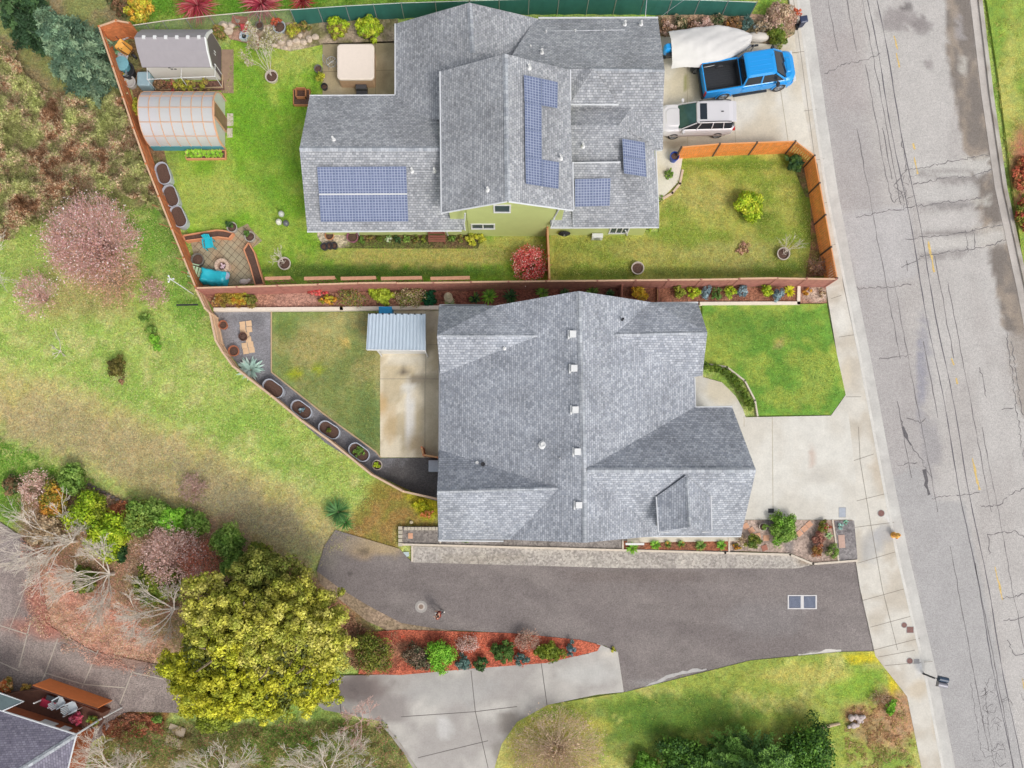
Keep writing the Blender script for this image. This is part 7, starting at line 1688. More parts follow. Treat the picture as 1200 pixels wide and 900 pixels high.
bare_tree(386, 905, 2.1, [(-.2, -1, .5, 1.2), (.5, -1, .5, 1.1), (1, -.5, .45, 1.2), (-1, -.6, .5, 1), (.1, -1, .7, 1)], 'bare pinkish tree at the bottom edge left of the lower driveway', 36, depth=4, r0=.12)
bare_tree(143, 900, 1.9, [(-.6, -1, .45, 1.2), (-1, -.4, .4, 1.2), (.3, -1, .5, 1), (.9, -.7, .5, 1), (-.2, -1, .6, 1)], 'bare tangled tree beside the brown house', 37, depth=4, r0=.11)
bare_tree(425, 842, 1.1, [(.4, -1, .5, 1), (-.6, -1, .5, 1), (1, -.2, .5, 1), (-1, .3, .5, .9), (.2, .9, .5, .9)], 'small bare tree with reddish twigs at the upper end of the lower driveway', 38, depth=4, r0=.06, m=TWP)
g_ = bare_tree(72, 412, .8, [(.1, -1, .1, 1.3), (-.8, -.3, .3, .6), (-.4, .6, .3, .6), (.5, .5, .3, .5), (-1, .4, .2, .5)], 'pale grey dead branch lying in the open field', 39, depth=2, r0=.06, trunk=.1, name='dead_branch')
# saplings in the pots
def sapling(u, v, du, dv, label, seed, L=.9, m=BARKP, nl=0, lp=None):
    g = P(u, v, .35); g.z = .3; rr = random.Random(seed); out = []; tips = []
    r = root('sapling', g, label, 'sapling'); d = Vector((du, -dv, 0)) * .6 + Vector((0, 0, 1.1))
    for k in range(6): grow(rr, g + Vector((0, 0, .25 * k * .4)), d + Vector((rr.uniform(-.9, .9), rr.uniform(-.9, .9), 0)), L * .8, .018, 3, out, .5, .72, (2, 3), .03, 3, .12, .006, tips)
    link('branches', branches_mesh(out, g, 4), m, r); MB().tube([(0, 0, -.1), tuple(d.normalized() * .35)], .035, 6, .026).build('trunk', m, r)
    if nl:
        T = np.array([tuple(b) for a, b in tips]); i = rng.integers(0, len(T), nl); cen = T[i] + rng.normal(0, .08, (nl, 3)); p_ = np.array(lp); col = p_[rng.integers(0, len(p_), nl)]
        leafobj('blossom', cards(rng, cen, np.tile([0, 0, 1.0], (nl, 1)), .05 * rng.uniform(.6, 1.4, nl), np.clip(col, 0, .95), .8, .9), r, g)
sapling(318, 88, -.55, -.9, 'pale sapling with cream blossom growing from the pot right of the shed', 41, 1.25, BARKP, 1500, pal((236, 226, 206), (222, 206, 180), (200, 196, 130)))
sapling(333, 308, -.3, -.7, 'bare sapling with fanned twigs growing from the pot near the terrace', 42, .6)
sapling(918.5, 296, .9, -.35, 'bare sapling leaning right out of the pot by the orange fence', 43, .7)
# --- top left conifer and friends
def conifer(u, v, rpx, h, label, palette, nfr=160, seed=1, leaf=.1, ry=None, droop=.25, tiers=True):
    c = P(u, v, h * .5); g = Vector((c.x, c.y, 0)); Rm = rpx / 18 * (HC - h * .5) / HC; r = root('conifer', g, label, 'tree'); rr = np.random.default_rng(seed); V = []
    p_ = np.array(palette)
    for k in range(nfr):
        t = rr.random() ** .7; z = h * (1 - t) + .2; a = rr.uniform(0, 6.283); L = Rm * (.15 + .85 * t) * rr.uniform(.75, 1.12); n = int(60 + 120 * L / Rm); s = rr.random(n) ** .7
        wv = rr.normal(0, .09 + .10 * s[:, None] * (1 - s[:, None]) * 3, (n, 3)) * np.array([1, 1, .5])
        d = np.array([math.cos(a), math.sin(a) * ((ry or rpx) / rpx), 0]); cen = np.array([g.x, g.y, z]) + d * (L * s)[:, None] + np.array([0, 0, 1]) * (-droop * L * s ** 2 + .1 * L * s)[:, None] + wv
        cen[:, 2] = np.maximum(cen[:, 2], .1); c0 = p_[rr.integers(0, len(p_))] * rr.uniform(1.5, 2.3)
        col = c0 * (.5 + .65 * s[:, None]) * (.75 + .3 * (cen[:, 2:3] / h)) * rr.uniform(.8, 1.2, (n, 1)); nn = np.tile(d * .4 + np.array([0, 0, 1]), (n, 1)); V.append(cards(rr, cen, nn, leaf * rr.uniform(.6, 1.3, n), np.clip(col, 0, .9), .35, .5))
    leafobj('crown', merge(V), r, g); MB().lathe([(.22, -.1), (.16, h * .4), (.05, h * .95)], 8).build('trunk', BARK, r)
    return r
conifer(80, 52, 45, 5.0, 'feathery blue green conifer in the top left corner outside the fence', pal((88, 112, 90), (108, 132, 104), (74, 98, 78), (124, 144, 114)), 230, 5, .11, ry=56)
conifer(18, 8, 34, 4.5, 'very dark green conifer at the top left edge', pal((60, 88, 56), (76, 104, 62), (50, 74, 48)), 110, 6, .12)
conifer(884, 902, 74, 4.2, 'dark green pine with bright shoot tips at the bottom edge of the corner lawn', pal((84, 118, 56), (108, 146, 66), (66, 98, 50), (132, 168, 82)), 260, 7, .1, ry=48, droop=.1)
bush(945, 880, 34, 1.8, pal((70, 108, 44), (110, 150, 56), (52, 84, 40)), 'dark green pine bush right of the big pine at the bottom edge', leaf=.09)
bush(800, 890, 30, 1.5, pal((76, 112, 48), (110, 150, 56), (52, 84, 40)), 'dark green pine bush left of the big pine at the bottom edge', leaf=.09)
bush(755, 898, 16, 1.0, pal((116, 160, 56), (90, 134, 46)), 'small bright tipped pine shoot left of the pines at the bottom edge', leaf=.08)
bush(166, 12, 14, 2.0, PL_YG + PL_ORANGE[:2], 'orange yellow bush outside the top left corner of the brown fence', leaf=.08, ry=20)
bush(143, 8, 13, 1.8, PL_BROWN + PL_DARK[:1], 'dark brown bush between the blue conifer and the yellow bush', leaf=.08)
# --- NW bramble thicket (nobody could count the canes)
def thicket(name, label, cat, poly, n, palette, hmax, leaf, seed, humps=.05, m=None, asp=.55):
    wob = 6 if name == 'lawn_tufts' else 30; zb = .05 if name == 'lawn_tufts' else 0
    us = [p[0] for p in poly]; vs_ = [p[1] for p in poly]; r2 = np.random.default_rng(seed); N_ = int(n * 2.2)
    u = r2.uniform(min(us), max(us), N_); v = r2.uniform(min(vs_), max(vs_), N_); ok = sdpoly(u, v, poly) + (fbm(u * .08, v * .08, seed) - .5) * wob < 0; u = u[ok][:n]; v = v[ok][:n]; n = len(u)
    hh = fbm(u * humps, v * humps, seed + 3, 3); z = hmax * sstep(.3, .75, hh) * r2.uniform(.5, 1.0, n) + .04 + zb * (2.0 if u.mean() > 830 else 1)
    x = (u - U0) * (HC - z) / FP; y = (V0 - v) * (HC - z) / FP; p_ = np.array(palette); w_ = fbm(u * .05, v * .05, seed + 9)
    idx = np.clip((w_ - .25) * 2 * len(p_) + r2.normal(0, .9, n), 0, len(p_) - 1).astype(int)
    col = p_[idx] * (.75 + .4 * sstep(.3, .7, hh) * z[:] / (z + .15))[:, None] * r2.uniform(.7, 1.25, (n, 1)) * 1.65
    v_, f_, c_ = cards(r2, np.stack([x, y, z], 1), np.tile([0, 0, 1.0], (n, 1)), leaf * r2.uniform(.5, 1.5, n), np.clip(col, 0, .9), asp, .8)
    o = link(name, fast(v_, f_, c_), m or LF); tag(o, label, cat, kind='stuff'); return o
PB = pal((140, 104, 76), (164, 128, 98), (196, 172, 142), (164, 154, 112), (152, 154, 98), (180, 178, 120), (164, 170, 104))
thicket('brambles', 'tangled brown and olive brambles covering the slope outside the brown fence', 'brambles', [(-12, 30), (40, 95), (60, 112), (120, 110), (135, 85), (146, 130), (170, 195), (195, 235), (198, 260), (160, 232), (100, 235), (60, 250), (-12, 290)], 110000, PB, 1.5, .06, 51, humps=.06)
thicket('wild_grass', 'rough tufted grass of the open field', 'grass', [(-12, 240), (60, 250), (150, 235), (200, 262), (228, 345), (240, 372), (262, 420), (320, 478), (390, 530), (440, 575), (430, 598), (370, 572), (250, 512), (110, 448), (-12, 420)], 40000, pal((156, 186, 88), (174, 196, 100), (194, 204, 118), (214, 204, 142), (182, 192, 110), (144, 176, 80), (216, 206, 152)), .14, .045, 52, humps=.12, asp=.3)
thicket('wild_grass', 'dry thin grass along the worn track of the field', 'grass', [(-12, 420), (110, 450), (250, 515), (350, 580), (430, 620), (395, 650), (380, 665), (300, 640), (250, 610), (150, 570), (60, 545), (-12, 520)], 26000, pal((220, 202, 154), (206, 192, 142), (190, 188, 124), (188, 174, 144), (196, 198, 124)), .08, .04, 53, humps=.12, asp=.3)
thicket('wild_grass', 'green grass at the left edge above the garden shrubs', 'grass', [(-12, 510), (60, 545), (110, 562), (40, 565), (24, 612), (-12, 608)], 9000, pal((106, 158, 46), (130, 178, 60), (96, 148, 40)), .15, .05, 54, humps=.12, asp=.3)
thicket('leaf_litter', 'pinkish brown twigs and leaf litter beneath the garden shrubs', 'leaf litter', [(24, 575), (90, 565), (150, 590), (300, 650), (330, 680), (250, 700), (190, 780), (150, 795), (80, 760), (30, 735), (24, 640)], 42000, pal((222, 172, 152), (208, 156, 138), (186, 154, 128), (230, 188, 168), (176, 162, 120), (212, 172, 150)), .35, .05, 55, humps=.08, asp=.35)
thicket('leaf_litter', 'mixed brown and green undergrowth below the yellow green tree', 'undergrowth', [(150, 845), (260, 850), (400, 845), (450, 850), (490, 905), (490, 925), (100, 925), (110, 870)], 36000, pal((150, 130, 84), (176, 156, 110), (118, 140, 62), (140, 150, 80), (170, 120, 96), (96, 128, 50)), .4, .055, 56, humps=.1, asp=.35)
thicket('leaf_litter', 'rust red leaf litter beside the deck of the brown house', 'leaf litter', [(134, 838), (196, 836), (190, 858), (150, 864), (120, 856)], 6000, pal((176, 112, 80), (150, 100, 76), (190, 130, 100), (130, 96, 76)), .25, .05, 57, humps=.15)
thicket('leaf_litter', 'rust brown leaves on the bank between the tree and the alley', 'leaf litter', [(330, 665), (350, 672), (400, 712), (440, 740), (432, 785), (410, 780), (395, 730), (360, 700)], 9000, pal((176, 124, 96), (150, 104, 84), (196, 150, 120), (140, 116, 90)), .2, .05, 58, humps=.15)
thicket('bark_chips', 'bright orange red bark chips of the bed beside the alley', 'bark chips', [(470, 745), (530, 744), (600, 748), (688, 758), (690, 763), (640, 775), (560, 781), (480, 786)], 14000, pal((226, 110, 80), (206, 90, 66), (240, 140, 110), (176, 84, 66)), .08, .04, 59, humps=.2)
thicket('bark_chips', 'darker red brown bark chips around the shrubs beside the alley', 'bark chips', [(424, 742), (475, 740), (485, 785), (470, 789), (420, 789)], 6000, pal((186, 110, 86), (160, 92, 74), (176, 140, 110)), .1, .04, 60, humps=.2)
thicket('wild_grass', 'mossy tufts and brown weeds at the east end of the corner lawn', 'grass', [(1000, 830), (1040, 810), (1062, 830), (1076, 900), (1080, 925), (1000, 925), (990, 870)], 12000, pal((186, 146, 110), (160, 130, 90), (150, 156, 74), (200, 166, 130)), .2, .05, 61, humps=.15, asp=.35)
thicket('wild_grass', 'uneven grass of the corner lawn', 'grass', [(733, 815), (880, 778), (1027, 766), (1060, 815), (1078, 925), (585, 925), (590, 874), (645, 828)], 42000, pal((134, 164, 62), (158, 176, 78), (186, 184, 100), (110, 142, 52)), .1, .045, 62, humps=.12, asp=.3)
thicket('wild_grass', 'green grass of the garden behind the screen fence', 'grass', [(175, -15), (470, -15), (470, 1), (340, 8), (175, 22)], 9000, pal((106, 160, 46), (130, 180, 60), (96, 148, 40)), .12, .05, 63, humps=.12, asp=.3)
thicket('wild_grass', 'grass of the verge on the far side of the road', 'grass', [(1154, -15), (1158, 20), (1170, 90), (1184, 200), (1198, 300), (1214, 330), (1214, -15)], 14000, pal((150, 170, 74), (176, 178, 92), (186, 176, 100), (120, 156, 54)), .12, .05, 64, humps=.12, asp=.3)
for nm_, lb_, po_, n_, pa_ in (('lawn_tufts', 'short uneven grass of the lawn between the sheds and the green house', [(186, 110), (264, 106), (272, 60), (370, 56), (372, 118), (350, 170), (358, 282), (640, 290), (640, 322), (312, 322), (300, 270), (230, 262), (212, 235)], 34000, pal((128, 170, 56), (150, 184, 72), (108, 152, 44), (176, 184, 92))),
    ('lawn_tufts', 'short patchy grass of the lawn inside the orange fence', [(650, 280), (776, 276), (778, 240), (806, 192), (925, 190), (945, 240), (962, 310), (950, 322), (650, 322)], 26000, pal((176, 176, 92), (160, 168, 76), (190, 182, 110), (130, 152, 60))),
    ('lawn_tufts', 'short dull grass of the small lawn behind the grey house', [(326, 374), (440, 412), (440, 520), (382, 478), (326, 432)], 9000, pal((150, 160, 84), (170, 166, 100), (128, 146, 72))),
    ('lawn_tufts', 'short green grass of the small front lawn', [(832, 364), (962, 364), (984, 460), (970, 480), (892, 480), (884, 458), (852, 420), (832, 418)], 12000, pal((128, 164, 72), (146, 178, 84), (110, 150, 60), (168, 184, 96)))): thicket(nm_, lb_, 'grass', po_, n_, pa_, .05, .035, 70 + n_ % 7, humps=.15, asp=.3)
# --- shrubs of the neighbour's garden in the west
W_ = [(15, 568, 10, .9, PL_BROWN + PL_DARK[:1], 'dark brown shrub at the left edge of the grass'), (86, 562, 15, 1.4, PL_GREEN, 'mid green shrub at the top of the garden group, left of the block edging'),
      (64, 588, 17, 1.4, PL_OLIVE + PL_ORANGE, 'olive and orange shrub beside the pinkish twiggy one'), (104, 600, 21, 1.8, PL_LIME + PL_OLIVE[:2], 'yellow green rounded shrub left of the orange earth'),
      (128, 627, 24, 1.8, PL_LIME, 'broad yellow green shrub below the orange earth'), (166, 606, 19, 1.6, PL_GREEN + PL_OLIVE[:1], 'mottled green shrub along the edge of the field'),
      (186, 600, 14, 1.3, PL_GREEN, 'small green shrub on the field edge next to the lime one'), (203, 609, 15, 1.3, PL_BRIGHT, 'bright lime shrub on the edge of the field'), (230, 613, 14, 1.2, PL_GREEN, 'green shrub at the right end of the field edge row'),
      (270, 634, 18, 1.8, PL_GREEN, 'dense green shrub above the yellow green tree'), (279, 662, 16, 1.6, PL_GREEN, 'green shrub touching the top of the yellow green tree'), (305, 656, 18, 1.9, PL_OLIVE, 'olive brown rounded shrub at the end of the worn track'),
      (184, 684, 24, 1.2, PL_OLIVE + PL_GREEN[:1], 'loose olive green shrub behind the bare tree with spreading branches'), (137, 646, 12, .9, PL_DARK, 'dark green shrub among the bare branches'), (100, 680, 14, .8, PL_OLIVE, 'low olive plant under the star shaped bare tree'),
      (54, 620, 18, .9, PL_TAN, 'tan twiggy plant under the left bare tree')]
for u, v, r_, h, p_, l in W_: bush(u, v, r_ * 1.1, h, p_, l, leaf=.08, name='shrub', group='garden shrubs at the foot of the field')
bush(140, 600, 15, .25, pal((206, 140, 100), (190, 120, 84), (222, 160, 120)), 'low orange brown ground plant behind the block edging', leaf=.05, name='ground_plant', ry=13, cat='plant', stem=False)
twigbush(46, 572, 19, 1.2, 'pinkish white twiggy shrub at the upper left of the garden group', TWP, 70, leaves=PL_PINKT, nl=1500, leaf=.05)
twigbush(205, 652, 36, 1.8, 'large mauve brown twiggy shrub with a rounded crown above the yellow green tree', TWP, 190, leaves=pal((206, 176, 168), (190, 156, 146), (216, 190, 180), (186, 146, 128)), nl=3500, leaf=.05)
twigbush(235, 655, 22, 1.3, 'rusty pink twiggy shrub right of the mauve one', TWP, 90, leaves=pal((196, 130, 104), (176, 110, 90)), nl=2000, leaf=.05)
mb_r = root('block_edging', P(125, 582), 'row of dark stones edging the garden at the foot of the field', 'edging')
for k in range(10):
    q = P(103 + k * 5.6, 568 + k * 2.9, .2) - mb_r.location; MB().ball((q.x, q.y, .1), .15, 7, .8, 1.3, .8).build('stone', mat('edging_stone', (120, 108, 102), .9, amt=.2), mb_r)
twigbush(227, 572, 16, .5, 'faint mauve twiggy patch on the worn track', TWP, 60, leaves=pal((176, 150, 140), (160, 134, 120)), nl=900, leaf=.045)
# --- field plants
bush(139, 430, 11, .8, pal((112, 108, 50), (90, 84, 44), (130, 120, 64)), 'round dark olive brown bush alone in the field', leaf=.06, ry=13); bush(144, 447, 5, .4, PL_BROWN, 'tiny brown bush just below the round one in the field', leaf=.05)
for i, (u, v, r_, l) in enumerate(((170, 372, 7, 'uppermost clump of the green row left of the fence corner'), (177, 386, 7, 'second clump of the green row left of the fence corner'), (181, 398, 7, 'third clump of the green row left of the fence corner'), (185, 408, 6, 'lowest bright clump of the green row left of the fence corner'))): bush(u, v, r_, .5, PL_GREEN if i < 2 else PL_BRIGHT, l, leaf=.06, name='plant', cat='plant', group='row of green clumps in the field')
rosette(395, 600, 20, .8, pal((96, 148, 84), (120, 168, 96), (84, 130, 74)), 'broad spiky green plant in the grass near the end of the tan fence', 120, .07)
rosette(404, 612, 14, .6, pal((84, 140, 70), (110, 160, 84)), 'smaller spiky green plant next to the broad one at the alley end', 60, .06)
bush(493, 591, 12, .25, pal((186, 190, 40), (150, 160, 40), (206, 200, 60)), 'yellow green mossy ground plant by the west wall of the grey house', leaf=.05, name='ground_plant', cat='plant', ry=7, stem=False)
bush(500, 602, 10, .25, pal((220, 150, 90), (236, 180, 120), (200, 130, 70)), 'orange heather at the end of the mossy plant', leaf=.045, name='ground_plant', cat='plant', ry=5, stem=False)
rosette(293, 433, 17, .5, pal((196, 222, 208), (170, 200, 188), (216, 234, 222)), 'big silver green rosette plant on the grey gravel', 46, .26)
# --- mulch bed between the houses
bush(263, 350, 12, .7, pal((176, 160, 70), (140, 130, 60), (196, 150, 80)), 'olive yellow grass clump at the left end of the mulch bed', leaf=.07, asp=.25, spiky=.4); bush(280, 351, 14, .7, PL_ORANGE + PL_YG, 'orange and yellow clump near the left end of the mulch bed', leaf=.07, asp=.25, spiky=.4, ry=9); bush(294, 352, 9, .5, PL_MIX, 'brown green clump right of the orange one in the mulch bed', leaf=.06)
bush(253, 352, 4, .3, pal((226, 226, 190), (190, 200, 130)), 'tiny pale flowering plant at the left end of the mulch bed', leaf=.05, name='plant', cat='plant')
bush(374, 342, 12, .7, PL_RED + PL_BROWN[:1], 'red leaved shrub in the mulch bed below the trellises', leaf=.06, ry=7); bush(384, 352, 11, .6, PL_YG + PL_ORANGE, 'yellow orange low shrub under the red one in the mulch bed', leaf=.06, ry=6)
twigbush(412, 349, 16, .8, 'brown twiggy shrub in the mulch bed left of the lime one', TWG, 60, leaves=PL_MIX, nl=900, leaf=.05, ry=9); bush(447, 345, 18, .8, pal((176, 190, 60), (196, 206, 80), (150, 168, 52)), 'lime yellow shrub in the middle of the mulch bed', leaf=.07, ry=11)
twigbush(481, 349, 17, .8, 'tan and green wispy shrub right of the lime one in the mulch bed', TWG, 70, leaves=PL_OLIVE + PL_TAN, nl=1200, leaf=.05, ry=10)
bush(502, 350, 10, .35, pal((30, 96, 62), (24, 80, 52), (44, 110, 70)), 'flat very dark green mound in the mulch bed', leaf=.06, name='ground_plant', cat='plant', stem=False); rosette(527, 357, 9, .35, pal((176, 190, 140), (150, 168, 110)), 'pale grey green plant at the foot of the statue', 30, .1)
for u, v, r_, p_, l in ((573, 347, 11, PL_BRIGHT, 'bright green fern in the shade right of the statue'), (556, 349, 8, PL_DARK + PL_GREEN[:1], 'dark green fern between the statue and the bright fern'), (598, 347, 10, PL_DARK + PL_GREEN[2:3], 'dark green fern right of the bright one'), (636, 343, 9, PL_GREEN + PL_BRIGHT[:1], 'green fern above the left slope of the grey roof'),
                        (662, 344, 7, PL_DARK, 'dark little fern left of the roof peak'), (695, 343, 10, PL_GREEN + PL_BRIGHT[:1], 'green fern right of the roof peak'), (715, 344, 6, PL_DARK, 'dark little fern right of the roof peak')): rosette(u, v, r_, .55, p_, l, 46, .13, name='fern', cat='fern')
for u, v, r_, p_, l, n_ in ((749, 343.5, 9, pal((226, 190, 60), (214, 160, 60), (190, 180, 60)), 'golden yellow shrub in the mulch bed near the grey roof', ''), (796, 341, 8, pal((140, 150, 60), (160, 166, 64), (116, 128, 52)), 'olive green ball shrub, first of the row along the mulch bed', ''), (812.5, 343.5, 7.5, PL_LIME, 'lime green ball shrub, second of the row along the mulch bed', ''),
                            (826, 344, 7, PL_BLUE, 'silver blue ball shrub between a lime and a dark green one', ''), (839, 345, 7, pal((96, 128, 60), (116, 144, 70), (84, 110, 56)), 'dark green ball shrub in the middle of the row', ''), (855, 342, 7.5, PL_LIME, 'lime green ball shrub between the dark green and a silver blue one', ''), (869, 344, 7.5, PL_BLUE, 'silver blue ball shrub left of the gap in the row', ''),
                            (897.5, 341.5, 7.5, PL_LIME, 'lime green ball shrub right of the gap in the row', ''), (911, 345, 7.5, PL_BLUE, 'silver blue ball shrub, rightmost of the blue ones', '')): bush(u, v, r_ * 1.1, .8, p_, l, leaf=.05, group='ball shrubs in the mulch bed', name='shrub', shade=.5)
rosette(925, 341, 8, .4, pal((222, 222, 40), (206, 206, 50)), 'yellow green leafy plant at the right end of the ball shrub row', 40, .14); bush(944, 342, 5, .35, PL_ORANGE, 'small orange grass in the pale gravel by the sidewalk', leaf=.05, name='plant', cat='plant'); bush(962, 343.5, 5, .35, PL_TAN, 'small tan grass in the pale gravel by the sidewalk', leaf=.05, name='plant', cat='plant')
# --- north yard
rosette(227, -2, 27, 1.6, pal((226, 96, 110), (206, 70, 96), (236, 150, 150), (186, 90, 80)), 'spiky red cordyline at the top edge, leftmost of three', 240, .07, name='cordyline', cat='plant'); rosette(303, -3, 26, 1.6, pal((216, 86, 106), (190, 60, 90), (236, 150, 150), (170, 80, 76)), 'spiky red cordyline at the top edge, middle of three', 220, .07, name='cordyline', cat='plant'); rosette(352, -6, 18, 1.4, pal((216, 86, 86), (190, 60, 70), (230, 140, 130)), 'spiky red cordyline at the top edge, rightmost of three', 120, .07, name='cordyline', cat='plant')
bush(397, 36, 13, .9, PL_LIME + PL_BROWN[:1], 'yellow green shrub above the hot tub, left one', leaf=.08); bush(433, 35, 18, .9, PL_LIME + PL_BROWN[:1], 'yellow green shrub above the hot tub, right one', leaf=.08, ry=13); bush(377, 95, 7, .5, PL_YG, 'lime potted plant left of the hot tub patio', leaf=.06, name='plant', cat='plant', z0=.2)
bush(358, 32, 8, .5, PL_MIX, 'low mixed green shrub among the rocks', leaf=.05); bush(343, 37, 9, .4, PL_YG + PL_MIX[:1], 'yellowish low plant beside the blue grey pot', leaf=.05)
bush(160, 128, 8, .8, PL_YG, 'yellow green shrub along the inner side of the brown fence', leaf=.06, ry=11); bush(186, 29 + 6, 5, .4, PL_BRIGHT, 'small bright green weed by the top left corner of the shed', leaf=.06, name='plant', cat='plant')
bush(146, 92, 5, .5, PL_YG, 'small yellow green potted plant among the bins', leaf=.05, name='plant', cat='plant'); bush(256, 42, 9, .6, PL_MIX, 'brown green scrub at the right end of the shed', leaf=.06, ry=12)
rr = random.Random(77)
for i, (u, p_, l) in enumerate(((188, PL_BROWN, 'reddish brown plant at the left end under the white pipe frame'), (199, PL_BROWN + PL_RED[2:3], 'rust brown plant under the white pipe frame, second from the left'), (212, PL_YG + PL_BROWN, 'yellowish plant in the middle under the white pipe frame'), (225, PL_YG + PL_MIX, 'yellow green plant under the white pipe frame, second from the right'), (239, PL_YG + PL_BROWN, 'yellow brown plant at the right end under the white pipe frame'))): bush(u, 101, 8.5, .5, p_, l, leaf=.05, group='plants under the white pipe frame', ry=7, name='plant', cat='plant')
lb = root('lettuce_bed', P(240, 181), 'low timber bed of bright lettuces in front of the greenhouse', 'vegetable bed'); o_ = lb.location; q = [P(217.5, 177, .25) - o_, P(264, 176, .25) - o_, P(264, 185.5, .25) - o_, P(218, 186, .25) - o_]
mb = MB()
for a, b in zip(q, q[1:] + q[:1]): mb.bar((a.x, a.y, .14), (b.x, b.y, .14), .05, .26)
mb.build('timber_side', mat('planter_timber', (232, 160, 118), .7), lb); MB().prism([p[:2] for p in q], .02, .2).build('soil', SOIL, lb)
for i in range(8): rosette(222 + i * 5.2, 181, 6, .3, pal((170, 216, 70), (190, 226, 90), (140, 196, 60)), 'bright lettuce plant in the timber bed by the greenhouse', 22, .14, name='lettuce', cat='plant', z0=.2, group='lettuces in the timber bed')
for u, v, h_, p_, l in ((271.5, 265.5, .8, PL_DARK + PL_GREEN[:1], 'dark leafy plant in the left mottled pot'), (292.5, 276.5, .8, PL_DARK + PL_GREEN[:1], 'dark leafy plant in the right mottled pot'), (894.5, 617, .6, PL_GREEN, 'green plant in the small white pot'), (442, 545, .6, PL_LIME, 'moss green plant in the white rimmed pot'), (327, 30, .6, pal((196, 110, 80), (176, 90, 66)), 'red brown leaves in the blue grey pot')): bush(u, v, 4.5 if u != 327 else 6, .35, p_, l, leaf=.06, z0=.38, stem=False, name='plant', cat='plant')
for u, v, p_, l in ((421, 530, PL_GREEN, 'green weeds filling the fourth gravel path planter'), (388, 506, PL_OLIVE, 'olive sprig in the third gravel path planter'), (356, 482, PL_BLUE, 'pale green sprig in the second gravel path planter')): bush(u, v, 7 if v == 530 else 3.5, .25, p_, l, leaf=.05, z0=.5, stem=False, name='plant', cat='plant')
bush(876, 242, 17, 1.1, PL_LIME + PL_YG[:1], 'large yellow green shrub in the middle of the side lawn', leaf=.08); bush(930, 191, 10, .9, PL_DARK + PL_GREEN[2:3], 'dark green shrub in the corner of the orange fence', leaf=.07, ry=14)
twigbush(620, 310, 19, 1.2, 'coral red rounded shrub beside the short fence', mat('twig_red', (216, 120, 112), .8, amt=.15), 160, leaves=PL_RED + pal((244, 190, 180)), nl=3000, leaf=.045)
twigbush(958, 312, 13, .6, 'low rusty twiggy plant at the bottom of the orange fence', TWP, 60, leaves=PL_BROWN, nl=700, leaf=.045, ry=11); bush(871, 291, 8, .15, pal((206, 160, 140), (190, 170, 120), (170, 130, 110)), 'flat pinkish patch of low flowers in the side lawn', leaf=.05, name='ground_plant', cat='plant', stem=False)
bush(557, 280, 14, .6, PL_YG, 'yellow green shrub at the foot of the lime green house wall', leaf=.07, ry=8)
for i in range(12):
    u = 424 + i * 10.5
    if 505 < u < 520: continue
    bush(u, 281, 5, .35, [PL_GREEN, PL_MIX, PL_OLIVE, pal((226, 226, 210), (120, 160, 60)), PL_DARK][i % 5], ['green', 'brown green', 'olive', 'white flowering', 'dark green'][i % 5] + ' bedding plant along the green house wall, number %s from the left' % ['one', 'two', 'three', 'four', 'five', 'six', 'seven', 'eight', 'nine', 'ten', 'eleven', 'twelve'][i], leaf=.05, name='plant', cat='plant', ry=5, stem=False, group='bedding plants along the green house')
bush(784, 205, 6, .4, PL_GREEN, 'light green plant at the curved stone edge by the garage', leaf=.05, name='plant', cat='plant'); bush(772, 235, 5, .35, PL_GREEN, 'small green plant at the lower end of the curved stone edge', leaf=.05, name='plant', cat='plant'); bush(757, 268, 6, .4, PL_LIME, 'lime plant beside the side window', leaf=.05, name='plant', cat='plant')
wall('stone_edging', [(800, 200), (797, 215), (788, 226), (776, 233)], .14, .0, .2, mat('edging_pale', (222, 196, 172), .8, amt=.15, scale=6), 'curved pale stone edging between the lawn and the side patio', 'edging')
# planting strip above the boat
S_ = [(781, 33, 10, PL_BROWN + PL_PINKT, 'brown pink shrub at the left end of the strip above the boat'), (797, 28, 9, PL_DARK + PL_TAN, 'grey green shrub, second in the strip above the boat'), (811, 32, 9, PL_BROWN + PL_PINKT[:1], 'pinkish brown shrub, third in the strip above the boat'), (826, 29, 9, PL_PINKT, 'pale pink twiggy shrub, fourth in the strip above the boat'), (841, 27, 9, PL_DARK + PL_TAN, 'grey green shrub, fifth in the strip above the boat'), (858, 30, 10, PL_BROWN + PL_ORANGE[:1], 'orange brown shrub, sixth in the strip above the boat'), (874, 28, 8, PL_TEAL, 'dark teal shrub, seventh in the strip above the boat'), (890, 33, 9, PL_TAN + PL_BLUE[:1], 'grey tan shrub left of the big pink one'), (912, 22, 17, PL_PINKT + PL_TAN, 'large pink tan shrub at the driveway corner by the bin'), (908, 42, 13, PL_OLIVE + PL_GREEN[:1], 'green leafy plant at the tip of the planting strip'), (932, 17, 6, pal((226, 130, 90), (206, 110, 80)), 'small orange red plant beside the blue bin')]
for u, v, r_, p_, l in S_: bush(u, v, r_, .8 if r_ < 15 else 1.1, p_, l, leaf=.055, group='shrubs of the strip above the boat')
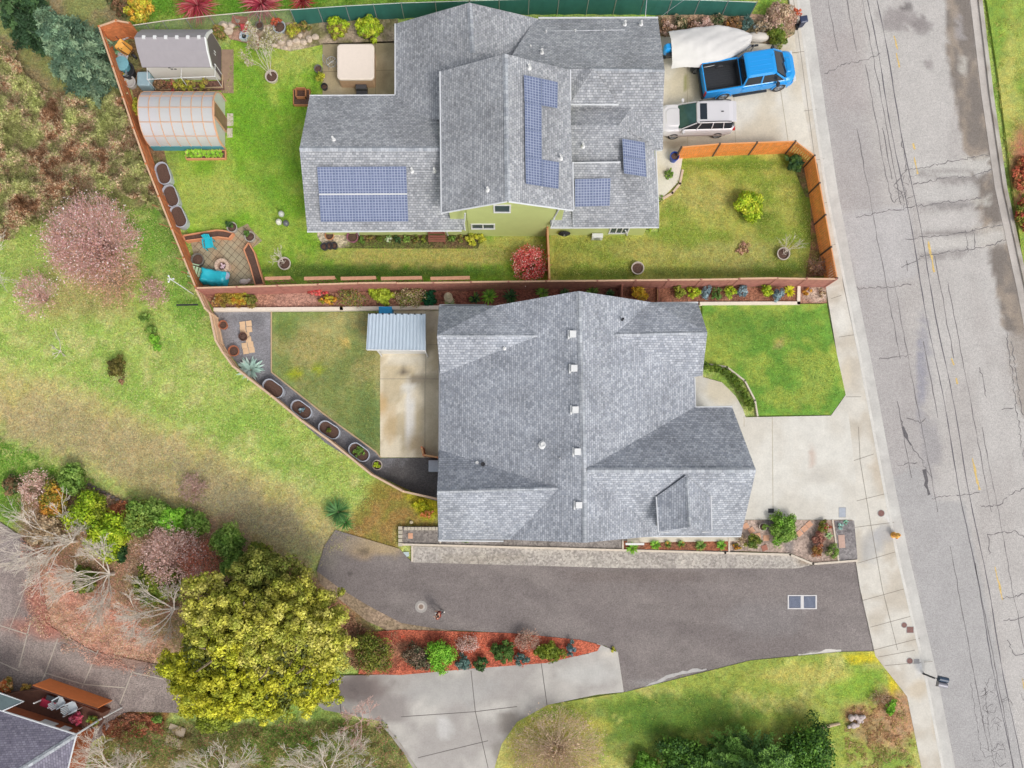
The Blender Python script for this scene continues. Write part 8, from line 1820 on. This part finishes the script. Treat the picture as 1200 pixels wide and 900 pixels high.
# --- front garden
bush(917, 619.5, 17, .9, PL_GREEN + PL_BRIGHT[:1], 'big bright green rounded shrub in the front garden', leaf=.06, shade=.5, nb=90, per=130); bush(881.5, 633.5, 9.5, .8, PL_OLIVE + PL_GREEN[2:3], 'dark green rounded shrub near the garage corner', leaf=.05, ry=11)
bush(965, 616, 8.5, .6, PL_OLIVE + PL_RED[2:3], 'olive green shrub at the top right of the front garden', leaf=.05); bush(957.5, 629.5, 9, .6, pal((166, 110, 96), (140, 96, 84), (186, 136, 116)), 'rust coloured shrub, upper of two', leaf=.05); bush(957, 645.5, 8.5, .6, pal((166, 120, 70), (140, 120, 60), (176, 110, 80)), 'orange brown shrub, lower one beside the kerb', leaf=.05); bush(974.5, 647, 9, .6, PL_GREEN + PL_TAN[:1], 'green shrub crossing the short white kerb', leaf=.05)
rosette(985, 617, 5, .25, pal((150, 196, 186), (176, 214, 200)), 'small teal rosette plant on the gravel, left one', 20, .12); rosette(991, 612, 3.5, .2, pal((150, 206, 176),), 'tiny teal rosette plant on the gravel, right one', 14, .1); rosette(971.5, 628, 5, .25, pal((170, 206, 140), (190, 220, 160)), 'pale green succulent between the rust shrub and the kerb', 20, .12)
twigbush(869, 634, 6, .5, 'pale dry grass at the left of the dark green shrub', TWG, 30, leaves=PL_TAN, nl=200, leaf=.04); bush(863, 640, 5, .3, PL_ORANGE + PL_OLIVE, 'small orange green plant at the end of the flower bed kerb', leaf=.05, name='plant', cat='plant')
for u, v, r_, p_, l in ((741, 642, 8.5, PL_BRIGHT, 'bright green plant under the white shelf board'), (768, 638.5, 7.5, PL_BRIGHT, 'bright green plant second from the left in the flower bed'), (783, 638, 5, PL_GREEN + PL_ORANGE[:1], 'small green plant third from the left in the flower bed'), (798, 637.5, 5.5, PL_GREEN + PL_ORANGE[:1], 'small green plant in the middle of the flower bed'), (821, 639.5, 7.5, PL_GREEN, 'mid green plant second from the right in the flower bed'), (845.5, 639, 7, PL_BRIGHT, 'bright green plant at the right end of the flower bed')): rosette(u, v, r_, .4, p_, l, 50, .1, name='plant', cat='plant', group='green plants of the flower bed')
bush(547, 634.5, 7, .15, PL_GREEN, 'low green weed at the foot of the south wall', leaf=.05, name='plant', cat='plant', ry=2, stem=False)
def hedge():
    pts = [(827, 429), (838, 431), (848, 435), (857, 442), (865, 450), (872, 460), (877, 470), (881, 481)]; g = P(858, 450, 0); g.z = .12; r = root('hedge', g, 'low clipped hedge curving between the walkway and the front lawn', 'hedge'); V = []
    for a, b in zip(pts, pts[1:]):
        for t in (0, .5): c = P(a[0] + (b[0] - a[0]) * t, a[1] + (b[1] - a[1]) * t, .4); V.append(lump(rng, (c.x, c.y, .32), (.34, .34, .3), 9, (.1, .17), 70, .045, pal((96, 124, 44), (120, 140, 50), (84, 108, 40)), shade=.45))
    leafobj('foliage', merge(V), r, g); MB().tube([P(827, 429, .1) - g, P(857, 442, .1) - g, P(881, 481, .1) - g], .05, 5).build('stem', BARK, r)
hedge()
# --- bed beside the alley
B_ = [(517, 768, 18, 1.3, PL_BRIGHT, 'bright lime green rounded bush in the bark bed', 18), (489, 770, 17, 1.0, pal((120, 100, 84), (84, 96, 66), (150, 124, 104), (70, 76, 54)), 'dark brown green bush left of the bright lime one', 15), (438, 766, 25, 1.3, PL_OLIVE + PL_MIX[:1], 'broad olive bush beside the yellow green tree', 22),
      (543, 776, 10, .7, PL_TEAL, 'dark teal bush right of the bright lime one', 9), (563, 777, 9, .7, PL_DARK + PL_GREEN[2:3], 'dark green bush at the lower edge of the bark bed', 10), (590, 764, 15, .8, pal((84, 116, 52), (104, 132, 60), (76, 100, 50)), 'flat round dark green bush in the middle of the bark bed', 12), (611, 772, 10, .7, PL_TEAL, 'dark teal bush between the two round green bushes', 8),
      (642, 764, 17, .8, pal((116, 132, 40), (140, 150, 50), (96, 112, 40)), 'round olive green bush toward the right end of the bark bed', 12), (669, 760, 7, .6, PL_BLUE[:2] + PL_TEAL, 'small blue grey bush at the right end of the bark bed', 9)]
for u, v, r_, h, p_, l, ry in B_: bush(u, v, r_, h, p_, l, leaf=.06, ry=ry, group='bushes of the bark bed')
twigbush(548, 754, 12, .6, 'pale mauve twiggy shrub in the bark bed above the teal bush', TWG, 60, leaves=pal((200, 170, 160), (176, 150, 140)), nl=700, leaf=.045, ry=8); twigbush(617, 749, 14, .8, 'grey twiggy shrub reaching over the alley edge', TWG, 70, leaves=pal((176, 140, 124), (150, 124, 110)), nl=800, leaf=.045, ry=12); bush(718, 761, 3.5, .2, PL_YG, 'tuft of yellow grass at the corner of the lower driveway', leaf=.05, name='plant', cat='plant', stem=False)
# --- corner lawn
twigbush(652, 882, 49, 1.8, 'wide pinkish tan twiggy dome shrub at the bottom edge by the lower driveway', TWG, 330, leaves=pal((186, 160, 134), (172, 144, 120), (196, 172, 148), (156, 142, 104)), nl=3000, leaf=.05, thick=.013)
bush(1043, 828, 7, .5, PL_BRIGHT, 'small bright green plant on the brown patch of the corner lawn', leaf=.06, name='plant', cat='plant', ry=10); twigbush(1030, 818, 13, .4, 'thin brown twigs left of the bright green plant', TWG, 40, leaves=PL_BROWN, nl=300, leaf=.04, ry=9)
bush(1197, 205, 12, .6, pal((206, 110, 84), (176, 90, 70), (150, 120, 70)), 'red leaved ground plant on the verge across the road', leaf=.07, ry=22); bush(1200, 250, 10, .6, PL_OLIVE + PL_RED[2:3], 'olive red ground plant below the red one across the road', leaf=.07, ry=22)
# deck flowers and corner flowers of the brown house
bush(103, 836, 10, .6, pal((236, 110, 140), (246, 150, 160), (206, 70, 100), (130, 60, 66)), 'pink flowering plant on the deck', leaf=.08, z0=1.15, stem=False, name='plant', cat='plant', ry=7); bush(122, 838, 7, .6, PL_GREEN + PL_ORANGE[:1], 'green plant hanging over the right end of the deck', leaf=.07, z0=1.1, stem=False, name='plant', cat='plant')
bush(6, 803, 10, .6, pal((240, 150, 90), (246, 200, 150), (216, 110, 60), (120, 140, 60)), 'orange flowering plant at the left edge beside the porch', leaf=.08, name='plant', cat='plant'); bush(30, 805, 6, .5, pal((220, 180, 110), (190, 170, 84)), 'tan dry flower head plant beside the porch', leaf=.06, name='plant', cat='plant')
bush(184, 842, 7, .4, PL_GREEN, 'green plant at the left of the yellow green tree near the slabs', leaf=.06, name='plant', cat='plant')
for u, v, l in ((207, 856, 'upper tan concrete slab of the path below the tree'), (203, 870, 'lower tan concrete slab of the path below the tree')): flatbox('path_slab', l, 'paving slab', u, v, 1.1, .62, .06, mat('tan_concrete', (206, 186, 160), .85, amt=.12, scale=4), -20, .02)

# ================================================================ the person on the alley
def skin(name, verts, edges, radii, m, parent, rt=0, sub=2):
    me = bpy.data.meshes.new(name); me.from_pydata(verts, edges, []); o = link(name, me, m, parent)
    s = o.modifiers.new('skin', 'SKIN'); s.use_smooth_shade = True
    for i, v in enumerate(me.skin_vertices[0].data): v.radius = radii[i] if isinstance(radii[i], tuple) else (radii[i], radii[i]); v.use_root = (i == rt)
    if sub: u = o.modifiers.new('sub', 'SUBSURF'); u.levels = sub; u.render_levels = sub
    return o
def person():
    p = P(514, 721, 1.2); r = root('person', (p.x, p.y, .062), 'person in a red brown jacket and dark hair walking on the dark alley', 'person', rz=R(165))
    SK = mat('skin', (226, 178, 150), .55, amt=.05); JK = mat('jacket', (150, 66, 52), .8, amt=.15); TR = mat('trousers', (66, 62, 66), .8, amt=.1); HR = mat('dark_hair', (46, 34, 30), .6, amt=.2, scale=30); SHO = mat('white_shoes', (230, 226, 220), .6)
    V = []; E = []; Rr = []
    def add(p_, r_, par=None):
        V.append(p_); Rr.append(r_); i = len(V) - 1
        if par is not None: E.append((par, i))
        return i
    pel = add((0, 0, .95), (.15, .11)); ch = add((0, 0, 1.2), (.16, .11), pel); sh = add((.01, 0, 1.40), (.12, .09), ch); nk = add((.015, 0, 1.50), .055, sh); hd = add((.03, 0, 1.58), (.075, .085), nk); hd2 = add((.035, 0, 1.68), (.08, .095), hd); add((.03, 0, 1.74), (.055, .06), hd2)
    hands = []
    for s in (-1, 1):
        a = add((.0, s * .17, 1.40), .06, sh); b = add((-.03 + .04 * s, s * .24, 1.12), .045, a); c = add((.14, s * .2, .98), .034, b); h = add((.22, s * .18, .99), (.036, .018), c); hands.append((h, s))
        hip = add((0, s * .09, .88), .085, pel); kn = add((.12 * s + .04, s * .1, .5), .058, hip); an = add((.1 * s - .02 - (.1 if s < 0 else 0), s * .1, .1), .038, kn); add((.1 * s + .12 - (.1 if s < 0 else 0), s * .11, .04), (.035, .03), an)
        for k in range(4):
            y = s * .18 + (k - 1.5) * .021; f1 = add((.262, y, .99), .009, h); f2 = add((.29 + .006 * (k in (1, 2)), y, .975), .0085, f1); add((.3 + .008 * (k in (1, 2)), y, .955), .007, f2)
        t1 = add((.235, s * .18 - s * .038, 1.0), .011, h); add((.262, s * .18 - s * .05, .99), .009, t1)
    skin('body', V, E, Rr, SK, r, 0, 2)
    skin('jacket', [(0, 0, .86), (0, 0, 1.05), (0, 0, 1.25), (.005, 0, 1.42), (0, -.18, 1.41), (-.07, -.25, 1.12), (.12, -.205, .99), (0, .18, 1.41), (.01, .25, 1.12), (.12, .205, .99)], [(0, 1), (1, 2), (2, 3), (3, 4), (4, 5), (5, 6), (3, 7), (7, 8), (8, 9)],
         [(.18, .14), (.18, .14), (.19, .14), (.12, .1), .078, .06, .048, .078, .06, .048], JK, r, 1, 2)
    skin('trousers', [(0, 0, .95), (0, -.09, .87), (-.08, -.1, .5), (-.21, -.1, .12), (0, .09, .87), (.16, .1, .5), (.08, .1, .12)], [(0, 1), (1, 2), (2, 3), (0, 4), (4, 5), (5, 6)], [(.16, .12), .1, .075, .06, .1, .075, .06], TR, r, 0, 2)
    skin('hair', [(-.01, 0, 1.62), (-.005, 0, 1.7), (.02, 0, 1.755)], [(0, 1), (1, 2)], [(.085, .09), (.1, .105), (.08, .08)], HR, r, 0, 2)
    for s, x in ((-1, -.2), (1, .1)):
        MB().rings([[Vector((q.x, q.y + s * .105, z)) for q in rrect(x - .1, x + .2, -.055, .055, .05, .04, 4)] for z in (0, .07)] + [[Vector((q.x, q.y + s * .105, .11)) for q in rrect(x - .08, x + .1, -.04, .04, .04, .03, 4)]]).build('shoe', SHO, r, bevel=.01)
    MB().ball((.118, -.035, 1.64), .012, 6).ball((.118, .035, 1.64), .012, 6).build('eyes', DARK, r); MB().add([(.11, -.012, 1.63), (.11, .012, 1.63), (.14, 0, 1.6), (.11, 0, 1.66)], [(0, 1, 2), (1, 3, 2), (3, 0, 2)]).build('nose', SK, r)
    MB().tube([(.112, -.022, 1.565), (.122, 0, 1.563), (.112, .022, 1.565)], .006, 5).build('mouth', mat('lips', (190, 110, 100), .5), r)
    for s in (-1, 1): MB().ball((.03, s * .095, 1.63), .026, 8, 1.3, .6, .4).build('ear', SK, r)
person()
